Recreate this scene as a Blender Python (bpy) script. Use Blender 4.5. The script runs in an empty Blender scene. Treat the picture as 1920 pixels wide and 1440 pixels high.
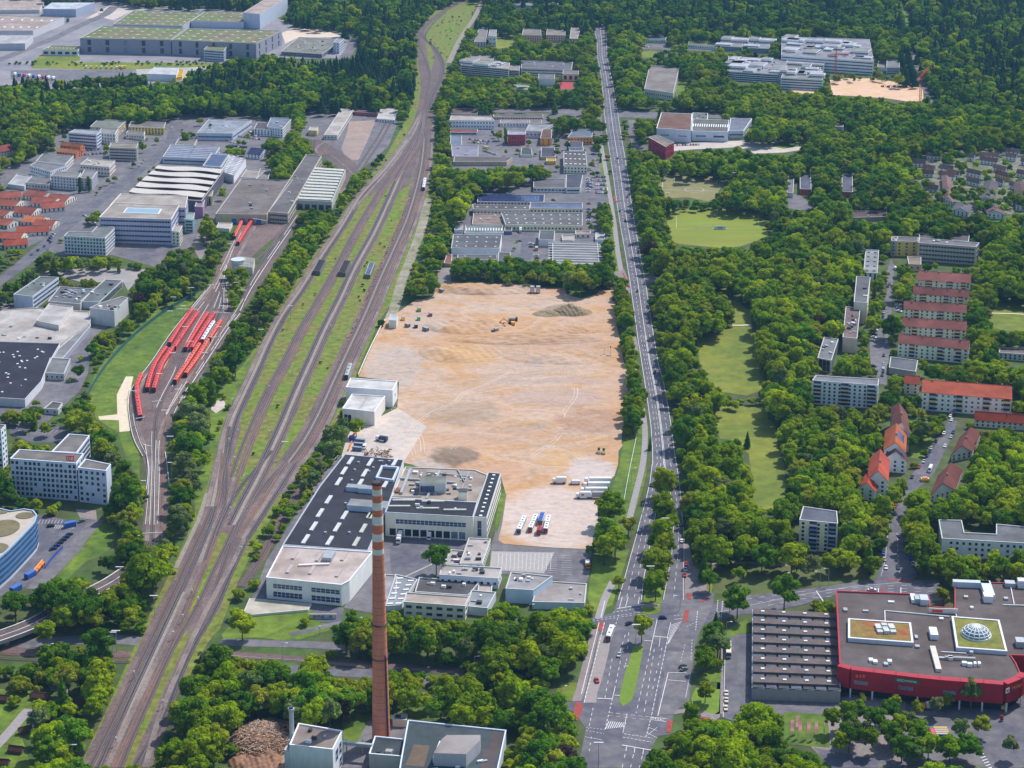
import bpy,bmesh,math,random
import numpy as np
from mathutils import Vector
random.seed(7)
rng=np.random.default_rng(11)
R=math.radians
# camera, sky, sun, exposure
F,PY,HC,TH=3480.0,250.0,442.0,math.atan(777.0/3480.0)
sc=bpy.context.scene
cam_d=bpy.data.cameras.new('camera');cam=bpy.data.objects.new('camera',cam_d);sc.collection.objects.link(cam)
cam.location=(0,0,HC);cam.rotation_euler=(R(90)-TH,0,0)
cam_d.sensor_fit='HORIZONTAL';cam_d.sensor_width=36.0;cam_d.lens=36.0*F/1920.0
cam_d.shift_y=(PY-720.0)/1920.0
cam_d.clip_start=5.0;cam_d.clip_end=60000.0
sc.camera=cam
world=bpy.data.worlds.new('World');sc.world=world;world.use_nodes=True
wn=world.node_tree.nodes;wl=world.node_tree.links;wn.clear()
SUN_EL,SUN_AZ=R(54),R(46)
sky=wn.new('ShaderNodeTexSky');sky.sky_type='NISHITA';sky.sun_disc=False
sky.sun_elevation=SUN_EL;sky.sun_rotation=SUN_AZ;sky.altitude=300;sky.air_density=1.0;sky.dust_density=1.2
bg=wn.new('ShaderNodeBackground');bg.inputs['Strength'].default_value=0.15
wo=wn.new('ShaderNodeOutputWorld');wl.new(sky.outputs[0],bg.inputs[0]);wl.new(bg.outputs[0],wo.inputs[0])
sd=bpy.data.lights.new('sun','SUN');sd.energy=3.6;sd.angle=R(0.53);sd.color=(1.0,0.965,0.92)
sun=bpy.data.objects.new('sun',sd);sc.collection.objects.link(sun)
sv=Vector((math.sin(SUN_AZ)*math.cos(SUN_EL),math.cos(SUN_AZ)*math.cos(SUN_EL),math.sin(SUN_EL)))
sun.rotation_euler=sv.to_track_quat('Z','Y').to_euler();sun.location=(0,900,900)
sc.view_settings.view_transform='Standard';sc.view_settings.look='None'
sc.view_settings.exposure=0.32;sc.view_settings.gamma=1.0;sc.view_settings.use_curve_mapping=False
sc.render.engine='CYCLES'
cy=sc.cycles;cy.max_bounces=5;cy.diffuse_bounces=3;cy.glossy_bounces=2;cy.transmission_bounces=3
cy.volume_bounces=0;cy.caustics_reflective=False;cy.caustics_refractive=False;cy.use_denoising=True
# measuring the ground from the photograph's pixels
CT,ST=math.cos(TH),math.sin(TH)
def ray(px,py):
 xc=(px-960.0)/F;yc=(PY-py)/F
 return xc,CT+yc*ST,-ST+yc*CT
def G(px,py,z=0.0):
 dx,dy,dz=ray(px,py);t=(z-HC)/dz
 return (dx*t,dy*t)
def proj(x,y,z):
 dy,dz=y,z-HC
 zc=dy*CT-dz*ST;yc=dy*ST+dz*CT
 return 960+F*x/zc,PY-F*yc/zc
def hgt(py_roof,py_base):
 _,a,b=ray(0,py_roof);_,c,d=ray(0,py_base)
 return HC*(1-(b/a)/(d/c))
def pxm(py):
 return math.cos(TH)*(py+527)/HC
 # materials
MATS={}
def rgb(h):
 if isinstance(h,str):
  c=[int(h[i:i+2],16)/255 for i in (0,2,4)]
  return tuple(x/12.92 if x<=.04045 else ((x+.055)/1.055)**2.4 for x in c)
 return h
def mat(name,col,var=0.18,scale=0.4,rough=0.85,col2=None,mixscale=0.05,spec=0.3,metal=0.0,bump=0.0,stretch=(1,1,1),detail=5):
 """noise-varied surface; everything in world metres"""
 if name in MATS:return MATS[name]
 m=bpy.data.materials.new(name);m.use_nodes=True;MATS[name]=m
 n=m.node_tree.nodes;l=m.node_tree.links;b=n['Principled BSDF']
 col=rgb(col)
 geo=n.new('ShaderNodeNewGeometry');mp=n.new('ShaderNodeMapping');mp.inputs['Scale'].default_value=stretch
 l.new(geo.outputs['Position'],mp.inputs[0])
 nz=n.new('ShaderNodeTexNoise');nz.inputs['Scale'].default_value=scale;nz.inputs['Detail'].default_value=detail;nz.inputs['Roughness'].default_value=.65
 l.new(mp.outputs[0],nz.inputs[0])
 mr=n.new('ShaderNodeMapRange');mr.inputs[1].default_value=.3;mr.inputs[2].default_value=.7
 mr.inputs[3].default_value=1-var;mr.inputs[4].default_value=1+var
 l.new(nz.outputs[0],mr.inputs[0])
 src=None
 if col2 is not None:
  nz2=n.new('ShaderNodeTexNoise');nz2 .inputs['Scale'].default_value=mixscale;nz2 .inputs['Detail'].default_value=6;nz2 .inputs['Roughness'].default_value=.6
  l.new(mp.outputs[0],nz2 .inputs[0])
  mr2=n.new('ShaderNodeMapRange');mr2 .inputs[1].default_value=.4;mr2 .inputs[2].default_value=.6;l.new(nz2 .outputs[0],mr2 .inputs[0])
  mx=n.new('ShaderNodeMix');mx.data_type='RGBA';mx.inputs[6].default_value=(*col,1);mx.inputs[7].default_value=(*rgb(col2),1)
  l.new(mr2 .outputs[0],mx.inputs[0]);src=mx.outputs[2]
 mul=n.new('ShaderNodeVectorMath');mul.operation='SCALE'
 if src is None:mul.inputs[0].default_value=col
 else:l.new(src,mul.inputs[0])
 l.new(mr.outputs[0],mul.inputs['Scale']);l.new(mul.outputs[0],b.inputs['Base Color'])
 b.inputs['Roughness'].default_value=rough;b.inputs['Metallic'].default_value=metal
 b.inputs['Specular IOR Level'].default_value=spec
 if bump:
  bp=n.new('ShaderNodeBump');bp.inputs['Strength'].default_value=bump;bp.inputs['Distance'].default_value=.3
  l.new(nz.outputs[0],bp.inputs['Height']);l.new(bp.outputs[0],b.inputs['Normal'])
 return m
def wallm(hexcol,var=.09):
 c=tuple(min(.84,x*1.3) for x in rgb(hexcol))
 return mat('wall_'+hexcol,c,var=var,scale=.35,rough=.8,stretch=(1,1,.35))
def roofm(hexcol,var=.2):
 c=tuple(x*.66 for x in rgb(hexcol))
 return mat('roof_'+hexcol,c,var=var,scale=.12,rough=.9,detail=8,col2=(c[0]*.74,c[1]*.71,c[2]*.68),mixscale=.055)
glass=mat('window_glass',(.022,.035,.06),var=.7,scale=.35,rough=.12,spec=.6)
glass_pale=mat('window_pale',(.16,.2,.25),var=.4,scale=.4,rough=.2,spec=.6)
white_paint=mat('white_paint',(.78,.78,.76),var=.06)
road_paint=mat('road_paint',(.72,.72,.7),var=.22,scale=1.1)
red_paint=mat('red_lane_paint',(.33,.06,.05),var=.3,scale=.8)
asphalt=mat('asphalt',(.10,.096,.122),var=.24,scale=.22,col2=(.15,.143,.155),mixscale=.06,bump=.1)
asphalt_old=mat('asphalt_old',(.125,.118,.132),var=.28,scale=.2,col2=(.175,.162,.168),mixscale=.04)
concrete=mat('concrete',(.42,.40,.37),var=.15,scale=.3,col2=(.34,.33,.31),mixscale=.06)
paving=mat('paving',(.27,.22,.21),var=.2,scale=.5,col2=(.22,.19,.19),mixscale=.05)
steel=mat('galvanised_steel',(.42,.44,.46),var=.1,rough=.45,metal=.4)
dark_metal=mat('dark_metal',(.05,.055,.06),var=.2,rough=.5)
brown_rust=mat('rust',(.2,.09,.05),var=.3)
ballast=mat('ballast',(.19,.132,.115),var=.4,scale=.5,col2=(.12,.086,.085),mixscale=.03,detail=9)
ballast_light=mat('ballast_light',(.27,.235,.195),var=.25,scale=.4,col2=(.27,.23,.19),mixscale=.03)
ballast_dark=mat('ballast_dark',(.11,.083,.085),var=.35,scale=.5,col2=(.16,.11,.095),mixscale=.04)
sleeper=mat('sleeper',(.095,.066,.06),var=.3,scale=1)
railm=mat('rail_steel',(.27,.23,.23),var=.2,rough=.4)
grass=mat('grass',(.135,.195,.014),var=.45,scale=.16,col2=(.075,.135,.012),mixscale=.028,detail=10)
grass_dry=mat('grass_dry',(.20,.215,.02),var=.28,scale=.12,col2=(.125,.17,.016),mixscale=.02,detail=8)
grass_pitch=mat('grass_pitch',(.18,.24,.016),var=.16,scale=.05,col2=(.22,.225,.022),mixscale=.012,stretch=(.2,1,1))
grass_wild=mat('grass_wild',(.13,.19,.014),var=.5,scale=.2,col2=(.17,.165,.03),mixscale=.04,detail=10)
clay=mat('clay',(.22,.19,.07),var=.14,scale=.1,col2=(.22,.21,.08),mixscale=.02)
soil=mat('forest_floor',(.06,.11,.015),var=.4,scale=.1,col2=(.07,.08,.028),mixscale=.03)
gravel_pale=mat('gravel_pale',(.56,.47,.40),var=.15,scale=.2,col2=(.47,.41,.36),mixscale=.02)
cream_path=mat('cream_gravel',(.66,.55,.40),var=.1,scale=.3)
orange_paint=mat('orange_paint',(.65,.2,.05),var=.1)
# objects
C=sc.collection
def props(o,label=None,cat=None,group=None,kind=None):
 if label:o['label']=label
 if cat:o['category']=cat
 if group:o['group']=group
 if kind:o['kind']=kind
 return o
def thing(name,label,cat,loc=(0,0,0),rz=0,group=None):
 o=bpy.data.objects.new(name,None);C.objects.link(o);o.empty_display_size=1
 o.location=loc;o.rotation_euler=(0,0,rz)
 return props(o,label,cat,group)
class MB:
 def __init__(s):s.v=[];s.f=[];s.m=[];s.mats=[]
 def mi(s,m):
  if m not in s.mats:s.mats.append(m)
  return s.mats.index(m)
 def add(s,vs,fs,m):
  o=len(s.v);s.v+=[tuple(p) for p in vs];s.f+=[tuple(i+o for i in f) for f in fs];s.m+=[s.mi(m)]*len(fs)
 def prism(s,poly,z0,z1,m,top=True,bottom=False,mtop=None):
  n=len(poly)
  a=sum(poly[i][0]*poly[(i+1)%n][1]-poly[(i+1)%n][0]*poly[i][1] for i in range(n))
  if a<0:poly=poly[::-1]
  vs=[(p[0],p[1],z0) for p in poly]+[(p[0],p[1],z1) for p in poly]
  s.add(vs,[(i,(i+1)%n,n+(i+1)%n,n+i) for i in range(n)],m)
  if top:s.add([(p[0],p[1],z1) for p in poly],[tuple(range(n))],mtop or m)
  if bottom:s.add([(p[0],p[1],z0) for p in poly],[tuple(range(n))[::-1]],m)
 def box(s,c,size,m,rz=0.0,mtop=None):
  x,y,z=c;a,b,h=size;ca,sa=math.cos(rz),math.sin(rz)
  q=[(x+ca*u-sa*w,y+sa*u+ca*w) for u,w in ((-a/2,-b/2),(a/2,-b/2),(a/2,b/2),(-a/2,b/2))]
  s.prism(q,z,z+h,m,mtop=mtop)
 def cyl(s,c,r0,r1,h,m,n=12,cap=True):
  x,y,z=c
  vs=[(x+r0*math.cos(2*math.pi*i/n),y+r0*math.sin(2*math.pi*i/n),z) for i in range(n)]
  vs+=[(x+r1*math.cos(2*math.pi*i/n),y+r1*math.sin(2*math.pi*i/n),z+h) for i in range(n)]
  s.add(vs,[(i,(i+1)%n,n+(i+1)%n,n+i) for i in range(n)]+([tuple(range(n,2*n))] if cap else []),m)
 def bar(s,a,b,w,m):
  a,b=Vector(a),Vector(b);d=(b-a)
  if d.length<1e-6:return
  d.normalize();u=d.cross(Vector((0,0,1)));
  if u.length<.01:u=Vector((1,0,0))
  u.normalize();v=d.cross(u);u*=w/2;v*=w/2
  vs=[a-u-v,a+u-v,a+u+v,a-u+v,b-u-v,b+u-v,b+u+v,b-u+v]
  s.add(vs,[(0,1,5,4),(1,2,6,5),(2,3,7,6),(3,0,4,7),(3,2,1,0),(4,5,6,7)],m)
 def build(s,name,parent=None,org=(0,0,0),kind=None,smooth=False):
  if not s.v:return None
  me=bpy.data.meshes.new(name)
  v=np.array(s.v,dtype=float)-np.array(org)
  me.from_pydata(v.tolist(),[],s.f);
  for m in s.mats:me.materials.append(m)
  me.polygons.foreach_set('material_index',s.m)
  if smooth:me.polygons.foreach_set('use_smooth',[True]*len(s.f))
  me.update()
  o=bpy.data.objects.new(name,me);C.objects.link(o)
  if parent is not None:o.parent=parent
  else:o.location=org
  if kind:o['kind']=kind
  return o
def copy_tree(o,parent=None):
 c=o.copy();C.objects.link(c)
 if parent is not None:c.parent=parent
 for ch in o.children:copy_tree(ch,c)
 return c
 # picture-space occupancy, used only to keep trees off what is open ground
MX0,MY0,MS=-400,-80,2
MW,MH=(1920+800)//MS,(1440+260)//MS
occ=np.zeros((MH,MW),bool)
bocc=np.zeros((MH,MW),bool)
base_occ=np.zeros((MH,MW),bool)
def paint(arr,poly,val):
 P=np.array([((x-MX0)/MS,(y-MY0)/MS) for x,y in poly])
 x0,y0=np.floor(P.min(0)).astype(int);x1,y1=np.ceil(P.max(0)).astype(int)
 x0=max(x0,0);y0=max(y0,0);x1=min(x1,MW-1);y1=min(y1,MH-1)
 if x1<=x0 or y1<=y0:return
 X,Y=np.meshgrid(np.arange(x0,x1+1)+.0,np.arange(y0,y1+1)+.0)
 ins=np.zeros(X.shape,bool);n=len(P)
 for i in range(n):
  ax,ay=P[i];bx,by=P[(i+1)%n]
  if ay==by:continue
  c=(ay>Y)!=(by>Y)
  ins^=c&(X<(bx-ax)*(Y-ay)/(by-ay)+ax)
 arr[y0:y1+1,x0:x1+1][ins]=val
def hull(pts):
 pts=sorted(set((round(a,2),round(b,2)) for a,b in pts))
 def half(ps):
  h=[]
  for p in ps:
   while len(h)>1 and (h[-1][0]-h[-2][0])*(p[1]-h[-2][1])-(h[-1][1]-h[-2][1])*(p[0]-h[-2][0])<=0:h.pop()
   h.append(p)
  return h
 a=half(pts);b=half(pts[::-1]);return a[:-1]+b[:-1]
LAYER={}
def ground(name,px,m,level=1,label=None,occupy=True,hard=False,kind='structure'):
 """a flat sheet traced on the ground plane"""
 pts=[G(*p) for p in px]
 z=.02+.02*level+.0011*(LAYER.setdefault(level,0)%14);LAYER[level]+=1
 b=MB();n=len(pts)
 a=sum(pts[i][0]*pts[(i+1)%n][1]-pts[(i+1)%n][0]*pts[i][1] for i in range(n))
 if a<0:pts=pts[::-1]
 b.add([(x,y,z) for x,y in pts],[tuple(range(n))],m)
 o=b.build(name,kind=kind)
 if label:o['label']=label
 if occupy:paint(occ,px,True)
 if hard:paint(base_occ,px,True)
 if name in ('road','street','ballast','sandy_ground'):paint(bocc,px,True)
 return o
def smooth_line(px,step=14.0):
 """Catmull-Rom through traced points -> world xy list"""
 W=[Vector((*G(*p),0)) for p in px]
 return smooth_world(W,step)
def smooth_world(W,step=14.0):
 if len(W)<3:
  return [W[0]+(W[-1]-W[0])*i/8 for i in range(9)]
 out=[]
 P=[W[0]*2-W[1]]+W+[W[-1]*2-W[-2]]
 for i in range(1,len(P)-2):
  p0,p1,p2,p3=P[i-1:i+3];k=max(1,int((p2-p1).length/step))
  for j in range(k):
   t=j/k
   out.append(.5*((2*p1)+(p2-p0)*t+(2*p0-5*p1+4*p2-p3)*t*t+(3*p1-p0-3*p2+p3)*t**3))
 out.append(W[-1]);return out
def offset(line,d):
 out=[]
 for i,p in enumerate(line):
  t=(line[min(i+1,len(line)-1)]-line[max(i-1,0)]);t.z=0;t.normalize()
  out.append(p+Vector((t.y,-t.x,0))*d)
 return out
def strip(b,line,w,z,m,off=0.0):
 L=offset(line,off-w/2);Rr=offset(line,off+w/2);n=len(line)
 b.add([(p.x,p.y,z) for p in L]+[(p.x,p.y,z) for p in Rr],[(i,n+i,n+i+1,i+1) for i in range(n-1)],m)
def ribbon(name,px,w,m,level=1,hard=True,occupy=True,kind='structure',label=None,grow=0):
 line=smooth_line(px)
 z=.02+.02*level+.0011*(LAYER.setdefault(level,0)%14);LAYER[level]+=1
 b=MB();strip(b,line,w,z,m);o=b.build(name,kind=kind)
 if label:o['label']=label
 if occupy:
  A=[proj(p.x,p.y,0) for p in offset(line,-w/2-grow)];B=[proj(p.x,p.y,0) for p in offset(line,w/2+grow)]
  paint(occ,A+B[::-1],True)
  if hard:paint(base_occ,A+B[::-1],True);paint(bocc,A+B[::-1],True)
 return line
def edges_road(name,rows,m,level=2,hard=True):
 """rows of (x_left, x_right, y)"""
 return ground(name,[(a,y) for a,b,y in rows]+[(b,y) for a,b,y in rows[::-1]],m,level,hard=hard)
 # building kit
def inset(poly,d):
 n=len(poly);a=sum(poly[i][0]*poly[(i+1)%n][1]-poly[(i+1)%n][0]*poly[i][1] for i in range(n))
 s=1 if a>0 else -1;out=[]
 for i in range(n):
  p0,p1,p2=(Vector(poly[i-1]),Vector(poly[i]),Vector(poly[(i+1)%n]))
  e1=(p1-p0).normalized();e2=(p2-p1).normalized()
  n1=Vector((-e1 .y,e1 .x))*s;n2=Vector((-e2 .y,e2 .x))*s
  bis=n1+n2;k=bis.dot(n1)
  bis=bis/k if k>.35 else n1
  out.append(tuple(p1+bis*d))
 return out
def wall_windows(b,p,q,z0,z1,style,floors,mg,mf,pitch=3.0,ww=1.5,wh=1.5,outw=1,seed=0,blank=0.0,frames=True):
 """windows on the wall p->q, outward normal on the right-hand side of p->q when outw=1"""
 P,Q=Vector(p),Vector(q);L=(Q-P).length
 if L<3:return []
 t=(Q-P)/L;nrm=Vector((t.y,-t.x))*outw;rz=math.atan2(t.y,t.x);rr=random.Random(seed)
 fh=(z1-z0)/floors;bands=[]
 for k in range(floors):
  zc=z0+fh*(k+.5)
  if style=='grid':
   n=max(1,int((L-1.5)/pitch));st=L/n
   for i in range(n):
    if rr.random()<blank:continue
    c=P+t*(st*(i+.5))
    if frames:b.box((c.x+nrm.x*.02,c.y+nrm.y*.02,zc-wh/2-.12),(ww+.3,.1,wh+.24),mf,rz)
    b.box((c.x+nrm.x*.05,c.y+nrm.y*.05,zc-wh/2),(ww,.14,wh),mg if rr.random()<.88 else glass_pale,rz)
  else:
   bands.append((P,Q,t,nrm,rz,zc,wh,L))
 return bands
NBLD=[0]
def building(name,label,cat,roof,base,wall='B8B4AC',roofc='8C8884',windows='grid',floors=None,corner=0,h=None,group=None,parapet=.6,lights=None,units=0,pitch=3.0,ww=1.4,wh=1.5,blank=0.0,rim=None,edges=None,trim=None,roof_mat=None,frames=None,wsides=None,z0w=None):
 """roof = outline of the flat roof as photographed; base = row where the wall under roof[corner] meets the ground"""
 if h is None:h=hgt(roof[corner][1],base)
 if len(roof)==3:
  a,b_,c=[Vector(G(*p,h)) for p in roof];pts=[tuple(a),tuple(b_),tuple(c),tuple(a+c-b_)]
 else:pts=[G(*p,h) for p in roof]
 n=len(pts);a=sum(pts[i][0]*pts[(i+1)%n][1]-pts[(i+1)%n][0]*pts[i][1] for i in range(n))
 if a<0:pts=pts[::-1]
 NBLD[0]+=1
 cx=sum(p[0] for p in pts)/n;cy_=sum(p[1] for p in pts)/n;org=(cx,cy_,0)
 top=thing(name,label,cat,org,group=group)
 near=proj(cx,cy_,0)[1]>560
 w=MB();w.prism(pts,0,h+parapet-.12,wallm(wall),top=False);wo_=w.build('wall',top,org)
 inn=inset(pts,.45);out=inset(pts,-.12)
 r=MB();zt=h+parapet;rm_=wallm(rim or 'AAAAA8')
 for i in range(n):
  j=(i+1)%n
  r.add([(*out[i],zt),(*out[j],zt),(*inn[j],zt),(*inn[i],zt),(*inn[i],h),(*inn[j],h),(*out[i],zt-.3),(*out[j],zt-.3)],[(0,1,2,3),(3,2,5,4),(6,7,1,0)],rm_)
 r.build('parapet',top,org)
 f=MB();ff=inset(pts,.2);f.add([(*p,h) for p in ff],[tuple(range(n))],roof_mat or roofm(roofc));ro=f.build('roof',top,org)
 fl=floors or max(1,round(h/3.6))
 if windows:
  b=MB();nb=0
  fr=near if frames is None else frames
  for i in range(n):
   if edges is not None and i not in edges:continue
   p,q=pts[i],pts[(i+1)%n]
   z0=.6 if z0w is None else z0w
   bands=wall_windows(b,p,q,z0,h-.2,windows,fl,glass,wallm(trim or 'D8D8D6'),pitch,ww,wh,1,seed=NBLD[0]*10+i,blank=blank,frames=fr)
   for (P,Q,t,nrm,rz,zc,hh,L) in bands:
    s=MB();c=(P+Q)/2;Lb=L-2.0;k=max(1,int(Lb/2.4));st=Lb/k
    s.box((c.x+nrm.x*.03,c.y+nrm.y*.03,zc-hh/2),(Lb,.12,hh),glass,rz)
    for j in range(k+1):
     e=P+t*(1.0+st*j);s.box((e.x+nrm.x*.07,e.y+nrm.y*.07,zc-hh/2),(.16,.16,hh),wallm(trim or 'D8D8D6'),rz)
    s.build('window_band',top,org)
  b.build('windows',top,org,kind='stuff')
 rr=random.Random(NBLD[0])
 if lights:
  nx,ny,lw,ll=lights[:4];s=MB()
  A,B,Cc,D=[Vector(p) for p in (pts[0],pts[1],pts[2],pts[3%n])]
  if n!=4:
   bb=[min(p[0] for p in pts),min(p[1] for p in pts),max(p[0] for p in pts),max(p[1] for p in pts)]
  rz=math.atan2((B-A).y,(B-A).x)
  for i in range(nx):
   for j in range(ny):
    u,v_=(i+.5)/nx,(j+.5)/ny
    c=(A*(1-u)+B*u)*(1-v_)+(D*(1-u)+Cc*u)*v_
    s.box((c.x,c.y,h+.0),(lw,ll,.45),white_paint if len(lights)<5 else lights[4],rz)
  s.build('skylights',ro,org,kind='stuff')
 if units:
  s=MB();A,B,D=Vector(pts[0]),Vector(pts[1]),Vector(pts[-1])
  rz=math.atan2((B-A).y,(B-A).x)
  for _ in range(units):
   u,v_=rr.uniform(.12,.88),rr.uniform(.15,.85);c=A+(B-A)*u+(D-A)*v_
   s.box((c.x,c.y,h),(rr.uniform(.8,3.2),rr.uniform(.8,2.4),rr.uniform(.5,1.5)),rr.choice([steel,white_paint,concrete,dark_metal]),rz)
  s.build('vents',ro,org,kind='stuff')
 paint(occ,hull([proj(*p,h) for p in pts]+[proj(*p,0) for p in pts]),True)
 paint(base_occ,[proj(*p,0) for p in pts],True);paint(bocc,hull([proj(*p,h) for p in pts]+[proj(*p,0) for p in pts]),True)
 return dict(top=top,pts=pts,h=h,org=org,roof=ro,n=n,wall=wo_)
def gable(name,label,cat,e0,e1,r0,base,wall='D6CFC2',roofc='8A4B3E',rise=3.5,floors=None,group=None,windows='grid',chim=1,r1=None,back=1.0,pitch=3.2,ww=1.3,extra=None,gable_win=True,hip=0.0):
 """e0-e1 front eave as photographed, r0 the ridge end over e0, base the ground row under e0"""
 h=hgt(e0[1],base)
 E0,E1=Vector(G(*e0,h)),Vector(G(*e1,h));R0=Vector(G(*r0,h+rise))
 d=(E1-E0).normalized();v=R0-E0;v=v-d*v.dot(d)
 pts=[E0,E1,E1+v*(1+back),E0+v*(1+back)]
 n=4;a=(E1-E0).x*(v.y)-(E1-E0).y*v.x
 org=((E0 .x+pts[2].x)/2,(E0 .y+pts[2].y)/2,0)
 top=thing(name,label,cat,org,group=group);NBLD[0]+=1
 o_=MB();wm=wallm(wall);P=[tuple(p) for p in pts]
 o_.prism(P,0,h,wm,top=False)
 A,B=E0+v,E1+v
 o_.add([(*pts[0],h),(*pts[3],h),(*A,h+rise)],[(0,1,2)],wm);o_.add([(*pts[1],h),(*pts[2],h),(*B,h+rise)],[(0,1,2)],wm)
 o_.build('wall',top,org)
 r=MB();rm_=roofm(roofc);ov=.5;vn=v.normalized();k=rise/v.length
 f0,f1=E0-vn*ov-d*ov*.6,E1-vn*ov+d*ov*.6;b0,b1=pts[3]+vn*ov-d*ov*.6,pts[2]+vn*ov+d*ov*.6
 a0,a1=A-d*(ov*.6-hip),B+d*(ov*.6-hip);ze=h-k*ov;zt=h+rise+.12
 for (q0,q1) in ((f0,f1),(b0,b1)):
  r.add([(*q0,ze+.12),(*q1,ze+.12),(*a1,zt),(*a0,zt),(*q0,ze-.12),(*q1,ze-.12)],[(0,1,2,3),(4,5,1,0)],rm_)
 if hip:
  r.add([(*f0,ze+.12),(*b0,ze+.12),(*a0,zt)],[(0,1,2)],rm_);r.add([(*f1,ze+.12),(*b1,ze+.12),(*a1,zt)],[(0,1,2)],rm_)
 r.bar((*a0,zt),(*a1,zt),.3,rm_)
 ro=r.build('roof',top,org)
 if chim:
  c=MB();rr=random.Random(NBLD[0])
  for i in range(chim):
   u=(i+.5)/chim+rr.uniform(-.1,.1)/chim;p=A+(B-A)*u+vn*rr.uniform(-.8,.8)
   c.box((p.x,p.y,h+rise-1),(.9,.7,2.0),wallm('8E7F78'),math.atan2(d.y,d.x))
  c.build('chimney',ro,org)
 if windows:
  b=MB();fl=floors or max(1,round(h/2.9));s=1 if a>0 else -1
  near=e0[1]>500
  for i in range(4):
   wall_windows(b,P[i],P[(i+1)%4],.4,h-.1,'grid',fl,glass,wallm('E2E0DC'),pitch,ww,1.35,s,seed=NBLD[0]*7+i,blank=.08,frames=near)
  b.build('windows',top,org,kind='stuff')
 paint(occ,hull([proj(*p,h) for p in P]+[proj(*p,0) for p in P]+[proj(*A,zt),proj(*B,zt)]),True)
 paint(base_occ,[proj(*p,0) for p in P],True);paint(bocc,hull([proj(*p,h) for p in P]+[proj(*p,0) for p in P]),True)
 return dict(top=top,pts=P,h=h,org=org,roof=ro,d=d,v=v,A=A,B=B,rise=rise,s=(1 if a>0 else -1))
def trees_back(*poly):
 paint(occ,list(poly),False)
 # the ground
b=MB();b.add([(-9000,-3000,-.02),(9000,-3000,-.02),(9000,12000,-.02),(-9000,12000,-.02)],[(0,1,2,3)],soil);b.build('ground',kind='structure')
# ---- railway field: grass with ballast corridors
RY=[(148,1440),(200,1330),(245,1228),(290,1132),(325,1062),(350,1005),(378,930),(392,860),(398,790),(415,735),(452,690),(500,620),(520,580),(560,520),(620,430),(680,350),(725,290),(762,222),(778,170),(782,120),(783,62),(812,22),(865,-5),(902,-5),(880,40),(850,95),(838,120),(836,145),(815,190),(800,215),(797,240),(800,280),(806,340),(800,400),(775,480),(740,560),(712,600),(672,690),(655,745),(640,785),(600,820),(560,880),(520,950),(470,1040),(445,1095),(412,1180),(362,1225),(315,1330),(285,1440)]
ground('grass',RY,grass_wild,0)
ground('grass',[(395,760),(420,720),(470,672),(500,640),(470,745),(415,870),(392,880)],grass,1)
ground('bare_earth',[(398,752),(420,750),(424,762),(405,775),(396,768)],gravel_pale,2)
# ---- gravel lane beside the sidings
ribbon('gravel_lane',[(803,372),(795,410),(783,450),(768,490),(752,530),(742,570),(728,605)],8,mat('lane_gravel',(.33,.29,.23),var=.25,scale=.3,col2=(.2,.2,.1),mixscale=.06),1)
# ---- depot basin, its grass and the cream path
ground('lawn',[(380,545),(345,588),(308,645),(270,700),(243,745),(238,800),(262,850),(262,900),(240,870),(222,812),(180,785),(165,740),(178,700),(232,632),(300,575),(360,548)],grass,1)
ground('lawn',[(330,1060),(352,1000),(366,960),(362,900),(395,860),(392,900),(372,960),(345,1030)],grass,1)
ground('cream_path',[(236,706),(250,706),(243,740),(240,770),(244,808),(224,810),(223,788),(187,787),(184,781),(220,777),(219,740)],cream_path,2)
DEP=[(445,428),(424,470),(408,500),(398,530),(383,548),(352,585),(322,628),(290,672),(262,712),(243,742),(243,775),(250,820),(266,850),(274,885),(272,950),(264,1016),(306,1016),(312,985),(320,935),(315,890),(310,850),(316,812),(335,762),(352,742),(382,700),(410,655),(440,610),(452,588),(433,565),(428,540),(436,520),(460,495),(482,470),(540,420),(550,405),(500,400),(470,415)]
ground('ballast',DEP,ballast,1,hard=True)
ground('ballast',[(452,588),(470,560),(505,510),(548,440),(560,400),(550,398),(520,440),(480,505),(445,560)],ballast_dark,2,hard=True)
# ---- depot yard far end
ground('yard_paving',[(570,205),(660,200),(745,205),(745,232),(728,275),(700,300),(660,330),(640,300),(600,290),(585,262),(560,258),(575,230)],asphalt_old,1)
ground('yard_gravel',[(655,228),(705,225),(690,262),(672,300),(650,300),(640,278),(650,250)],mat('reddish_gravel',(.36,.25,.2),var=.25,scale=.2,col2=(.28,.22,.19),mixscale=.05),2)
ground('ballast',[(585,262),(600,262),(640,285),(672,310),(655,345),(625,370),(610,370),(640,320),(600,290),(585,292)],ballast_dark,2,hard=True)
ground('grass',[(424,522),(444,508),(466,518),(466,532),(448,572),(438,588),(428,562)],grass,3)
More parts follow.
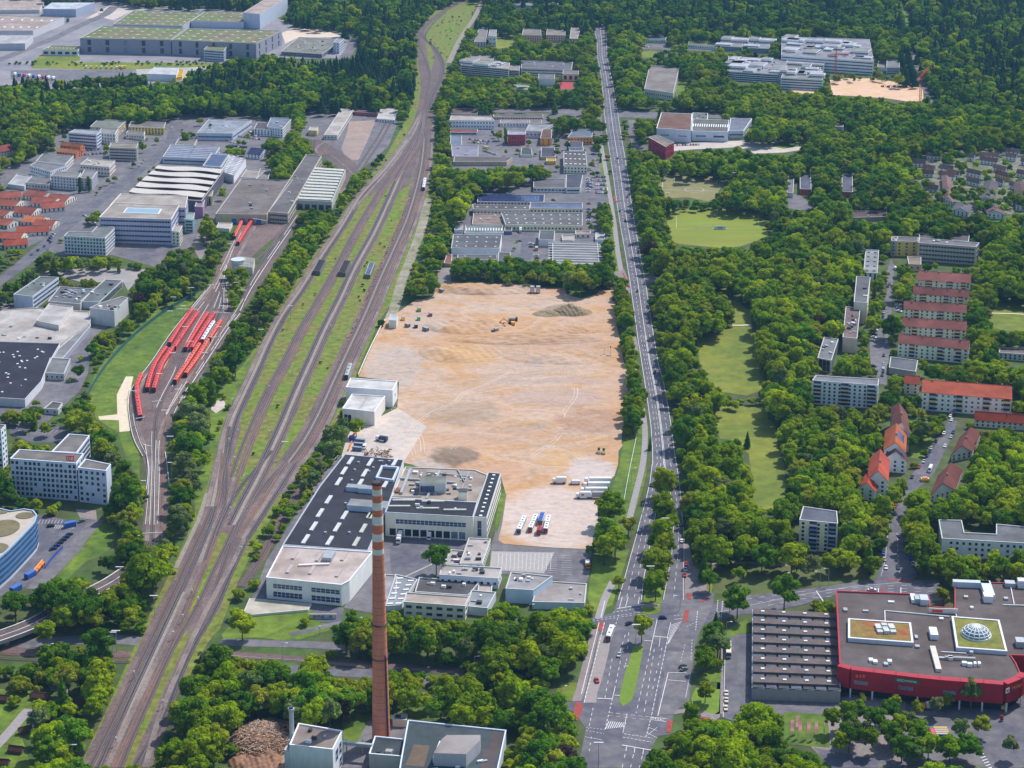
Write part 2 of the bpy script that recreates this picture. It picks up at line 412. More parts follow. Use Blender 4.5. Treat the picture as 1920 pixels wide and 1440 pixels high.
# ---- main line corridors of ballast
SHEET={}
A_=[(792,215),(765,262),(722,318),(678,365),(640,425),(602,482),(562,545),(530,590),(503,640),(480,692),(455,745),(435,790),(420,850),(408,905),(398,950)]
B_=[(800,205),(772,275),(740,320),(708,370),(672,430),(635,500),(600,562),(566,620),(536,680),(508,730),(483,785),(460,840),(440,895)]
C_=[(800,215),(785,270),(760,310),(738,360),(705,432),(668,500),(640,560),(612,615),(585,675),(560,730),(535,790),(510,845),(486,895),(462,940),(440,985)]
D_=[(800,210),(800,250),(796,300),(786,350),(768,410),(742,470),(715,530),(690,590),(662,650),(634,710),(607,770),(578,825),(547,868),(510,925),(482,968),(455,1010)]
E_=[(643,795),(632,825),(606,862),(575,900),(548,945),(520,990),(498,1030),(472,1075),(452,1100)]
ground('ballast',[(770,240),(783,205),(790,165),(784,120),(782,62),(795,62),(802,110),(808,135),(815,110),(806,80),(826,100),(836,120),(833,145),(818,185),(802,212),(806,300),(803,330),(790,335),(790,260),(782,300),(768,345),(745,362),(742,330),(690,372),(680,358),(725,310),(750,270)],ballast_dark,1,hard=True)
ribbon('ballast',[(788,64),(800,45),(822,28),(845,14),(870,2)],9,ballast_dark,2)
ribbon('ballast',[(905,2),(888,35),(868,65),(852,95),(842,118)],7,ballast_light,2)
for L_,w_,m_ in ((A_,10,ballast),(B_,8.6,ballast_dark),(C_,10,ballast),(D_[:14],17,ballast),(D_[13:],8.5,ballast_dark),(E_,5.5,mat('ballast_brown',(.17,.10,.085),var=.3,scale=.5,col2=(.11,.08,.075),mixscale=.04))):
 ribbon('ballast',L_,w_,m_,2)
for px_,w_,o_ in ((A_,2.0,0.2),(C_,1.8,0.4),(D_,2.2,2.6)):
 b=MB();strip(b,smooth_line(px_[1:]),w_,.10+o_*.002,ballast_light,o_);b.build('service_path',kind='structure')
 # fan in the foreground
ground('ballast',[(150,1440),(250,1234),(297,1135),(332,1075),(352,1020),(385,950),(398,905),(410,860),(430,800),(446,770),(452,800),(440,880),(428,940),(440,955),(462,930),(500,890),(535,868),(556,872),(520,935),(470,1010),(445,1060),(432,1085),(410,1150),(340,1200),(305,1320),(240,1440)],ballast,3,hard=True)
ground('ballast',[(240,1440),(262,1400),(300,1320),(335,1235),(355,1195),(398,1150),(405,1180),(365,1226),(330,1310),(316,1352),(300,1395),(283,1440)],ballast_dark,4,hard=True)
ground('grass_strip',[(224,1440),(245,1392),(272,1322),(300,1258),(322,1210),(345,1160),(357,1160),(345,1200),(322,1258),(292,1330),(262,1395),(245,1440)],grass_wild,5)
ground('grass_strip',[(338,1292),(358,1230),(372,1185),(392,1148),(412,1150),(400,1190),(372,1235),(345,1292)],grass_wild,5)
ground('grass_strip',[(352,1140),(360,1108),(376,1078),(385,1090),(370,1140),(357,1165)],grass_dry,5)
ground('grass_strip',[(452,800),(470,770),(478,790),(452,860),(438,905),(432,880)],grass_wild,5)
for px_,w_,m_ in (([(345,1110),(318,1165),(280,1245),(240,1330),(192,1440)],3.5,ballast_light),([(392,1010),(372,1060),(345,1120),(300,1210),(262,1290),(222,1375)],3,MATS['ballast_brown']),([(420,1000),(398,1055),(370,1110)],5,grass_wild),([(412,1110),(395,1150),(378,1185)],4,MATS['ballast_brown']),([(388,925),(372,975),(350,1022),(330,1065)],2.4,ballast_light),([(405,1020),(390,1060),(360,1120),(330,1180)],3,ballast_dark)):
 b_=MB();strip(b_,smooth_line(px_),w_,.128+.001*w_,m_);b_.build('ballast_streak',kind='structure')
TRACKS=[]
SLP=[sleeper,mat('sleeper_rust',(.19,.10,.07),var=.35,scale=.6,col2=(.12,.075,.06),mixscale=.05),mat('sleeper_dark',(.06,.05,.055),var=.4,scale=.6),sleeper,mat('sleeper_pale',(.25,.20,.17),var=.35,scale=.6,col2=(.15,.11,.10),mixscale=.05)]
def track(px=None,off=0.0,line=None,rails=True,dark=False,step=14):
 ln=offset(line if line is not None else smooth_line(px,step),off)
 top=MB();org=tuple(ln[0]);TRACKS.append(1);dz=.0045*(len(TRACKS)%17)
 strip(top,ln,2.6,.135+dz*.5,SLP[(len(TRACKS)*7)%5])
 o=top.build('railway_track',None,(org[0],org[1],0));o['kind']='structure'
 for s in (-.75,.75):
  r=MB();L=offset(ln,s);w=.10 if proj(*org[:2],0)[1]>700 else.14
  for a,c in zip(L,L[1:]):
   pass
  n=len(L);l0,r0=offset(L,-w/2),offset(L,w/2)
  r.add([(p.x,p.y,.15) for p in l0]+[(p.x,p.y,.15) for p in r0]+[(p.x,p.y,.30+dz) for p in l0]+[(p.x,p.y,.30+dz) for p in r0],[(2*n+i,3*n+i,3*n+i+1,2*n+i+1) for i in range(n-1)]+[(i,2*n+i,2*n+i+1,i+1) for i in range(n-1)]+[(n+i,n+i+1,3*n+i+1,3*n+i) for i in range(n-1)],railm)
  r.build('rail',o,(org[0],org[1],0))
 return ln
def corr(L_,offs):
 l=smooth_line(L_)
 for o_ in offs:track(line=l,off=o_)
corr(A_,(-2.7,3.0));corr(B_,(-2.4,2.4));corr(C_,(-2.7,3.2));corr(D_[:14],(-6.6,-2.9,.6,4.2));corr(D_[12:],(-2.8,0,2.8));corr(E_,(0,))
# fan tracks in the foreground, each traced
for t in ([(398,950),(384,985),(360,1035),(335,1090),(300,1165),(262,1245),(222,1330),(168,1440)],[(404,950),(392,990),(370,1040),(345,1095),(312,1165),(272,1250),(232,1335),(184,1440)],[(440,895),(428,935),(402,985),(382,1035),(360,1090),(330,1160),(292,1240),(250,1330),(198,1440)],[(446,895),(436,935),(412,990),(392,1045),(372,1095),(342,1165),(302,1250),(262,1335),(214,1440)],[(440,985),(420,1030),(398,1075),(368,1140),(322,1220),(286,1300),(250,1380),(226,1440)],[(446,985),(428,1035),(412,1080),(396,1130),(376,1172),(350,1222),(322,1290),(290,1372),(262,1440)],[(462,1010),(442,1055),(425,1095),(408,1135),(392,1165),(370,1200),(340,1262),(305,1350),(250,1440)],[(458,1010),(437,1055),(412,1098),(388,1142),(362,1195),(335,1258),(300,1340),(272,1440)],[(420,850),(414,890),(410,930),(398,975),(378,1015),(352,1075),(318,1150),(278,1238),(240,1320),(190,1440)],[(430,800),(424,850),(424,905),(420,950),(402,1000),(385,1050)],[(535,868),(505,900),(470,945),(445,985),(430,1020)],[(510,845),(480,880),(450,915),(424,960),(404,1005)]):
 track(t)
for t in ([(790,215),(775,250),(742,300),(705,345),(660,395)],[(796,215),(788,262),(765,300),(742,340)],[(798,212),(806,180),(822,148),(827,118),(812,90),(792,66),(806,44),(832,22),(866,2)],[(793,214),(800,178),(806,140),(796,108),(786,80),(788,62)],[(802,212),(812,178),(828,145),(831,118),(818,92),(797,70),(812,44),(836,22)]):
 track(t)
 # depot tracks
DEPT=[[(452,432),(430,480),(410,520),(392,545),(352,598),(320,645),(290,690),(262,728),(253,750),(256,790),(268,830),(284,870),(282,940),(275,1015)],[(456,436),(434,482),(414,525),(398,552),(362,600),(338,640),(312,690),(282,735)],[(440,470),(418,525),(404,556),(378,600),(350,650),(330,700),(298,765),(290,810),(290,880),(285,1015)],[(430,495),(418,540),(408,570),(388,615),(365,655),(338,705),(322,735)],[(426,510),(420,550),(414,580),(398,618),(372,660),(345,708)],[(430,505),(424,545),(422,580),(404,625),(378,668),(352,712),(322,765),(300,815),(296,880),(294,1015)],[(436,500),(428,540),(430,578),(412,622),(388,665),(362,705),(335,748),(312,790),(303,840),(304,900),(300,1015)],[(446,590),(424,622),(400,658),(372,702),(345,748),(322,795)],[(560,405),(520,465),(482,520),(456,568),(432,606),(408,642)],[(554,400),(514,460),(476,515),(450,560)],[(478,425),(452,470),(436,505),(424,540)],[(540,425),(492,462),(452,500),(432,535)],[(545,432),(500,470),(458,508),(438,540)]]
for t in DEPT:track(t)
for t in ([(280,1015),(270,1045),(240,1075)],[(288,1015),(278,1050),(246,1082)]):
 track(t)
for t in ([(622,258),(606,268),(592,280),(600,292),(620,292),(650,315),(662,335),(640,360),(622,378)],[(628,262),(608,285),(598,300),(612,320)],[(735,225),(715,262),(690,300),(668,335),(640,372)],[(728,222),(705,262),(680,300),(662,330)],[(590,262),(588,282),(596,296),(590,315)]):
 track(t)
 # ---- the building site
SITE=[(836,528),(880,532),(905,530),(945,538),(1000,540),(1060,540),(1062,552),(1090,560),(1118,552),(1124,545),(1151,544),(1153,570),(1156,610),(1163,640),(1170,680),(1181,684),(1178,720),(1176,760),(1168,800),(1165,830),(1168,835),(1160,845),(1159,870),(1152,892),(1128,918),(1120,950),(1122,985),(1112,1005),(1110,1030),(1040,1027),(945,1020),(930,1010),(948,925),(938,890),(900,893),(757,868),(640,860),(650,822),(664,796),(700,788),(745,765),(748,716),(672,706),(690,665),(712,618),(724,596),(740,590),(780,562),(800,560),(812,556),(822,532)]
def site_material():
 m=bpy.data.materials.new('sandy_ground');m.use_nodes=True
 n=m.node_tree.nodes;l=m.node_tree.links;bs=n['Principled BSDF']
 geo=n.new('ShaderNodeNewGeometry')
 def noise(scale,stretch=(1,1,1),det=8,rough=.65,dist=0.0):
  mp=n.new('ShaderNodeMapping');mp.inputs['Scale'].default_value=stretch;l.new(geo.outputs['Position'],mp.inputs[0])
  t=n.new('ShaderNodeTexNoise');t.inputs['Scale'].default_value=scale;t.inputs['Detail'].default_value=det;t.inputs['Roughness'].default_value=rough
  t.inputs['Distortion'].default_value=dist;l.new(mp.outputs[0],t.inputs[0]);return t.outputs[0]
 def mapr(x,a,b_,c=0.,d=1.):
  r=n.new('ShaderNodeMapRange');r.inputs[1].default_value=a;r.inputs[2].default_value=b_;r.inputs[3].default_value=c;r.inputs[4].default_value=d;l.new(x,r.inputs[0]);return r.outputs[0]
 def mix(fac,a,b_):
  x=n.new('ShaderNodeMix');x.data_type='RGBA';l.new(fac,x.inputs[0])
  for s,v in ((6,a),(7,b_)):
   if isinstance(v,tuple):x.inputs[s].default_value=(*v,1)
   else:l.new(v,x.inputs[s])
  return x.outputs[2]
 cur=mix(mapr(noise(.012,(.5,1,1)),.42,.6),(.62,.455,.34),(.63,.395,.245))
 cur=mix(mapr(noise(.022,(.6,1,1),dist=1.5),.47,.62,0,.9),cur,(.58,.33,.145))
 cur=mix(mapr(noise(.035,(.8,1,1),dist=.8),.55,.66,0,.7),cur,(.50,.40,.34))
 warp=n.new('ShaderNodeTexNoise');warp.inputs['Scale'].default_value=.05;warp.inputs['Detail'].default_value=6;l.new(geo.outputs['Position'],warp.inputs[0])
 sub=n.new('ShaderNodeVectorMath');sub.operation='SUBTRACT';l.new(warp.outputs['Color'],sub.inputs[0]);sub.inputs[1].default_value=(.5,.5,.5)
 scl=n.new('ShaderNodeVectorMath');scl.operation='SCALE';l.new(sub.outputs[0],scl.inputs[0]);scl.inputs['Scale'].default_value=26
 addv=n.new('ShaderNodeVectorMath');addv.operation='ADD';l.new(geo.outputs['Position'],addv.inputs[0]);l.new(scl.outputs[0],addv.inputs[1])
 # stained and turned patches: photo centre, half width, half depth in rows, colour, strength
 for (px,py,rx,ry,col,k) in ((855,858,46,22,(.27,.20,.145),.9),(1105,790,62,26,(.47,.29,.20),.75),(870,775,75,22,(.42,.33,.25),.6),(1052,582,40,9,(.33,.27,.17),.9),(1000,655,120,14,(.55,.36,.24),.6),(870,672,60,24,(.64,.38,.17),.7),(960,600,90,14,(.62,.38,.2),.6),(905,820,120,18,(.60,.37,.24),.6),(1060,860,50,22,(.66,.42,.2),.6),(1040,745,100,18,(.52,.40,.34),.6),(1030,715,140,6,(.50,.38,.32),.6),(900,545,60,10,(.55,.34,.2),.6),(1110,650,40,20,(.52,.36,.26),.5),(740,690,60,40,(.54,.46,.40),.7),(800,610,40,24,(.56,.45,.37),.7),(1040,970,110,60,(.68,.56,.50),.85),(1110,880,50,26,(.64,.54,.49),.9),(800,875,45,12,(.55,.46,.39),.9),(705,825,55,22,(.60,.53,.48),.9),(930,880,70,14,(.60,.36,.22),.8)):
  cx,cy_=G(px,py);wx=abs(G(px+rx,py)[0]-cx);wy=abs(G(px,py-ry)[1]-G(px,py+ry)[1])/2
  s1=n.new('ShaderNodeVectorMath');s1 .operation='SUBTRACT';l.new(addv.outputs[0],s1 .inputs[0]);s1 .inputs[1].default_value=(cx,cy_,0)
  s2=n.new('ShaderNodeVectorMath');s2 .operation='MULTIPLY';l.new(s1 .outputs[0],s2 .inputs[0]);s2 .inputs[1].default_value=(1/wx,1/wy,0)
  ln=n.new('ShaderNodeVectorMath');ln.operation='LENGTH';l.new(s2 .outputs[0],ln.inputs[0])
  cur=mix(mapr(ln.outputs['Value'],1.08,.80,0,k),cur,col)
  # wheel ruts: long thin streaks
 wv=n.new('ShaderNodeTexWave');wv.inputs['Scale'].default_value=.16;wv.inputs['Distortion'].default_value=16;wv.inputs['Detail'].default_value=4;wv.inputs['Detail Scale'].default_value=.12
 wv.bands_direction='Y';l.new(geo.outputs['Position'],wv.inputs[0])
 r1=mapr(wv.outputs['Fac'],.0,.35,.82,.86)
 fine=mapr(noise(.3,(.6,1,1),10,.75),.3,.7,.80,1.16)
 mud=mapr(noise(.07,(.6,1,1),9,.75,2.5),.34,.50,.76,1.0)
 mu=n.new('ShaderNodeMath');mu.operation='MULTIPLY';l.new(r1,mu.inputs[0]);l.new(fine,mu.inputs[1])
 mu2=n.new('ShaderNodeMath');mu2 .operation='MULTIPLY';l.new(mu.outputs[0],mu2 .inputs[0]);l.new(mud,mu2 .inputs[1])
 fin=n.new('ShaderNodeVectorMath');fin.operation='SCALE';l.new(cur,fin.inputs[0]);l.new(mu2 .outputs[0],fin.inputs['Scale'])
 l.new(fin.outputs[0],bs.inputs['Base Color']);bs.inputs['Roughness'].default_value=.95;bs.inputs['Specular IOR Level'].default_value=.1
 bp=n.new('ShaderNodeBump');bp.inputs['Strength'].default_value=.6;bp.inputs['Distance'].default_value=.6
 l.new(noise(.25,(.7,1,1),9,.7),bp.inputs['Height']);l.new(bp.outputs[0],bs.inputs['Normal'])
 MATS['sand']=m
 return m
sand=site_material()
ground('sandy_ground',SITE,sand,1,hard=True)
trees_back((1060,545),(1062,552),(1090,560),(1118,552),(1122,520),(1060,520))
def mound(name,label,px,py,w,d,h,m=None,seed=0,group=None,pit=False,cat='earth heap'):
 """an irregular heap standing on the site"""
 cx,cy_=G(px,py);nx,ny=60,36;vs=[];rr=np.random.default_rng(seed);ph=rr.uniform(0,6.28,8)
 for j in range(ny+1):
  for i in range(nx+1):
   u,v=i/nx*2-1,j/ny*2-1;r=math.hypot(u,v)
   z=max(0,1-r**2.0)**.8
   z*=1+.35*math.sin(3.1*u+ph[0]+2*v)+.25*math.sin(7*u+ph[1])*math.cos(5*v+ph[2])+.12*math.sin(17*u+ph[3])*math.sin(13*v+ph[4])
   z=z+.06*math.sin(31*u+ph[5]+9*v)+.05*math.sin(27*v+ph[6]-14*u);vs.append((cx+u*w/2,cy_+v*d/2,max(0,z*h*(.62 if m is None else 1))+.02 if r<1 else -.2))
 b=MB();b.add(vs,[(j*(nx+1)+i,j*(nx+1)+i+1,(j+1)*(nx+1)+i+1,(j+1)*(nx+1)+i) for j in range(ny) for i in range(nx)],m or sand)
 o=b.build(name,None,(0,0,0),smooth=True);props(o,label,cat,group)
 return o
mound('sand_heap','long low ridge of pale rubble at the far left of the sandy site',905,543,90,30,5.5,seed=1)
brown_heap=mat('brown_heap_earth',(.30,.23,.13),var=.25,scale=.4,col2=(.24,.18,.10),mixscale=.1,bump=.5)
mound('earth_heap','rounded olive brown earth heap near the far edge of the sandy site',1072,586,32,20,4.2,brown_heap,2)
mound('earth_heap','flatter olive brown earth heap left of the rounded one',1027,589,24,14,1.6,brown_heap,3)
for i,(x,y,w,d,h,s,lb) in enumerate(((985,636,120,26,5,4,'broad orange sand bank across the middle of the site'),(880,612,70,38,5,5,'orange digging face beside the yellow excavator'),(862,662,60,44,4,6,'low orange sand swell left of the site centre'),(1050,668,84,36,4,7,'shallow rutted sand bank right of the site centre'),(930,780,90,40,2,8,'churned grey patch of earth in the middle of the site'),(1080,800,50,34,1.8,9,'red brown low heap beside the road hedge'),(1080,618,44,20,2.6,12,'pale sand cone right of the brown heaps'),(820,700,50,30,1.0,10,'pale sand rise behind the white halls'),(850,862,56,34,2.4,11,'dark brown wet soil heap behind the flat roofed factory'))):
 mound('sand_heap',lb,x,y,w,d,h,seed=s)
 # wheel tracks wandering over the sand
tr_={0:MB(),1:MB()};rr=random.Random(31);tm=[mat('rut_dark',(.44,.31,.23),var=.3,scale=.4),mat('rut_pale',(.58,.46,.36),var=.2,scale=.4)]
for k in range(90):
 px,py=rr.uniform(720,1150),rr.uniform(570,870);a=rr.choice((0,0,.3,-.3,1.2,2));W_=[Vector((*G(px,py),0))]
 for j in range(rr.randint(3,7)):
  a+=rr.uniform(-.45,.45);W_.append(W_[-1]+Vector((math.cos(a),math.sin(a),0))*rr.uniform(16,34))
 W_=[p for p in W_ if 690+(860-proj(p.x,p.y,0)[1])*.3<proj(p.x,p.y,0)[0]<1150 and 560<proj(p.x,p.y,0)[1]<880]
 if len(W_)<3:continue
 L_=smooth_world(W_,4);c_=rr.choice((0,0,1))
 for o_ in (-1.1,1.1):strip(tr_[c_],L_,rr.uniform(.35,.7),.062+.0008*(k%20)+.0003*(o_>0),tm[c_],o_)
for c_ in tr_:tr_[c_].build('wheel_tracks',kind='structure')
# factory yards and pavements round the site
ground('asphalt_yard',[(950,925),(941,985),(934,1012),(945,1021),(1040,1028),(1110,1031),(1105,1080),(1095,1100),(1000,1078),(916,1076),(922,1020),(936,975),(944,925)],asphalt_old,2,hard=True)
ground('parking_bays',[(922,1034),(1040,1036),(1020,1075),(918,1068)],mat('bay_paving',(.36,.33,.31),var=.12,scale=.4),3,hard=True)
ground('asphalt_yard',[(725,1000),(735,1002),(880,1012),(862,1060),(822,1080),(760,1090),(720,1150),(680,1140),(700,1035)],asphalt,2,hard=True)
ground('asphalt_yard',[(645,1140),(665,1092),(702,1035),(730,1030),(735,1090),(700,1150)],asphalt_old,3,hard=True)
ground('asphalt_yard',[(470,1125),(498,1082),(530,1024),(498,1090),(500,1124),(585,1132),(645,1140),(640,1170),(590,1166),(582,1140),(470,1130)],asphalt,2,hard=True)
ground('factory_side_path',[(530,1024),(640,854),(632,858),(590,905),(545,980),(500,1050),(478,1110),(500,1085)],asphalt_old,2,hard=True)
ground('paving_strip',[(650,822),(664,796),(700,788),(745,765),(800,800),(780,830),(757,866),(640,856)],gravel_pale,2)
ground('lawn',[(928,985),(938,925),(948,925),(944,955),(932,1000)],grass,3)
# ---- main road with its lanes
edges_road('road',[(1113,1138,52),(1119,1138,80),(1119,1139,105),(1126,1146,140),(1130,1154,180),(1132,1160,215),(1137,1166,255),(1144,1174,300),(1150,1180,340),(1155,1185,380),(1163,1193,430),(1172,1202,480),(1180,1212,530),(1187,1219,580),(1194,1227,630),(1202,1235,680),(1208,1246,720),(1214,1254,762),(1219,1260,800),(1222,1266,845),(1222,1270,872)],asphalt,2)
edges_road('road',[(1222,1247,871),(1218,1241,905),(1210,1234,940),(1200,1228,975),(1191,1221,1010),(1181,1216,1045),(1170,1208,1085),(1158,1204,1125),(1150,1202,1150)],asphalt,3)
edges_road('road',[(1246,1270,871),(1252,1274,900),(1258,1278,935),(1263,1280,970),(1261,1284,1010),(1258,1284,1045),(1250,1283,1085),(1242,1284,1125),(1236,1290,1150)],asphalt,4)
ground('road',[(1150,1149),(1105,1160),(1104,1170),(1120,1174),(1102,1222),(1090,1262),(1080,1300),(1074,1318),(1035,1310),(1035,1322),(1078,1335),(1098,1366),(1092,1400),(1082,1440),(1214,1440),(1222,1402),(1234,1380),(1258,1376),(1263,1336),(1292,1316),(1298,1256),(1303,1215),(1308,1180),(1332,1165),(1340,1130),(1300,1122),(1284,1112),(1240,1125),(1204,1140)],asphalt,1,hard=True)
ground('road',[(1295,1165),(1345,1130),(1395,1118),(1500,1106),(1600,1092),(1655,1086),(1760,1088),(1766,1112),(1700,1118),(1565,1116),(1500,1135),(1432,1150),(1390,1152),(1330,1168)],asphalt,5,hard=True)
ground('road',[(1590,1100),(1655,1090),(1760,1090),(1768,1125),(1740,1130),(1600,1118),(1570,1112)],asphalt,6,hard=True)
ground('street',[(1640,1092),(1656,1050),(1662,1010),(1671,965),(1668,1000),(1690,998),(1700,1040),(1720,1080),(1700,1095)],asphalt,7,hard=True)
ground('street',[(1675,965),(1692,928),(1706,895),(1738,850),(1762,812),(1780,788),(1795,790),(1785,820),(1765,860),(1748,895),(1722,915),(1700,945),(1690,998),(1668,1000)],asphalt,4,hard=True)
ground('street',[(1648,720),(1655,680),(1653,655),(1660,620),(1656,590),(1664,540),(1663,510),(1670,485),(1678,500),(1674,540),(1672,580),(1668,620),(1668,660),(1664,690),(1662,722)],asphalt_old,4,hard=True)
ground('bus_lane',[(1352,1345),(1360,1198),(1390,1188),(1410,1188),(1407,1290),(1402,1355),(1375,1352)],asphalt,5,hard=True)
ground('street',[(1283,1020),(1284,1120),(1300,1122),(1330,1118),(1320,1080),(1300,1060),(1292,1020)],paving,1,hard=True)
ground('pavement',[(1395,1300),(1408,1290),(1480,1310),(1560,1310),(1690,1290),(1760,1300),(1900,1315),(1920,1310),(1960,1440),(1700,1440),(1600,1430),(1560,1400),(1530,1350),(1400,1330)],asphalt_old,1)
ground('pavement',[(1560,1440),(1500,1380),(1530,1360),(1600,1300),(1700,1290),(1690,1440)],paving,2)
ground('street',[(1800,1300),(1820,1350),(1850,1440),(1960,1440),(1960,1310),(1890,1310)],asphalt,3)
ground('street',[(1525,1402),(1580,1412),(1660,1425),(1690,1440),(1560,1440)],asphalt,4)
# medians and verges
ground('lawn_median',[(1187,1213),(1207,1210),(1198,1262),(1190,1300),(1183,1316),(1168,1325),(1161,1316),(1162,1302),(1172,1262)],mat('lawn_bright',(.13,.22,.02),var=.15,scale=.3,col2=(.16,.23,.02)),6)
ground('lawn_median',[(1246,884),(1250,884),(1253,905),(1258,940),(1262,975),(1260,1010),(1256,1045),(1248,1085),(1240,1130),(1210,1132),(1206,1128),(1212,1090),(1220,1050),(1226,1010),(1232,970),(1240,930)],grass,6)
ground('paved_median',[(1246,860),(1248,884),(1246,884),(1243,868)],paving,7)
ground('traffic_island',[(1202,1133),(1240,1130),(1237,1150),(1218,1153),(1204,1150)],grass,6)
ground('traffic_island',[(1198,1133),(1237,1133),(1235,1139),(1200,1138)],paving,7)
ground('verge',[(1305,1290),(1350,1293),(1348,1334),(1340,1340),(1300,1328),(1296,1310)],mat('lawn_bright',(.1,.2,.02)),6)
ground('verge',[(1345,1250),(1352,1248),(1352,1280),(1306,1278),(1320,1262)],grass,6)
ground('kerb_paving',[(1300,1328),(1340,1340),(1356,1338),(1356,1196),(1352,1196),(1350,1345),(1340,1352),(1290,1336),(1262,1340),(1262,1332)],paving,5)
ground('verge',[(1356,1185),(1400,1160),(1408,1185),(1385,1190),(1360,1198)],grass,6)
ground('lawn',[(1470,1335),(1552,1340),(1556,1402),(1470,1396)],grass,4);paint(bocc,[(1470,1335),(1552,1340),(1556,1402),(1470,1396)],True)
ground('verge',[(1282,1050),(1345,1060),(1332,1120),(1300,1118),(1290,1080)],grass_dry,0)
ground('verge',[(1168,832),(1190,800),(1201,792),(1209,800),(1213,830),(1212,890),(1203,925),(1190,960),(1178,1000),(1165,1010),(1150,960),(1147,915),(1160,880)],grass,2)
ground('verge',[(1112,1045),(1180,1030),(1165,1080),(1148,1135),(1110,1150),(1102,1120)],grass,2)
ground('verge',[(1120,280),(1131,280),(1140,330),(1150,400),(1160,470),(1170,520),(1180,600),(1190,680),(1196,700),(1188,705),(1176,620),(1165,540),(1150,512),(1148,470),(1140,400),(1128,330)],grass,2)
ground('dry_verge',[(1035,1310),(1052,1280),(1082,1280),(1075,1315)],grass_dry,3)
ribbon('cycle_path',[(1127,270),(1134,310),(1144,370),(1152,420),(1158,470),(1166,515)],4,mat('path_grey',(.30,.27,.27),var=.15),3)
ribbon('cycle_path',[(1186,650),(1190,690),(1196,730)],3.5,MATS['path_grey'],3)
ribbon('cycle_path',[(1204,765),(1209,800),(1209,835),(1205,872),(1196,910),(1187,945),(1180,975)],3.6,MATS['path_grey'],3)
ribbon('cycle_path',[(1150,1090),(1142,1105),(1133,1125),(1122,1160)],4,MATS['path_grey'],3)
# sidewalk beside junction
edges_road('pavement',[(1110,1124,1180),(1104,1119,1200),(1096,1112,1230),(1088,1105,1260),(1079,1097,1295),(1072,1090,1315)],paving,5)
edges_road('bus_lay_by',[(1124,1146,1192),(1118,1142,1220),(1112,1135,1250),(1105,1128,1275),(1098,1120,1300),(1094,1118,1318)],mat('lay_by',(.30,.26,.25),var=.1),5)
edges_road('pavement',[(1252,1300,1222),(1248,1298,1250),(1243,1294,1280),(1236,1290,1310),(1232,1262,1340)],asphalt_old,5)
edges_road('pavement',[(1284,1340,1112),(1276,1335,1140),(1268,1322,1165),(1258,1310,1190),(1253,1303,1215)],asphalt_old,5)
# cross streets farther off
ground('street',[(1129,205),(1132,216),(1080,216),(1020,210),(950,212),(900,208),(900,203),(1010,203),(1060,203)],asphalt_old,3,hard=True)
ground('street',[(1158,207),(1200,208),(1250,212),(1330,212),(1420,222),(1420,228),(1320,220),(1230,222),(1160,220)],asphalt_old,3,hard=True)
ground('street',[(1178,225),(1190,225),(1190,262),(1215,275),(1215,281),(1188,280),(1178,250)],asphalt_old,3)
# junction rails and the lower crossing road
ribbon('ballast',[(415,1226),(470,1230),(560,1236),(640,1243),(720,1250),(850,1258),(870,1262)],6,MATS['ballast_brown'],2,hard=True)
ribbon('ballast',[(-30,1218),(40,1222),(100,1226),(180,1228),(245,1228)],8,MATS['ballast_brown'],2,occupy=False)
track([(415,1228),(470,1232),(560,1238),(640,1245),(720,1252),(850,1260)]);track([(-30,1224),(40,1228),(100,1231),(180,1232),(245,1232)]);track([(-30,1232),(40,1237),(100,1240),(180,1242),(243,1242)])
ribbon('street',[(520,1255),(600,1258),(700,1264),(800,1276),(880,1290),(960,1300),(1036,1316)],8,asphalt,3,occupy=False)
ribbon('street',[(-30,1214),(60,1206),(140,1200),(200,1198),(262,1202)],9,asphalt_old,1)
ribbon('street',[(415,1204),(470,1206),(560,1208),(640,1212),(680,1220)],7,asphalt_old,3)
ribbon('path',[(545,1190),(580,1182),(620,1172),(640,1168)],4,asphalt_old,4)
ribbon('path',[(-10,1402),(20,1370),(45,1340),(55,1330)],5,MATS['path_grey'],3)
ground('path',[(85,1275),(120,1275),(125,1285),(130,1300),(95,1295)],paving,2)
ground('lawn',[(450,1155),(470,1130),(582,1142),(600,1168),(620,1170),(640,1175),(560,1200),(520,1200),(480,1195),(420,1200),(415,1190)],grass,2)
trees_back((420,1170),(470,1150),(480,1195),(420,1200));trees_back((540,1170),(580,1150),(590,1175),(560,1195))
ground('lawn',[(640,1350),(650,1330),(700,1330),(700,1350),(690,1380),(668,1395),(644,1390)],grass,2)
ground('lawn',[(740,1338),(760,1330),(840,1335),(830,1350),(770,1345)],grass,2)
ground('asphalt_yard',[(690,1352),(735,1350),(770,1352),(760,1395),(720,1400),(690,1440),(640,1440),(645,1395),(670,1392)],asphalt_old,3,hard=True)
ground('wood_yard',[(448,1370),(475,1352),(505,1345),(540,1352),(552,1380),(540,1440),(500,1460),(440,1460)],mat('wood_yard_soil',(.34,.24,.16),var=.25,scale=.3,col2=(.28,.2,.14)),3,hard=True)
ground('allotment_grass',[(-40,1290),(55,1295),(60,1330),(40,1380),(60,1440),(-40,1440)],grass,1)
trees_back((10,1290),(40,1290),(50,1330),(20,1340))
trees_back((45,1370),(100,1300),(200,1290),(200,1330),(150,1440),(60,1440))
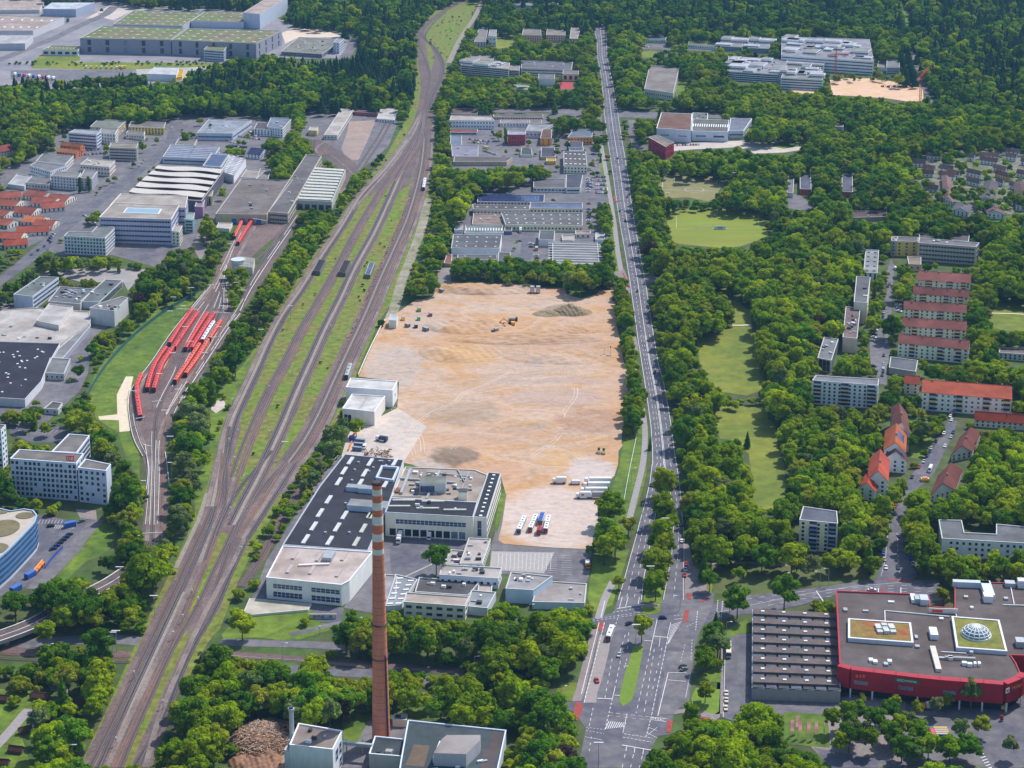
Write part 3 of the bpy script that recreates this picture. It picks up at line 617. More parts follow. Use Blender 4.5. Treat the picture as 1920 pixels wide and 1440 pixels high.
# ---- parks and sports fields
ground('sports_pitch',[(1234,328),(1300,328),(1375,334),(1374,341),(1352,350),(1340,372),(1328,378),(1290,370),(1246,372),(1238,350)],clay,1)
ground('sports_pitch',[(1247,392),(1340,391),(1415,392),(1430,402),(1436,425),(1442,440),(1418,452),(1388,462),(1350,465),(1262,456),(1252,425)],grass_pitch,1)
ground('lawn',[(1341,545),(1362,535),(1374,541),(1392,572),(1408,585),(1409,610),(1372,610),(1378,580),(1355,552)],grass_dry,1)
ground('lawn',[(1305,632),(1340,622),(1370,612),(1409,613),(1415,655),(1430,700),(1436,728),(1400,742),(1355,735),(1330,718),(1312,680)],grass_dry,2)
ribbon('park_path',[(1373,610),(1390,610),(1409,609)],2.5,cream_path,3)
ground('lawn',[(1338,765),(1360,759),(1400,761),(1438,766),(1440,785),(1455,800),(1458,840),(1470,870),(1472,900),(1476,925),(1458,955),(1412,955),(1410,900),(1404,850),(1385,838),(1370,825),(1350,822),(1340,792)],grass_dry,2)
ground('lawn',[(1330,1062),(1360,1050),(1500,1058),(1620,1064),(1655,1070),(1640,1088),(1500,1102),(1390,1122),(1338,1112)],mat('dark_lawn',(.11,.12,.035),var=.25,scale=.1,col2=(.09,.12,.03)),1)  # lawn of darker grass than the other park lawns
ribbon('park_path',[(1335,1058),(1400,1055),(1480,1060)],2.5,paving,2)
ground('lawn',[(1853,598),(1870,570),(1878,555),(1922,562),(1960,590),(1960,622),(1880,620),(1858,612)],grass_dry,1)
ribbon('park_path',[(1860,587),(1900,588),(1960,592)],2,cream_path,2)
ribbon('park_path',[(1484,532),(1500,538),(1505,546),(1498,550)],3,cream_path,2)
ground('lawn',[(1708,818),(1745,816),(1748,840),(1730,862),(1708,858)],grass,1)
ground('car_park',[(1630,640),(1654,610),(1660,700),(1646,712),(1632,680)],asphalt_old,3)
ground('car_park',[(1674,568),(1692,562),(1690,585),(1676,584)],asphalt_old,3)
ground('lawn',[(1200,98),(1220,95),(1250,100),(1245,106),(1205,108)],grass_dry,1)
ground('lawn',[(1277,146),(1288,150),(1284,170),(1268,182),(1266,170)],grass,1)
ground('bare_earth',[(1245,272),(1300,268),(1360,265),(1440,262),(1505,266),(1508,280),(1470,286),(1415,288),(1385,276),(1300,280),(1255,284)],gravel_pale,1)
ground('grass',[(1448,268),(1510,262),(1512,272),(1470,279),(1450,275)],grass,2)
ground('car_park',[(1200,82),(1300,84),(1350,90),(1350,96),(1290,94),(1200,92)],asphalt_old,1)
ground('car_park',[(1476,362),(1500,366),(1530,392),(1500,394),(1478,390)],asphalt_old,1)
# far construction pit and forest road
ground('sandy_pit',[(1556,150),(1590,147),(1640,147),(1690,156),(1730,156),(1732,190),(1700,190),(1660,184),(1600,180),(1560,178)],mat('pit_sand',(.66,.43,.29),var=.12,scale=.08,col2=(.62,.40,.22)),1)
ground('sandy_pit',[(1480,162),(1515,164),(1530,172),(1520,178),(1482,172)],MATS['pit_sand'],1)
ground('forest_road',[(1715,112),(1726,135),(1735,160),(1748,185),(1757,196),(1748,196),(1738,182),(1728,165),(1722,140),(1710,115)],asphalt_old,1)
ground('forest_road',[(1706,70),(1712,90),(1718,112),(1711,112),(1708,92),(1704,72)],asphalt_old,1)
ground('forest_ride',[(1684,0),(1690,0),(1702,30),(1708,72),(1704,72),(1696,35)],grass,1)
ground('street',[(1666,290),(1672,300),(1674,315),(1669,315),(1666,300)],asphalt_old,1)
# ---- trading estate ground
ground('estate_ground',[(842,212),(1128,214),(1130,260),(1128,300),(1140,350),(1144,420),(1138,470),(1128,502),(1060,505),(1000,500),(985,505),(845,505),(848,400),(846,290)],asphalt_old,1)
trees_back((845,315),(1032,308),(1032,345),(1000,338),(960,345),(925,352),(925,368),(890,366),(880,395),(862,420),(846,440));trees_back((1035,225),(1125,222),(1128,290),(1112,290),(1112,255),(1060,240),(1052,262),(1040,290),(1040,235))
trees_back((1122,385),(1144,390),(1146,440),(1130,470),(1124,500),(1112,470),(1118,440),(1124,425));trees_back((1000,240),(1040,215),(1125,218),(1125,240),(1050,245));trees_back((1122,285),(1128,290),(1132,330),(1122,330))
ground('car_park',[(1101,290),(1122,290),(1124,400),(1118,430),(1100,430)],asphalt_old,2,hard=True)
ground('street',[(978,438),(1003,438),(1000,470),(990,500),(975,500)],asphalt,2,hard=True)
ground('street',[(1100,372),(1140,370),(1142,376),(1104,380)],asphalt,3)
ground('lawn',[(1138,500),(1144,440),(1148,450),(1160,510),(1146,520)],grass,2)
ground('footpath_crossing',[(1148,512),(1170,505),(1180,530),(1182,550),(1170,548),(1160,525)],paving,3)
ground('pavement',[(1209,520),(1225,512),(1232,522),(1228,530),(1212,530)],paving,3)
ground('pavement',[(1176,630),(1190,625),(1196,645),(1198,665),(1184,665)],paving,3)
ground('yard',[(820,505),(845,500),(846,528),(822,535)],paving,2)
# ---- left-hand industrial quarter
ground('estate_ground',[(110,235),(240,232),(330,222),(345,205),(480,212),(545,222),(565,260),(545,300),(505,330),(455,360),(430,400),(400,420),(398,455),(350,470),(290,500),(210,478),(120,480),(90,470),(110,430),(90,400),(60,360),(0,352),(0,320),(60,292),(100,270)],asphalt_old,1)
trees_back((505,240),(560,220),(570,262),(548,300),(505,335),(495,300),(480,300));trees_back((0,352),(15,352),(40,330),(70,350),(120,360),(100,375),(50,368));trees_back((380,400),(400,402),(400,425),(440,430),(440,450),(400,455),(382,440))
trees_back((405,285),(440,275),(460,280),(462,300),(430,290));trees_back((300,470),(400,455),(412,490),(330,500));trees_back((150,390),(190,370),(192,430),(160,420));trees_back((325,245),(365,245),(365,285),(320,285))
trees_back((130,335),(180,330),(182,358),(130,362));trees_back((358,440),(380,430),(384,452),(362,456))
ribbon('street',[(332,228),(322,262),(300,290),(262,318),(225,345),(190,372),(165,395),(130,420),(95,450),(60,480),(30,505),(-20,540)],13,asphalt,3)
ribbon('street',[(330,232),(270,232),(200,262),(140,290)],8,asphalt,4)
ground('car_park',[(75,507),(190,503),(272,505),(262,520),(240,545),(232,530),(150,528),(110,518),(70,522)],mat('reddish_parking',(.36,.30,.27),var=.15,scale=.2,col2=(.28,.27,.27)),1)
trees_back((150,520),(200,518),(205,535),(150,538))
ground('car_park',[(235,468),(290,465),(298,478),(270,488),(240,484)],asphalt,2)
ground('car_park',[(370,440),(388,440),(386,470),(376,490),(362,465)],paving,2)
ground('courtyard',[(-30,560),(30,570),(215,600),(225,600),(190,620),(172,640),(165,700),(148,735),(120,760),(90,790),(60,800),(-30,800)],asphalt_old,1)
trees_back((165,630),(182,640),(180,665),(165,665));trees_back((0,770),(70,762),(80,780),(60,800),(0,795))
ground('car_park',[(15,790),(70,788),(115,800),(140,812),(120,830),(60,830),(20,815)],asphalt,2)
ground('car_park',[(70,965),(130,975),(185,975),(152,1030),(110,1075),(60,1095),(-30,1130),(-30,1060)],asphalt,2,hard=True)
ribbon('street',[(182,975),(160,1000),(135,1030),(110,1058),(85,1085),(60,1105)],8,asphalt_old,3)
ground('lawn',[(186,980),(222,985),(212,1025),(190,1040),(158,1055),(128,1085),(100,1098),(108,1078),(138,1045),(165,1012)],grass,1)
ground('yard',[(142,955),(180,957),(182,975),(150,972)],paving,3)
# housing with red roofs, gardens
ground('gardens',[(0,358),(60,352),(125,372),(130,400),(115,425),(100,440),(55,462),(0,470)],asphalt_old,1)
# ---- logistics park far left
ground('logistics_apron',[(-60,20),(200,-5),(250,8),(420,10),(540,40),(640,60),(662,72),(656,108),(600,110),(440,108),(428,118),(395,128),(345,152),(270,158),(100,168),(60,160),(-60,160)],mat('apron',(.21,.20,.22),var=.2,scale=.05,col2=(.27,.25,.26),mixscale=.02),1)
ground('bare_earth',[(160,35),(210,8),(350,12),(352,18),(250,20),(212,38),(190,32)],gravel_pale,2)
ground('meadow',[(75,104),(150,105),(150,114),(120,118),(60,116)],grass_dry,2)
ground('meadow',[(60,116),(400,118),(392,128),(250,132),(60,128)],grass_dry,2)
ground('sandy_ground',[(528,62),(560,48),(605,52),(640,68),(620,70),(560,70),(535,82)],mat('pit_sand2',(.62,.50,.38),var=.1,scale=.05),2)
ground('car_park',[(20,132),(250,130),(240,150),(60,160),(20,148)],asphalt_old,3)
ground('white_apron',[(255,130),(395,125),(340,150),(262,154)],concrete,3)
ribbon('street',[(-40,122),(0,112),(50,92),(100,72),(150,48),(195,28),(215,12)],16,asphalt_old,3)
ribbon('street',[(622,58),(650,68),(662,78),(652,100),(640,112)],14,asphalt_old,3)
trees_back((-40,108),(0,96),(60,68),(110,48),(155,28),(200,2),(190,0),(150,18),(90,48),(0,85),(-40,95))
trees_back((344,140),(400,112),(440,98),(600,106),(660,108),(660,140),(345,165));
# ---- school grounds near the top
ground('tennis_court',[(1044,153),(1074,153),(1075,167),(1046,168)],mat('red_court',(.38,.06,.06),var=.1),1)
ground('tennis_court',[(962,158),(1005,162),(1012,172),(985,172),(965,168)],mat('pink_court',(.4,.2,.17),var=.2,scale=.1,col2=(.25,.36,.25),mixscale=.03),1)
ground('lawn',[(925,68),(950,60),(965,66),(960,88),(930,92)],grass_dry,1)
ground('car_park',[(1010,203),(1062,203),(1064,209),(1010,210)],asphalt_old,4)
ground('row_house_gardens',[(1708,285),(1920,270),(1960,280),(1960,400),(1880,402),(1800,395),(1745,370),(1720,340)],mat('garden',(.08,.12,.03),var=.4,scale=.2,col2=(.2,.18,.15),mixscale=.08),0)
estate_sparse=[(1700,275),(1920,262),(1960,262),(1960,405),(1880,408),(1800,402),(1740,378),(1712,345)]
# buildings
Bd={}
def q(*a):return [(a[i],a[i+1]) for i in range(0,len(a),2)]
green_roof=mat('green_roof',(.13,.165,.045),var=.3,scale=.06,col2=(.18,.155,.08),mixscale=.02)
solar=mat('solar_panel',(.035,.045,.13),var=.3,scale=.3,rough=.25,spec=.6)
# ---- logistics park, top left
building('warehouse','pale roofed warehouse cut by the top left corner','warehouse',q(-60,20,74,19,84,0,-60,0),26,'B9B3B0','C9B9AE',windows=None,lights=(5,3,3,2))
building('warehouse','blue grey box warehouse with shiny white roof at the top left','warehouse',q(80,17,142,18,178,5,98,5),31,'8F97A8','DDE6EE',windows=None)
building('warehouse','long beige roofed hall along the lane at the far left edge','warehouse',q(-60,58,62,58,120,33,-60,28),71,'B4B0B2','C7B5AB',windows=None,lights=(9,2,2,10))
building('warehouse','lower white roofed hall at the far left edge','warehouse',q(-60,83,47,82,62,66,-60,66),95,'B0AEB2','D2D2D4',windows=None)
building('logistics_hall','grey logistics hall with green roof and dark tall windows','logistics hall',q(150,72,320,75,348,54,192,49),100,'80808C','6F7B45',windows='grid',floors=2,pitch=24,ww=5,wh=7,lights=(8,4,4,2),roof_mat=green_roof)
building('logistics_hall','right hand grey hall with brownish green roof beside the dark windowed one','logistics hall',q(322,75,480,82,528,58,350,55),103,'85858F','7B7A4C',windows='grid',floors=2,pitch=22,ww=4,wh=7,lights=(8,4,4,2),roof_mat=green_roof)
building('logistics_hall','rear logistics hall with the greenest roof and rows of white skylights','logistics hall',q(212,46,342,49,382,24,250,20),58,'9A9CA4','6F7B45',windows=None,lights=(8,5,4,2),roof_mat=green_roof)
building('logistics_hall','long low grey hall in front of the high bay tower','logistics hall',q(358,40,457,42,462,23,384,22),52,'A6ACB6','70754A',windows=None,lights=(5,3,3,2),roof_mat=green_roof)
building('high_bay_tower','tall blank grey high bay store, highest of the logistics park','warehouse',q(456,24,487,27,539,-4,508,-8),55,'A3ABB8','C9B7AB',windows=None,corner=1)
building('gatehouse','low garage building with purple doors left of the dark windowed hall','gatehouse',q(79,94,146,95,152,87,96,86),104,'C9C4CC','6F7B45',windows='grid',floors=1,pitch=8,ww=6,wh=3.5,lights=(9,1,2,2),roof_mat=green_roof)
building('office_block','three storey banded office at the corner of the right hand logistics hall','office',q(382,93,420,96,425,88,390,86),113,'A9AFBB','76804F',windows='band',floors=4,roof_mat=green_roof)
building('office_block','second banded office stepping up beside the logistics hall','office',q(422,86,447,87,452,80,426,79),106,'B4B8C0','8A8C80',windows='band',floors=4)
building('technical_building','low rooftop full of plant at the end of the logistics park','office',q(527,97,604,102,641,76,560,70),104,'8F8F96','98988C',windows='band',floors=2,units=26)
building('stair_tower','grey corner block beside the low roof full of plant','office',q(625,80,636,81,645,73,633,72),100,'B6BAC4','A8ACAE',windows='grid',floors=4)
building('white_hall','white tent roofed hall beside the yellow awning in the far left apron','hall',q(275,139,330,141,335,127,290,126),151,'C8CCD2','E2E4E6',windows=None)
building('yellow_canopy','yellow loading canopy in the far left apron','canopy',q(322,148,341,144,345,131,332,129),154,'D7A413','D9A916',windows=None,parapet=.2)
# ---- industrial quarter, left
building('workshop_hall','beige hall with grey roof behind the yellow office','hall',q(169,238,221,241,237,227,184,224),252,'C3B49A','8E9388',windows='grid',floors=3,blank=.3)
building('office_block','white and blue banded office at the edge of the wood','office',q(128,249,181,253,190,246,141,243),274,'B9C2CC','B7BEC8',windows='band',floors=4)
building('office_block','small white office with dark windows right of the white and blue one','office',q(184,249,216,252,221,243,190,241),268,'CDC8BE','9C9C98',windows='grid',floors=3)
building('yellow_office','yellow office with three rows of dark windows','office',q(241,238,307,241,311,230,246,228),250,'D9B65E','8C8884',windows='grid',floors=3,pitch=3.4,ww=1.8)
building('shop','low cream annex in front of the yellow office','shop',q(236,250,270,253,272,247,240,245),260,'D8CDB8','8E867E',windows='grid',floors=1)
gable('house','upper orange plastered house among the industrial offices','house',(113,272),(150,276),(116,266),284,'CF7A4B','B5794F',rise=2.5)
gable('house','lower orange house with red side among the industrial offices','house',(106,284),(142,288),(109,277),293,'D07850','C2845A',rise=2.5)
building('office_block','beige office with long dark window bands behind the car park','office',q(204,277,256,279,259,269,208,268),300,'A9A294','A49C8C',windows='band',floors=4)
building('office_block','grey flat roofed building, upper of the stepped pair at the left','office',q(67,303,122,309,138,293,80,289),316,'C2C0BA','8B8D8C',windows='grid',floors=2)
building('office_block','white building with dark windows, lower of the stepped pair at the left','office',q(56,311,94,322,125,311,68,304),331,'C9CCD2','8C8C90',windows='grid',floors=3)
building('office_block','white gridded office behind two dark poplars','office',q(95,330,146,334,152,325,104,322),353,'BFC1C2','A2A29C',windows='grid',floors=4)
building('office_block','narrow grey wing right of the white gridded office','office',q(150,334,172,336,183,322,158,319),354,'B0AEB4','9A9A98',windows='grid',floors=4)
building('workshop_hall','flat beige hall with raised edge beside the shrub garden','hall',q(150,309,205,314,216,302,165,297),326,'C3B6A8','C8C0B4',windows='grid',floors=2,units=4)
building('white_shed','white shed at the left above the red roofed houses','shed',q(15,346,46,350,60,331,32,327),353,'D0D4DA','C9CCD0',windows=None)
building('grey_shed','grey flat shed below the white gridded office','shed',q(48,343,92,347,96,333,60,331),353,'BDB7AC','8E8E90',windows='grid',floors=1)
building('car_showroom','large pale grey car showroom with glass front','showroom',q(369,250,436,251,472,226,392,224),263,'A9B2BC','A7AFBB',windows='band',floors=1,units=8)
building('row_building','white building with small dark windows and slate roof by the showroom','house',q(476,242,512,244,522,232,482,231),254,'DCD8D2','6C6468',windows='grid',floors=3)
building('villa','large white villa with blue grey roof at the end of the street','house',q(500,238,530,242,548,222,508,221),254,'D8D8DA','8A94A6',windows='grid',floors=3,units=3)
gable('house','white gable house with solar roof near the railway depot','house',(463,288),(488,290),(470,277),297,'E2E2E0','3A4670',rise=4,chim=0)
building('solar_hall','flat hall with blue stripes of panels beside the avenue','hall',q(305,295,398,299,412,276,320,272),306,'B9BEC4','8990A8',windows='band',floors=1,lights=(2,7,24,.7))
def solar_rows(B_,nx,ny,name='solar_panel'):
 A,Bq,Cq,D=[Vector(p) for p in B_['pts'][:4]];h=B_['h'];rz=math.atan2((Bq-A).y,(Bq-A).x)
 W,L=(Bq-A).length*.86/nx,(D-A).length*.86/ny
 for i in range(nx):
  for j in range(ny):
   u,v=.07+.86*(i+.5)/nx,.07+.86*(j+.5)/ny;c=(A*(1-u)+Bq*u)*(1-v)+(D*(1-u)+Cq*u)*v
   s=MB();s.box((c.x,c.y,h+.25),(W*.93,L*.8,.12),solar,rz);s.build(name,B_['roof'],B_['org'])
s_=building('solar_hall','white hall whose roof is covered with dark blue panels','hall',q(380,312,414,314,430,290,397,287),324,'D6D8DC','CDD3DA',windows='grid',floors=2)
solar_rows(s_,5,7)
building('slatted_hall','white slatted roof hall right of the panel covered one','hall',q(414,322,438,330,461,299,432,291),336,'D0D0D2','C9CBD2',windows=None,lights=(2,11,5,1.4))
building('sunken_store','small store with raised white edges near the depot','shed',q(452,333,482,335,497,321,462,318),341,'CFCFCF','B9B0A6',windows=None)
building('store_shed','brown flat store beside the avenue trees','shed',q(328,272,364,273,370,262,335,260),278,'A79C92','8F8A84',windows=None)
# wavy roofed market hall
wv_=building('market_hall','dark hall under five long wavy white roof shells','hall',q(238,366,378,377,421,318,300,310),389,'55505A','5B4A48',windows='band',floors=1,parapet=.2)
A,Bq,Cq,D=[Vector(p) for p in wv_['pts']]
for k in range(5):
 s=MB();v0=.04+.192*k;n=22;top_,bot=[],[]
 for i in range(n+1):
  u=i/n;z=wv_['h']+2.0+.6*math.cos(u*math.pi*2.0+1.9);wd=.062+.012*math.sin(u*math.pi*3+k)
  for vv,lst in ((v0+.075-wd,bot),(v0+.075+wd,top_)):
   p=(A*(1-u)+Bq*u)*(1-vv)+(D*(1-u)+Cq*u)*vv;lst.append((p.x,p.y,z))
 s.add(bot+top_,[(i,i+1,n+2+i,n+1+i) for i in range(n)],mat('shell_white',(.52,.48,.43),var=.12))
 s.add([(x,y,z-.8) for x,y,z in bot]+bot,[(i,i+1,n+2+i,n+1+i) for i in range(n)],mat('shell_edge',(.2,.15,.13)))
 s.build('roof_shell',wv_['top'],wv_['org'])
 # big lilac office with court, glass and colour towers
m_=building('company_office','wide lilac grey office with pale roof and sunken light court','office',q(186,408,321,412,336,386,212,381),455,'A6A4B8','BDB4AA',windows='band',floors=5,rim='C9BEB6')
s=MB();A,Bq,Cq,D=[Vector(p) for p in m_['pts']]
pp=[(A*(1-u)+Bq*u)*(1-v)+(D*(1-u)+Cq*u)*v for u,v in ((.27,.35),(.78,.35),(.78,.7),(.27,.7))]
s.prism([tuple(p) for p in pp],m_['h']+.02,m_['h']+.5,wallm('D9D4CE'));ip=inset([tuple(p) for p in pp],.8);s.add([(*p,m_['h']+.52) for p in ip],[(0,1,2,3)],mat('court_glass',(.25,.36,.42),rough=.2));s.build('light_court',m_['roof'],m_['org'])
building('company_office','rear block of the lilac office with pale beige roof','office',q(206,386,348,390,352,368,226,364),430,'A9A6B4','C6BCB2',windows='band',floors=4,rim='C9BEB6')
building('glass_block','pale green glass block beside the lilac office','office',q(346,412,362,413,365,400,350,399),436,'8FB6B4','9DB8B4',windows='band',floors=4,trim='9CC2C0')
building('purple_tower','purple block beside the depot street','tower',q(365,388,380,389,384,376,370,375),408,'8F6F8C','A28C9C',windows=None)
building('yellow_tower','pale yellow tower behind the purple block','tower',q(381,368,397,369,400,358,386,357),384,'C9BE8C','B9B49C',windows='grid',floors=4)
building('cream_annex','cream annex with slit windows right of the lilac office','office',q(322,434,336,436,342,424,328,422),460,'C9C6B0','BDBAAE',windows='grid',floors=4)
building('office_block','white L shaped office with five rows of small dark windows','office',q(120,443,197,447,215,429,212,426,183,424,172,436,127,436),476,'C2C4C6','8B9190',windows='grid',floors=5,pitch=2.7,ww=1.5,wh=1.6)
# steel coloured complex
building('works_office','upper left block of the blue grey works complex','office',q(25,553,61,557,110,521,75,519),578,'AEB7C4','7E8684',windows='band',floors=3,edges=[1],units=5)
building('works_office','upper right block of the blue grey works complex','office',q(150,566,186,568,230,527,197,525),578,'B3BAC6','7C8486',windows='band',floors=3,edges=[1],units=5)
building('works_hall','low roof full of plant between the two blue grey blocks','hall',q(90,566,150,571,176,543,112,538),575,'A9A49C','7E838A',windows=None,units=22,h=5)
building('works_hall','pale beige hall with white roof in the works complex','hall',q(-30,640,114,644,168,606,170,602,168,585,62,578,6,582,-30,600),652,'B9B4AC','D4CDC8',windows=None,units=10,rim='A9A49A')
building('works_penthouse','raised white roof block standing on the white works roof','rooftop block',q(68,602,110,611,137,576,92,570),622,'BDB6AA','D6D2CE',windows=None)
building('works_hall','beige windowless block at the right end of the works complex','hall',q(168,578,214,584,240,560,228,557,186,570),607,'B4B3B2','8F8E8C',windows=None,units=12)
building('works_hall','black roofed hall dotted with small white skylights at the left edge','hall',q(-60,744,47,750,78,716,90,685,113,645,-60,640),758,'BDBDBF','3B3A49',windows=None,rim='A9A9AC',lights=(1,1,.5,.5))
s=MB();rr=random.Random(4)
w_=[o for o in C.objects if o.name.startswith('works_hall')][-1]
for _ in range(34):
 px,py=rr.uniform(-20,92),rr.uniform(652,742)
 if px<40+(745-py)*.5:
  x,y=G(px,py,hgt(744,758));s.box((x,y,hgt(744,758)),(1.3,1.3,.5),white_paint)
s.build('skylights',w_,tuple(w_.location),kind='stuff')
building('works_annex','grey annex stepping down right of the black roof','annex',q(84,700,120,702,132,674,94,672),712,'9A9C9E','8B8C8C',windows='grid',floors=1)
building('works_ramp_roof','long grey canopy roof between white roof and yard','canopy',q(90,671,118,673,170,612,168,604,150,620),680,'8F94A2','A0A2A4',windows=None)
building('delivery_office','small grey flat roofed office beside the yellow green tree','office',q(82,767,109,769,117,757,98,754),776,'C4C6C8','6E6C6A',windows='grid',floors=1)
# depot halls
dh=building('depot_hall','wide brown grey depot hall with blue doors','depot hall',q(404,402,500,403,549,338,452,336),419,'A69A84','8D837F',windows=None,units=8,rim='A8A098')
s=MB()
P0,P1=Vector(dh['pts'][0]),Vector(dh['pts'][1]);t_=(P1-P0).normalized();n_=Vector((t_.y,-t_.x));rz_=math.atan2(t_.y,t_.x)
for i,u in enumerate((.2,.36,.52,.68,.84)):
 s=MB();c=P0+(P1-P0)*u;s.box((c.x+n_.x*.05,c.y+n_.y*.05,.1),(4.2,.2,4.6),mat('blue_door',(.03,.16,.45),var=.1) if i else mat('yellow_door',(.6,.42,.05)),rz_);s.build('door',dh['top'],dh['org'])
building('depot_hall','long sloping grey hall joined to the brown grey depot hall','depot hall',q(503,398,540,401,603,293,574,290),416,'A9A08C','7F7C7C',windows='band',floors=2,units=6,rim='A8A098')
building('signal_cabin','small grey control block behind the depot hall','cabin',q(480,338,502,339,508,318,488,317),346,'B4AEA6','97928C',windows='grid',floors=2)
sh=building('saw_roof_hall','depot hall with eleven pale slatted roof ridges','depot hall',q(556,376,622,379,648,319,589,315),391,'A3A39C','35332F',windows=None,rim='B0B0AC')
A,Bq,Cq,D=[Vector(p) for p in sh['pts']]
for k in range(11):
 v0,v1=k/11+.02,k/11+.064
 s=MB();P_=[(A*(1-u)+Bq*u)*(1-v)+(D*(1-u)+Cq*u)*v for u,v in ((.03,v0),(.97,v0),(.97,v1),(.03,v1))];z=sh['h']
 s.add([(*P_[0],z+1.3),(*P_[1],z+1.3),(*P_[2],z+1.7),(*P_[3],z+1.7),(*P_[0],z),(*P_[1],z),(*P_[2],z),(*P_[3],z)],[(0,1,2,3),(4,5,1,0),(5,6,2,1),(7,4,0,3),(6,7,3,2)],mat('shed_roof',(.52,.51,.44),var=.15))
 s.build('roof_ridge',sh['top'],sh['org'])
s=MB();P0,P1=Vector(sh['pts'][0]),Vector(sh['pts'][1])
t_=(P1-P0).normalized();n_=Vector((t_.y,-t_.x));rz_=math.atan2(t_.y,t_.x)
for i in range(5):
 s=MB();c=P0+(P1-P0)*((i+.5)/5);s.box((c.x+n_.x*.05,c.y+n_.y*.05,.1),(4.6,.2,4.4),glass,rz_);s.build('door',sh['top'],sh['org'])
building('wash_hall','long white roofed train shed at the far end of the depot','depot hall',q(607,254,632,254,663,206,640,204),262,'C2BEB4','D3CBC2',windows='grid',floors=1)
building('paint_hall','white hall with shallow roof at the top of the depot','depot hall',q(706,223,740,226,746,205,715,202),228,'D6D4CE','DCD9D4',windows='grid',floors=1)
building('small_store','small yellow walled store with white roof left of the train shed','shed',q(578,245,594,246,597,239,582,238),254,'C9AE6E','DEDCD8',windows=None)
building('red_shed','long red roofed shed across the top of the depot yard','shed',q(663,210,708,213,708,209,664,207),216,'8E4A46','9C4444',windows=None)
# round depot pavilion
pv=thing('round_pavilion','small cream building with a round grey tower beside the depot tracks','pavilion',(*G(455,512),0));ox,oy=G(455,512)
s=MB();s.prism([G(438,512),G(474,516),G(478,498),G(446,494)],0,6.5,wallm('C6BEAE'),mtop=roofm('A9A6A0'));s.build('wall',pv,(ox,oy,0))
s=MB();x,y=G(447,508);s.cyl((x,y,0),5.2,5.2,9.5,wallm('BDBFBE'),20);s.cyl((x,y,9.5),6.0,6.0,.6,wallm('A6B0AE'),20);s.build('tower',pv,(ox,oy,0))
paint(occ,[(436,484),(478,490),(478,516),(436,512)],True);paint(base_occ,[(436,500),(478,500),(478,516),(436,512)],True)
building('covered_stand','small white canopy at the depot track entrance','canopy',q(405,428,430,430,436,419,410,418),434,'CFC8BC','CFC9C0',windows=None)
# ---- red sign office, bottom left
of=building('office_block','eight storey pale office slab with a red sign on its roof','office',q(19,861,143,870,157,852,36,844),930,'AEB4C2','8D8781',windows='grid',floors=7,pitch=2.5,ww=1.7,wh=2.0,rim='C6CAD2',blank=.1,trim='D6DAE0')
x,y=G(132,866,of['h']);sg=MB();sg.box((x,y,of['h']+.6),(4.6,.3,3.2),mat('sign_red',(.75,.06,.03),var=.05));so=sg.build('sign',of['top'],of['org'])
def text_obj(txt,name,parent,org,loc,size,m,rz=0,align='CENTER',extr=.05,tilt=90):
 cu=bpy.data.curves.new(name,'FONT');cu.body=txt;cu.size=size;cu.extrude=extr;cu.align_x=align;cu.materials.append(m)
 t=bpy.data.objects.new(name+'_src',cu);C.objects.link(t)
 bpy.context.view_layer.update()
 me=bpy.data.meshes.new_from_object(t.evaluated_get(bpy.context.evaluated_depsgraph_get()));me.name=name
 if not me.materials:me.materials.append(m)
 bpy.data.objects.remove(t)
 o=bpy.data.objects.new(name,me);C.objects.link(o);o.rotation_euler=(R(tilt),0,rz)
 o.location=Vector(loc)-Vector(org)
 if parent is not None:o.parent=parent
 return o
text_obj('DB','lettering',of['top'],of['org'],(x,y-.22,of['h']+1.1),3.0,white_paint)
building('office_block','lower right wing of the red sign office','office',q(146,878,199,884,208,872,160,862),941,'B4B9C6','8A847E',windows='grid',floors=6,pitch=3.0,ww=1.7,wh=1.9,rim='C6CAD2',blank=.15,corner=0,edges=[0],trim='D6DAE0')
building('office_block','rear wing of the red sign office with dark window bands','office',q(97,848,144,850,168,818,129,815),None or 903,'B0B6C4','8F8A86',windows='band',floors=6,rim='C6CAD2',edges=[1,2])
building('office_block','white office slab cut by the left edge','office',q(-60,801,2,808,11,798,-60,790),872,'C9CDD6','7C7C7C',windows='grid',floors=7,ww=1.8,pitch=2.9)
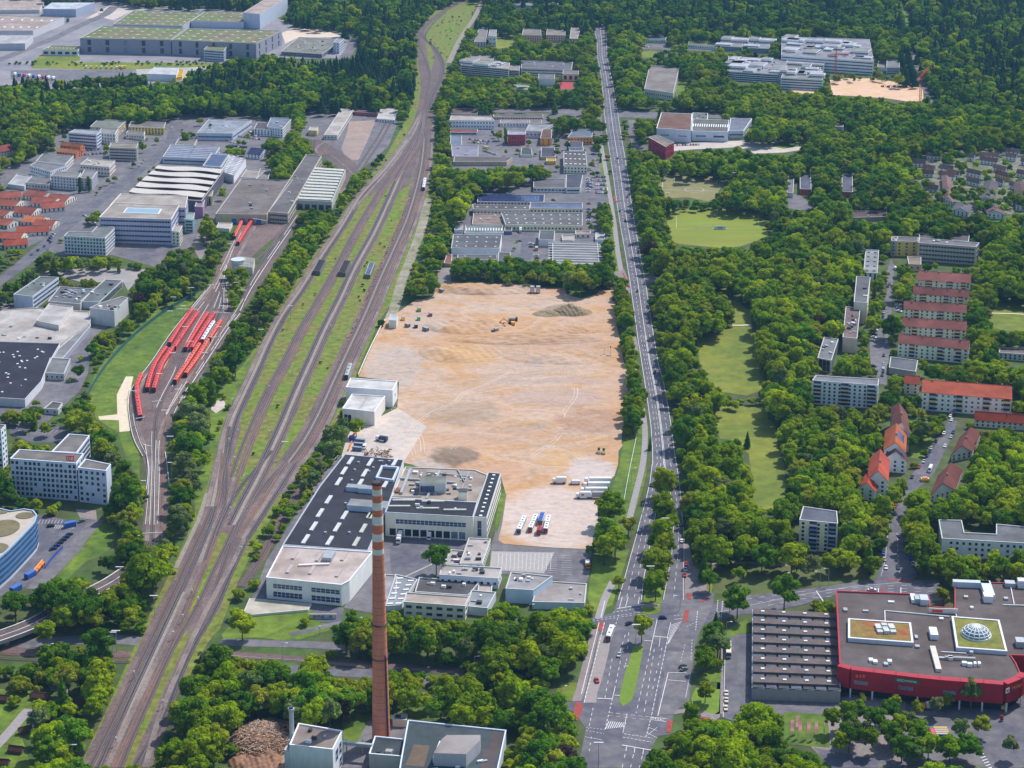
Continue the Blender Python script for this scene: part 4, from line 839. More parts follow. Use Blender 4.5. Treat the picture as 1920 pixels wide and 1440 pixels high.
# ---- curved blue building
def curved_building():
 roof=q(-60,1092,0,1047,25,1024,50,998,66,980,70,968,63,959,45,956,20,960,0,955,-60,950);h=hgt(968,1020)
 pts=[G(*p,h) for p in roof];n=len(pts)
 L=[Vector((*p,0)) for p in pts];sm=smooth_world(L+[L[0]],6)[:-1];pts=[(p.x,p.y) for p in sm];n=len(pts)
 a=sum(pts[i][0]*pts[(i+1)%n][1]-pts[(i+1)%n][0]*pts[i][1] for i in range(n))
 if a<0:pts=pts[::-1]
 org=(*G(20,1000),0);t=thing('curved_office','curved blue glass office with oval planted roof beds','office',org)
 blue=mat('blue_cladding',(.10,.24,.48),var=.12,scale=.3,rough=.4);gb=mat('blue_glass',(.05,.12,.22),var=.4,rough=.15,spec=.6)
 for k in range(5):
  z0=h*k/5;o=inset(pts,.25*(0 if k%2 else 0));b=MB();b.prism(o,z0+.02,z0+h/5*.52,blue if k else wallm('B4BCC6'),top=False);b.build('cladding_band',t,org)
  b=MB();b.prism(inset(pts,.25),z0+h/5*.5,z0+h/5*1.02,gb,top=False);b.build('window_band',t,org)
 b=MB();b.prism(pts,h-.2,h+.9,mat('blue_rim',(.35,.48,.62),var=.05),top=False);inn=inset(pts,.8)
 for i in range(n):j=(i+1)%n;b.add([(*pts[i],h+.9),(*pts[j],h+.9),(*inn[j],h+.9),(*inn[i],h+.9)],[(0,1,2,3)],MATS['blue_rim'])
 b.build('parapet',t,org)
 b=MB();b.add([(*p,h+.3) for p in inn],[tuple(range(n))],mat('roof_gravel',(.46,.40,.33),var=.12,scale=.3));ro=b.build('roof',t,org)
 for (px,py,rx,ry) in ((47,968,17,6),(6,992,30,16),(-8,1030,24,10),(2,962,12,3)):
  cx,cy_=G(px,py,h);wx=abs(G(px+rx,py,h)[0]-cx);wy=abs(G(px,py-ry,h)[1]-cy_)
  b=MB();b.cyl((0,0,0),1,1,.35,mat('sedum_brown',(.17,.14,.07),var=.25,scale=.2),28);b.v=[(cx+v[0]*wx,cy_+v[1]*wy,h+.3+v[2]) for v in b.v];b.build('planted_bed',ro,org)
 paint(occ,hull([proj(*p,h) for p in pts]+[proj(*p,0) for p in pts]),True);paint(base_occ,[proj(*p,0) for p in pts],True)
curved_building()
# ---- central factory
f1=building('factory','long flat factory with dark roof and rows of cream skylights','factory',q(530,1023,690,1034,722,962,733,935,757,864,646,853,600,912),0,'C9C6BE','41414B',windows=None,h=11.5,rim='9EA2AA',edges=None)
def strips(Bq_,pts,ln,wd,m,name='skylight',ht=.7,ang=None):
 h=Bq_['h']
 for (px,py) in pts:
  x,y=G(px,py,h);s=MB();rz=ang if ang is not None else math.atan2(Bq_['pts'][1][1]-Bq_['pts'][0][1],Bq_['pts'][1][0]-Bq_['pts'][0][0])
  s.box((x,y,h),(wd*.9,ln,ht),m,rz);s.build(name,Bq_['roof'],Bq_['org'])
cream_sky=mat('skylight_cream',(.46,.46,.38),var=.15,scale=.5,rough=.5);pale_sky=mat('skylight_pale',(.55,.56,.54),var=.15,rough=.5)
dv=Vector(G(646,853,11.5))-Vector(G(530,1023,11.5));ang=math.atan2(dv.y,dv.x)-math.pi/2
dirn=dv.normalized()
strips(f1,q(616,938,600,963,588,988,573,1012,646,967,632,990,618,1015,657,865,645,884,635,904,694,868,684,888,675,907,740,868,723,908),11,2.3,pale_sky,ang=ang)
strips(f1,q(681,992,668,1017,694,965,697,966),11,2.3,cream_sky,ang=ang)
for i,(px,py,w,d,hh) in enumerate(((690,954,22,9,3.4),(668,919,11,5,2.6),(688,922,9,5,2.8))):
 x,y=G(px,py,11.5);s=MB();s.box((x,y,11.5),(w,d,hh),wallm('9AA6B4'),ang,mtop=roofm('B2B6BA'));s.build('rooftop_unit',f1['roof'],f1['org'])
s=MB();rr=random.Random(3)
for (px,py) in q(672,868,665,882,660,902,692,885,700,878,716,866,730,866,610,1000,712,866,648,945,655,1000,724,874):
 x,y=G(px,py,11.5);s.box((x,y,11.5),(1.3,1.3,.9),steel,ang)
s.build('vents',f1['roof'],f1['org'],kind='stuff')
# raised frame round the inner court roof
s=MB();A4=[G(*p,11.5) for p in q(704,900,738,905,749,880,715,877)]
s.prism(A4,11.5,13.2,wallm('A9B2BC'),top=False);i4=inset(A4,1.2)
for i in range(4):j=(i+1)%4;s.add([(*A4[i],13.2),(*A4[j],13.2),(*i4[j],13.2),(*i4[i],13.2),(*i4[i],11.6),(*i4[j],11.6)],[(0,1,2,3),(3,2,5,4)],wallm('A9B2BC'))
s.build('roof_upstand',f1['roof'],f1['org'])
f2=building('factory','pink white roofed factory end with two rows of blue window bands','factory',q(499,1084,640,1098,655,1090,699,1036,530,1025),1122,'D6D2CA','D9C7BE',windows=None,rim='DAD6D2')
pts=f2['pts']
def face_bands(Bq_,pxa,pxb,rows,dy,colr=glass,trimm='DADAD6',name='window_band',frames=True):
 """bands on the wall under the two photographed roof corners"""
 h=Bq_['h'];Pa,Pb=Vector(G(*pxa,h)),Vector(G(*pxb,h));t=(Pb-Pa).normalized();nrm=Vector((t.y,-t.x))
 if nrm.y>0:nrm=-nrm
 rz=math.atan2(t.y,t.x);L=(Pb-Pa).length
 for (u0,u1,z0,z1) in rows:
  c=Pa+t*(L*(u0+u1)/2);w=L*(u1-u0);s=MB();s.box((c.x+nrm.x*.03,c.y+nrm.y*.03,z0),(w,.14,z1-z0),colr,rz)
  k=max(1,int(w/2.2))
  for j in range(k+1):
   e=Pa+t*(L*u0+w*j/k);s.box((e.x+nrm.x*.08,e.y+nrm.y*.08,z0),(.22,.16,z1-z0),wallm(trimm),rz)
  s.box((c.x+nrm.x*.08,c.y+nrm.y*.08,(z0+z1)/2-.06),(w,.16,.12),wallm(trimm),rz)
  s.build(name,Bq_['top'],Bq_['org'])
h2=f2['h'];bl=mat('blue_window',(.03,.055,.13),var=.5,scale=.4,rough=.15,spec=.6)
face_bands(f2,(499,1084),(640,1098),((.09,.48,h2*.56,h2*.76),(.60,.98,h2*.56,h2*.76),(.09,.48,h2*.14,h2*.38),(.60,.98,h2*.14,h2*.38)),0,bl)
strips(f2,q(553,1042,598,1046,543,1068,585,1070,645,1045,635,1075),9,2.0,mat('skylight_grey',(.42,.36,.34),var=.1),ang=ang)
x,y=G(617,1046,h2);s=MB();s.box((x,y,h2),(5,9,2.2),steel,ang);s.box((x-7,y-9,h2),(16,1.4,.9),wallm('C9BEB8'),.1);s.build('rooftop_unit',f2['roof'],f2['org'])
f3=building('factory','factory wing with cream loading front and dark roof','factory',q(722,962,887,971,895,943,733,935),1005,'CFC9B6','3E3F49',windows=None,rim='9EA2AA',units=4)
strips(f3,q(748,950,802,954,853,957,757,939,812,941),1.6,14,cream_sky,ang=0)
h3=f3['h']
face_bands(f3,(722,962),(887,971),((.12,.92,h3*.58,h3*.76),),0,bl)
Pa,Pb=Vector(G(722,962,h3)),Vector(G(887,971,h3));t_=(Pb-Pa).normalized();n_=Vector((t_.y,-t_.x));rz_=math.atan2(t_.y,t_.x);LL=(Pb-Pa).length
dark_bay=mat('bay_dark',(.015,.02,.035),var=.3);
for i in range(10):
 u=.085+.088*i;c=Pa+t_*(LL*u)
 s=MB();s.box((c.x+n_.x*.04,c.y+n_.y*.04,.9),(LL*.07,.2,3.9),dark_bay if i<8 else glass_pale,rz_)
 s.build('dock_door',f3['top'],f3['org'])
 s=MB();e=c+t_*(LL*.044);s.box((e.x+n_.x*.35,e.y+n_.y*.35,0),(.7,.7,4.6),wallm('D6D0C0'),rz_);s.build('pier',f3['top'],f3['org'])
f4=building('factory','narrow dark roofed wing at the right end of the factory with white ribbed side','factory',q(887,971,913,972,939,889,915,887),1009,'D2CEC2','3F434C',windows='band',floors=3,edges=[1],rim='A6A8AC',lights=(1,11,1.6,1.4))
h4=f4['h'];face_bands(f4,(887,971),(913,972),((.3,.62,h4*.12,h4*.86),),0,bl)
f5=building('factory','lower cluttered beige roof inside the factory block','factory',q(733,935,895,943,914,892,890,882,760,877),0,'BDB6A6','BFB0A2',windows=None,h=10.2,units=46,rim='B9B2A6')
x,y=G(812,918,10.2);s=MB();s.box((x,y,10.2),(15,11,6),wallm('A3ABB0'),0,mtop=roofm('8C9288'));s.box((x-3,y-5.6,11.2),(8,.3,3.6),bl);s.build('rooftop_unit',f5['roof'],f5['org'])
x,y=G(868,935,10.2);s=MB();s.box((x,y,10.2),(5,6,5),wallm('C6C2B6'),0,mtop=dark_metal);s.build('rooftop_unit',f5['roof'],f5['org'])
for (xa,ya,xb,yb,w) in ((750,897,855,905,1.0),(735,931,790,930,.5),(858,880,872,905,.5),(800,885,888,894,.6),(880,884,862,925,.5),(770,880,752,925,1.6),(825,883,800,935,1.2)):
 s=MB();s.bar((*G(xa,ya,10.9),10.9),(*G(xb,yb,10.9),10.9),w,steel);s.build('duct',f5['roof'],f5['org'])
x,y=G(744,921,10.2);s=MB()
for i in range(3):s.box((x-2+2.4*i,y,10.2),(1.8,6,1.0),brown_rust)
s.build('pipe_stack',f5['roof'],f5['org'])
for (name,lb,rf,bs,wc,rc,kw) in (('office_wing','white roofed office wing with red stripe on its side',q(862,1058,904,1058,920,1012,879,1010),1074,'C9C6C2','D0C4BC',dict(windows='grid',floors=2,units=7)),('office_wing','short white roofed block left of the red striped wing',q(832,1058,862,1060,873,1034,846,1032),1068,'CCC9C4','CFC3BC',dict(windows=None,units=8)),('workshop','white flat workshop in front of the red striped wing',q(824,1079,934,1086,941,1066,829,1060),1098,'C4C8CE','CFC7C2',dict(windows='grid',floors=1,units=9)),('workshop','slanting pale roofed workshop behind the chimney',q(722,1138,752,1136,783,1088,742,1078),1146,'C9CCD0','A9AEB4',dict(windows=None,lights=(2,6,3,1.2))),('workshop','dark grey flat roof in front of the parking bays',q(778,1111,878,1118,900,1092,786,1084),1121,'9C9C9C','6C6A6C',dict(windows=None,units=5)),('workshop','cream fronted workshop above the roadside trees',q(757,1130,872,1138,880,1120,762,1112),1156,'CFC6B8','CFC0B4',dict(windows='grid',floors=2,ww=3,pitch=4.5)),('workshop','pale blue grey flat roof right of the cream fronted workshop',q(874,1138,914,1142,930,1112,884,1108),1152,'B9C0C8','B4BABF',dict(windows=None,units=3)),('workshop','small white cube roof beside the round tree',q(895,1112,921,1113,924,1094,898,1093),1120,'C2C6CA','D2C4BA',dict(windows=None)),('workshop','pale flat workshop left of the parking bays',q(948,1105,1000,1108,1036,1082,958,1074),1130,'B4C2CE','B5B3B2',dict(windows=None,units=7)),('workshop','pale trapezoid roof at the corner of the factory premises',q(998,1130,1096,1132,1100,1096,1012,1090),1142,'B4C0CC','B9B0AC',dict(windows=None,units=4)),('annex','low grey canopy with white edge left of the chimney',q(705,1128,742,1124,745,1080,722,1078),1134,'BDC2C6','B3B4B4',dict(windows=None)),):
 building(name,lb,'office' if name=='office_wing' else 'workshop',rf,bs,wc,rc,**kw)
x,y=G(915,1040,4);s=MB()
# white canopy at left of yard
bt=building('tent_hall','long cream sheet roof leaning on the factory front','canopy',q(454,1154,578,1143,584,1132,468,1122),1158,'D2CABB','D4CCBA',windows=None,parapet=.1)
g1=thing('graffiti_wall','low pale wall with turquoise and pink graffiti below the factory','wall',(*G(605,1160),0));gx,gy=G(605,1160)
s=MB();s.box((gx,gy,0),(14,.4,2.6),wallm('C9B6A8'));s.build('wall',g1,(gx,gy,0));s=MB()
for i,cc in enumerate(((.05,.4,.45),(.55,.25,.35),(.1,.25,.5),(.6,.6,.6),(.05,.4,.45))):s.box((gx-4+2*i,gy-.24,.5+.2*(i%2)),(1.7,.06,1.5),mat('spray_%d'%i,cc,var=.4,scale=1))
s.build('graffiti',g1,(gx,gy,0))
# white halls on the site
w1=building('white_hall','upper of two white sheet halls on the sandy site','hall',q(649,727,736,733,745,716,657,710),758,'C9CACC','E6E4E0',windows='grid',floors=1,pitch=12,ww=2,wh=2,corner=0,rim='E4E4E2')
w2=building('white_hall','lower of two white sheet halls with one open bay','hall',q(642,767,702,773,722,744,660,740),792,'CBC6BC','EAE7E2',windows=None,rim='E4E4E2')
face_bands(w2,(642,767),(702,773),((.05,.28,.2,w2['h']*.62),),0,dark_bay,name='open_bay')
s=MB();A2=[Vector(p) for p in w2['pts']];s.bar((*((A2[0]+A2[1])/2),w2['h']+.3),(*((A2[2]+A2[3])/2),w2['h']+.3),.4,steel);s.build('roof_seam',w2['roof'],w2['org'])
building('site_container','tall white site container at the gate of the sandy site','container',q(729,600,743,601,746,592,732,590),615,'BDC4B8','D6E0E8',windows=None,parapet=.1)
# ---- trading estate
E=[('top strip of brown workshops behind the trading estate',q(925,220,1018,221,1018,215,925,215),224,'B7A79A','8C7B72',dict(windows='grid',floors=1)),('pair of brown sheds at the left end behind the trading estate',q(846,214,895,215,896,205,848,203),218,'A79A90','86716A',dict(windows=None)),('long white building with slit windows at the left of the trading estate',q(843,226,927,227,921,219,846,217),241,'DAD8D4','D9CFC6',dict(windows='grid',floors=2,pitch=3.2)),('low brick red roof in the trading estate',q(844,249,895,249,896,243,844,242),253,'B9C2CC','9C5C4E',dict(windows='band',floors=1)),('blue grey shed with white edge at the left of the trading estate',q(844,272,865,273,866,255,845,254),276,'B9B4B0','8393A8',dict(windows=None)),('pale lilac roofed hall in the trading estate',q(848,294,896,294,897,273,846,272),301,'B9B4B4','A4A1B4',dict(windows=None,units=2)),('long brown grey shed closing the trading estate car park',q(850,304,950,304,961,296,852,295),311,'A9977E','7D716C',dict(windows=None)),('twin white edged shed roof in the middle of the trading estate',q(938,231,990,231,990,225,938,225),238,'D2D0CC','B0A49A',dict(windows='grid',floors=1)),('white edged shed right of the twin one',q(993,232,1016,232,1016,225,993,225),238,'CFC9C0','A08E80',dict(windows=None)),('red walled building with dark glass upper floor',q(952,253,985,253,986,247,953,246),272,'A8343A','B7BCC8',dict(windows='band',floors=2)),('pale grey hall behind the orange cube',q(986,246,1014,247,1037,234,992,233),258,'C6C4C2','AEB1B6',dict(windows='grid',floors=1)),('bright orange cube with brown roof',q(1013,260,1034,260,1034,244,1017,243),273,'E58F2B','7B5A4C',dict(windows='grid',floors=3,pitch=5)),('orange office with blue grey roof by the main road',q(1064,258,1110,258,1112,243,1076,243),271,'D98A4A','7F8A98',dict(windows='grid',floors=2)),('small purple roofed building in front of the orange office',q(1066,277,1092,277,1093,267,1067,266),284,'B7BDC4','5E5E74',dict(windows='grid',floors=1)),('dark purple roofed hall with yellow annex',q(1014,295,1041,295,1040,278,1015,277),300,'B59C6C','5C5868',dict(windows=None)),('yellow box below the dark purple roof',q(1024,303,1042,303,1042,297,1025,297),309,'C9A02E','DDB52A',dict(windows=None)),('dark green grey shed with white gable',q(976,291,998,291,996,279,978,278),295,'C6C8C8','55605A',dict(windows=None)),('flat hall with thirteen round rooflights',q(1057,312,1101,313,1098,286,1057,284),325,'D6CFB8','6F6B6B',dict(windows='grid',floors=2,lights=(5,3,2.2,2.2))),('small white porch building behind the round rooflight hall',q(1068,284,1094,284,1094,277,1068,276),288,'C9C6C4','A8A4A4',dict(windows=None)),('grey ribbed shed left of the rooftop panel showroom',q(1000,352,1060,353,1060,336,1001,335),360,'D2CFCA','79787A',dict(windows='grid',floors=1,ww=2.5)),('showroom with dark panels on its roof beside the car lot',q(1061,353,1088,353,1093,329,1062,328),362,'D4D6DA','5F6070',dict(windows='band',floors=1)),('long roof covered with blue panels',q(895,379,1020,380,1021,366,896,364),384,'B7AFA4','3F4A86',dict(windows='grid',floors=1)),('long grey shed at the back of the big works',q(887,393,993,394,993,386,886,384),404,'B9B0A6','746E6E',dict(windows='grid',floors=1,lights=(6,1,2,1.4))),('blue roofed shed at the back of the big works',q(994,391,1092,392,1092,381,994,380),400,'C6BCA4','76829E',dict(windows='grid',floors=1)),('wide grey roofed works with small white rooflights',q(948,422,1092,424,1092,400,940,400),433,'C9C4A0','7B7D7D',dict(windows='grid',floors=1,lights=(9,3,1.6,1.6))),('brown gravel roof left of the wide grey works',q(885,421,947,422,940,403,888,401),426,'B7A79A','A38F84',dict(windows=None,units=5)),('pale ribbed roof hall above the white fronted warehouse',q(871,438,944,438,942,424,873,423),443,'D0D2D4','8A9494',dict(windows=None,lights=(14,1,.8,8))),('white fronted warehouse with grey roof',q(846,466,937,467,941,442,850,441),479,'D4D6DA','75777B',dict(windows=None,lights=(5,3,1.4,1.4))),('low grey roof below the white fronted warehouse',q(858,488,932,488,932,479,858,479),492,'C2C2C4','7A7878',dict(windows=None,units=3)),('dark flat block at the end of the low grey roof',q(933,493,958,493,957,475,935,474),501,'C9C8C6','6E6C72',dict(windows='grid',floors=1)),('small dark shed with blue wall between two works',q(946,434,960,434,960,418,947,418),440,'4E5E86','6F625C',dict(windows=None)),('grey gabled store beside the estate street',q(1010,450,1039,451,1040,434,1012,433),462,'D0CCC8','6F7378',dict(windows=None)),('white ribbed roof warehouse at the end of the trading estate',q(1036,496,1124,498,1120,456,1036,455),504,'BFAE9C','8B8A8C',dict(windows='grid',floors=1,lights=(1,9,46,.8))),('small cream office with two windows near the main road',q(1079,440,1107,440,1107,434,1079,433),446,'D2C8B8','C0A296',dict(windows='grid',floors=1)),('pair of small cream sheds behind the white ribbed warehouse',q(1054,451,1076,452,1077,442,1054,441),455,'D0C8B8','CFC8BA',dict(windows=None)),('white garage by the hedge of the main road',q(1116,450,1133,450,1134,438,1117,437),456,'D6D8DC','D2D6D2',dict(windows=None)),('red brown shed at the gate left of the estate',q(832,494,846,495,848,478,838,477),500,'A9807A','9C6454',dict(windows=None)),('small white shed beside the railway at the trading estate',q(852,432,868,432,868,424,853,423),437,'DCDCDE','C9C9D0',dict(windows=None)),]
for lb,rf,bs,wc,rc,kw in E:
 Bd[lb]=building('workshop',lb,'commercial building',rf,bs,wc,rc,**kw)
solar_rows(Bd['long roof covered with blue panels'],18,1)
# ---- top centre schools and flats
for lb,rf,bs,wc,rc,kw in (('grey school block with two dark towers of windows, top centre',q(889,79,911,79,915,53,899,51),88,'C4C0BE','9E9A98',dict(windows='grid',floors=3)),('white frame like block right of the grey school block',q(916,68,930,69,931,56,918,56),86,'C9C6C4','A8A4A0',dict(windows='grid',floors=2,ww=2.6,pitch=4)),('peach coloured flats, first of three in the top row',q(979,66,1015,67,1014,56,981,54),79,'D3A488','9C948A',dict(windows='grid',floors=3)),('peach coloured flats, second of three in the top row',q(1024,66,1060,67,1060,57,1026,55),78,'D3A68C','9C948A',dict(windows='grid',floors=3)),('peach coloured flats, third of three in the top row, end on',q(1068,73,1083,73,1089,53,1071,52),80,'DAB79A','B5ACA0',dict(windows='grid',floors=3)),('long white terraced school with window bands',q(864,122,954,130,956,118,868,113),138,'CFC6C0','B9B0A8',dict(windows='band',floors=4)),('upper terrace of the long white school',q(882,111,925,114,926,106,883,103),122,'CDBFB8','AFA8A0',dict(windows='band',floors=3)),('right end wing of the long white school',q(950,131,974,133,975,124,950,122),141,'D0C8C2','ABA49C',dict(windows='band',floors=3)),('broad school roof with yellow skylight strip',q(977,128,1071,131,1074,117,978,114),140,'C9BDB0','7F7E86',dict(windows='band',floors=2,units=5)),('gym with vertical window bays beside the red court',q(1055,139,1085,140,1085,133,1056,132),152,'C6AE94','8C8886',dict(windows='grid',floors=1,pitch=5,ww=3.6,wh=5)),('white gym between the school and the courts',q(1010,148,1040,149,1040,140,1010,139),160,'CFD2D6','828088',dict(windows=None)),('long low building at the very top beyond the trees',q(960,10,1003,11,1002,5,962,4),15,'C4C8C6','9C9E9A',dict(windows='grid',floors=1)),('small pale building at the top right of the long low one',q(1018,9,1048,9,1049,5,1020,4),13,'CFC9BE','B7AEA4',dict(windows='grid',floors=1)),('grey square pavilion with overhanging roof in the wood',q(1210,75,1248,76,1250,68,1214,67),80,'C9CCC9','6C7C8C',dict(windows='grid',floors=1)),('long white pavilion with planted roof beside a car park',q(1290,84,1342,88,1344,82,1292,78),90,'D9D8D0','7F8C5C',dict(windows='grid',floors=1)),('parking deck with open grey top level',q(1208,168,1262,176,1274,126,1218,124),181,'C4BEB6','9E958F',dict(windows='grid',floors=1,parapet=1.1)),('silver swimming hall with reddish gravel roof',q(1231,241,1296,245,1297,214,1240,212),264,'B9C2CE','8E6A58',dict(windows='grid',floors=1,pitch=14,ww=9,wh=.8,rim='D6DCE2')),('middle part of the silver swimming hall with striped roof',q(1297,246,1365,248,1367,226,1299,224),264,'B7C0CC','7C7C76',dict(windows='grid',floors=1,pitch=16,ww=11,wh=2,lights=(16,1,1,14),rim='D6DCE2')),('raised plant room on the silver swimming hall',q(1297,225,1327,226,1327,213,1299,212),240,'BCC6D0','8A8E84',dict(windows=None,units=6,rim='D6DCE2')),('right part of the silver swimming hall with blue pool window',q(1366,246,1394,246,1410,223,1370,223),260,'BCC4CC','878E9C',dict(windows='band',floors=1,rim='D6DCE2')),('dark red clad sports building by the swimming hall',q(1216,258,1248,276,1264,268,1232,254),281,'9C2233','9A8A7C',dict(windows='grid',floors=2,wh=2.4,ww=2,pitch=4)),('large white campus block with terraces, rear right',q(1465,104,1638,116,1630,74,1466,69),128,'CFD0D6','A7A8B0',dict(windows='band',floors=4,units=40)),('white campus block at the left of the group',q(1364,134,1470,141,1476,113,1366,106),150,'CBCDD4','A6A8AC',dict(windows='band',floors=4,units=30)),('white campus block nearest to the sandy pit',q(1464,146,1543,150,1538,127,1476,123),166,'CED2D8','9EA09C',dict(windows='band',floors=4,units=16)),('small campus block with brown roof patches, left',q(1351,87,1392,89,1393,69,1353,67),96,'C4CCD6','9E9A98',dict(windows='band',floors=3,units=6)),('small campus block right of the brown patched one',q(1403,90,1443,92,1443,72,1405,67),99,'C6CCD4','A3A6B4',dict(windows='band',floors=3,units=8)),('white bridge building joining the campus blocks',q(1476,118,1545,122,1548,108,1478,104),134,'D2D2D6','BDBABE',dict(windows='band',floors=3,units=8)),('grey ribbed building between the campus and the crane',q(1662,127,1687,127,1686,113,1663,112),140,'C2C0BC','8E908E',dict(windows='band',floors=3)),('low white annex beside the grey ribbed building',q(1645,126,1664,128,1664,117,1647,115),132,'C9C6C0','94958C',dict(windows=None)),('slate roofed bungalow with red base in the wood, first',q(1475,362,1487,363,1489,332,1478,331),392,'C7C6CC','8F9098',dict(windows=None,h=4)),('slate roofed bungalow with brick end in the wood, second',q(1500,355,1521,356,1520,324,1500,323),0,'A8503E','6C6F7C',dict(windows='grid',floors=1,h=5)),('slate roofed bungalow alone in the wood, third',q(1578,360,1599,361,1598,328,1579,327),0,'A05A44','6C6C7C',dict(windows=None,h=5)),('long brown roofed hall hidden in the wood',q(1598,409,1663,407,1662,397,1597,395),416,'8F8A84','6E5C56',dict(windows=None,units=2)),('tiny white house among the trees below the sandy pit',q(1565,238,1581,239,1582,231,1567,230),244,'CFCFD0','9C8C80',dict(windows=None)),('long terrace home with yellow end bay',q(1680,453,1721,454,1722,446,1674,444),480,'C9AE5E','8C8488',dict(windows='grid',floors=4,pitch=5,ww=1.6)),('end bay of the long terrace home',q(1671,452,1680,453,1684,445,1672,444),480,'9A9690','8C8488',dict(windows='grid',floors=4)),('long grey terrace home with rows of balconies',q(1722,456,1830,464,1836,456,1724,447),489,'9A9288','8A8286',dict(windows='band',floors=4,units=5,blank=.0)),('white rooftop block on the terrace home',q(1723,452,1748,453,1751,442,1724,437),462,'CFC9C0','7C7874',dict(windows='band',floors=1)),('grey rooftop block on the terrace home',q(1784,450,1816,454,1818,440,1786,437),462,'9C9490','6E6668',dict(windows=None)),('small orange and white building before the terrace home',q(1704,496,1727,497,1727,483,1701,482),508,'C4A084','A89684',dict(windows='grid',floors=1)),('white slab of flats with grey green roof, farthest of the staggered row',q(1619,512,1645,513,1648,470,1623,469),532,'C9C6BE','A8AEB0',dict(windows='grid',floors=5,lights=(2,5,2,2,dark_metal))),('cream slab of flats with dark grey roof, second of the staggered row',q(1601,567,1626,569,1632,521,1606,519),606,'CFC3AE','77787C',dict(windows=None,edges=[1],units=2)),('slab of flats with reddish gravel roof, third of the staggered row',q(1580,633,1607,636,1613,578,1586,576),660,'CBB29C','8C7876',dict(windows='grid',edges=[1],floors=6,units=14)),('white slab of flats with balconies, nearest of the staggered row',q(1533,672,1559,677,1572,637,1545,633),694,'CCC9C8','94969A',dict(windows='band',floors=5,edges=[0,1],units=5)),('long white block of flats with dark windows beside the lawn',q(1523,714,1646,724,1648,712,1530,705),757,'C6C8CC','92969C',dict(windows='grid',floors=6,pitch=3.0)),('low grey building with cream panel on its roof',q(1667,690,1717,698,1721,677,1670,670),701,'8F8F90','76787E',dict(windows=None)),('beige flats cut by the right edge',q(1873,662,1960,668,1960,656,1875,652),674,'C4C2BE','94857E',dict(windows='grid',floors=2)),('tower of flats with yellow strips and blue balconies',q(1499,976,1571,983,1569,960,1506,951),1030,'CFC4A6','6F7480',dict(windows='grid',floors=7,pitch=3.4,ww=1.5)),('white school with three part grey roof',q(1766,1011,1920,1020,1960,1022,1960,990,1911,988,1868,984,1868,1003,1808,1000,1803,977,1760,976),1043,'CFD0D2','7C7F82',dict(windows='grid',floors=3,pitch=3.2,blank=.3)),):
 cat={'pa':'car park'}.get(lb[:2],'building')
 Bd[lb]=building('block_of_flats' if 'flats' in lb else ('school' if 'school' in lb else ('campus_block' if 'campus' in lb else 'public_building')),lb,'flats' if 'flats' in lb else ('school' if 'school' in lb else 'building'),rf,bs,wc,rc,**kw)
def terraces(lb,n,seed):
 B_=Bd[lb];rr=random.Random(seed);A,Bq,D=Vector(B_['pts'][0]),Vector(B_['pts'][1]),Vector(B_['pts'][-1]);rz=math.atan2((Bq-A).y,(Bq-A).x);h=B_['h']
 for k in range(n):
  u,v=rr.uniform(.08,.92),rr.uniform(.12,.95);c=A+(Bq-A)*u+(D-A)*v;w,d,hh=rr.uniform(9,24),rr.uniform(9,26),rr.choice((2.2,3.2,4.6));m=rr.choice(('CFD0D6','B9BAC0','A3A49C'))
  s=MB();s.box((c.x,c.y,h),(w,d,hh),wallm('D4D5DA'),rz,mtop=roofm(m));s.box((c.x,c.y,h+hh-.6),(w+.5,d+.5,.35),wallm('DADADC'),rz);s.box((c.x,c.y,h+.8),(w+.1,d+.1,1.1),glass,rz);s.build('terrace_block',B_['top'],B_['org'])
for k,v in (('large white campus block with terraces, rear right',26),('white campus block at the left of the group',15),('white campus block nearest to the sandy pit',9),('small campus block with brown roof patches, left',3),('small campus block right of the brown patched one',3),('long white terraced school with window bands',6)):terraces(k,v,v)
# balconies on the tower and the terrace home
def balconies(B_,pxa,pxb,cols,floors,w,m1,m2,name='balcony'):
 h=B_['h'];Pa,Pb=Vector(G(*pxa,h)),Vector(G(*pxb,h));t=(Pb-Pa).normalized();n=Vector((t.y,-t.x));n=-n if n.y>0 else n
 rz=math.atan2(t.y,t.x);L=(Pb-Pa).length
 for u in cols:
  for k in range(floors):
   z=h*(k+.12)/floors;c=Pa+t*(L*u)+n*.8;s=MB();s.box((c.x,c.y,z),(w,1.6,.2),concrete,rz)
   s.box((c.x+n.x*.78,c.y+n.y*.78,z+.2),(w,.1,.95),m1 if (k+int(u*10))%3 else m2,rz);s.box((c.x-n.x*.7,c.y-n.y*.7,z+.3),(w*.9,.16,2.0),glass,rz)
   s.build(name,B_['top'],B_['org'])
bb=mat('balcony_blue',(.14,.2,.34),var=.2)
balconies(Bd['tower of flats with yellow strips and blue balconies'],(1499,976),(1571,983),(.36,.86),7,4.5,bb,wallm('B7B2C0'))
balconies(Bd['long white block of flats with dark windows beside the lawn'],(1523,714),(1646,724),(.08,.5,.9),6,5.5,wallm('A9AEB8'),wallm('D2A48C'))
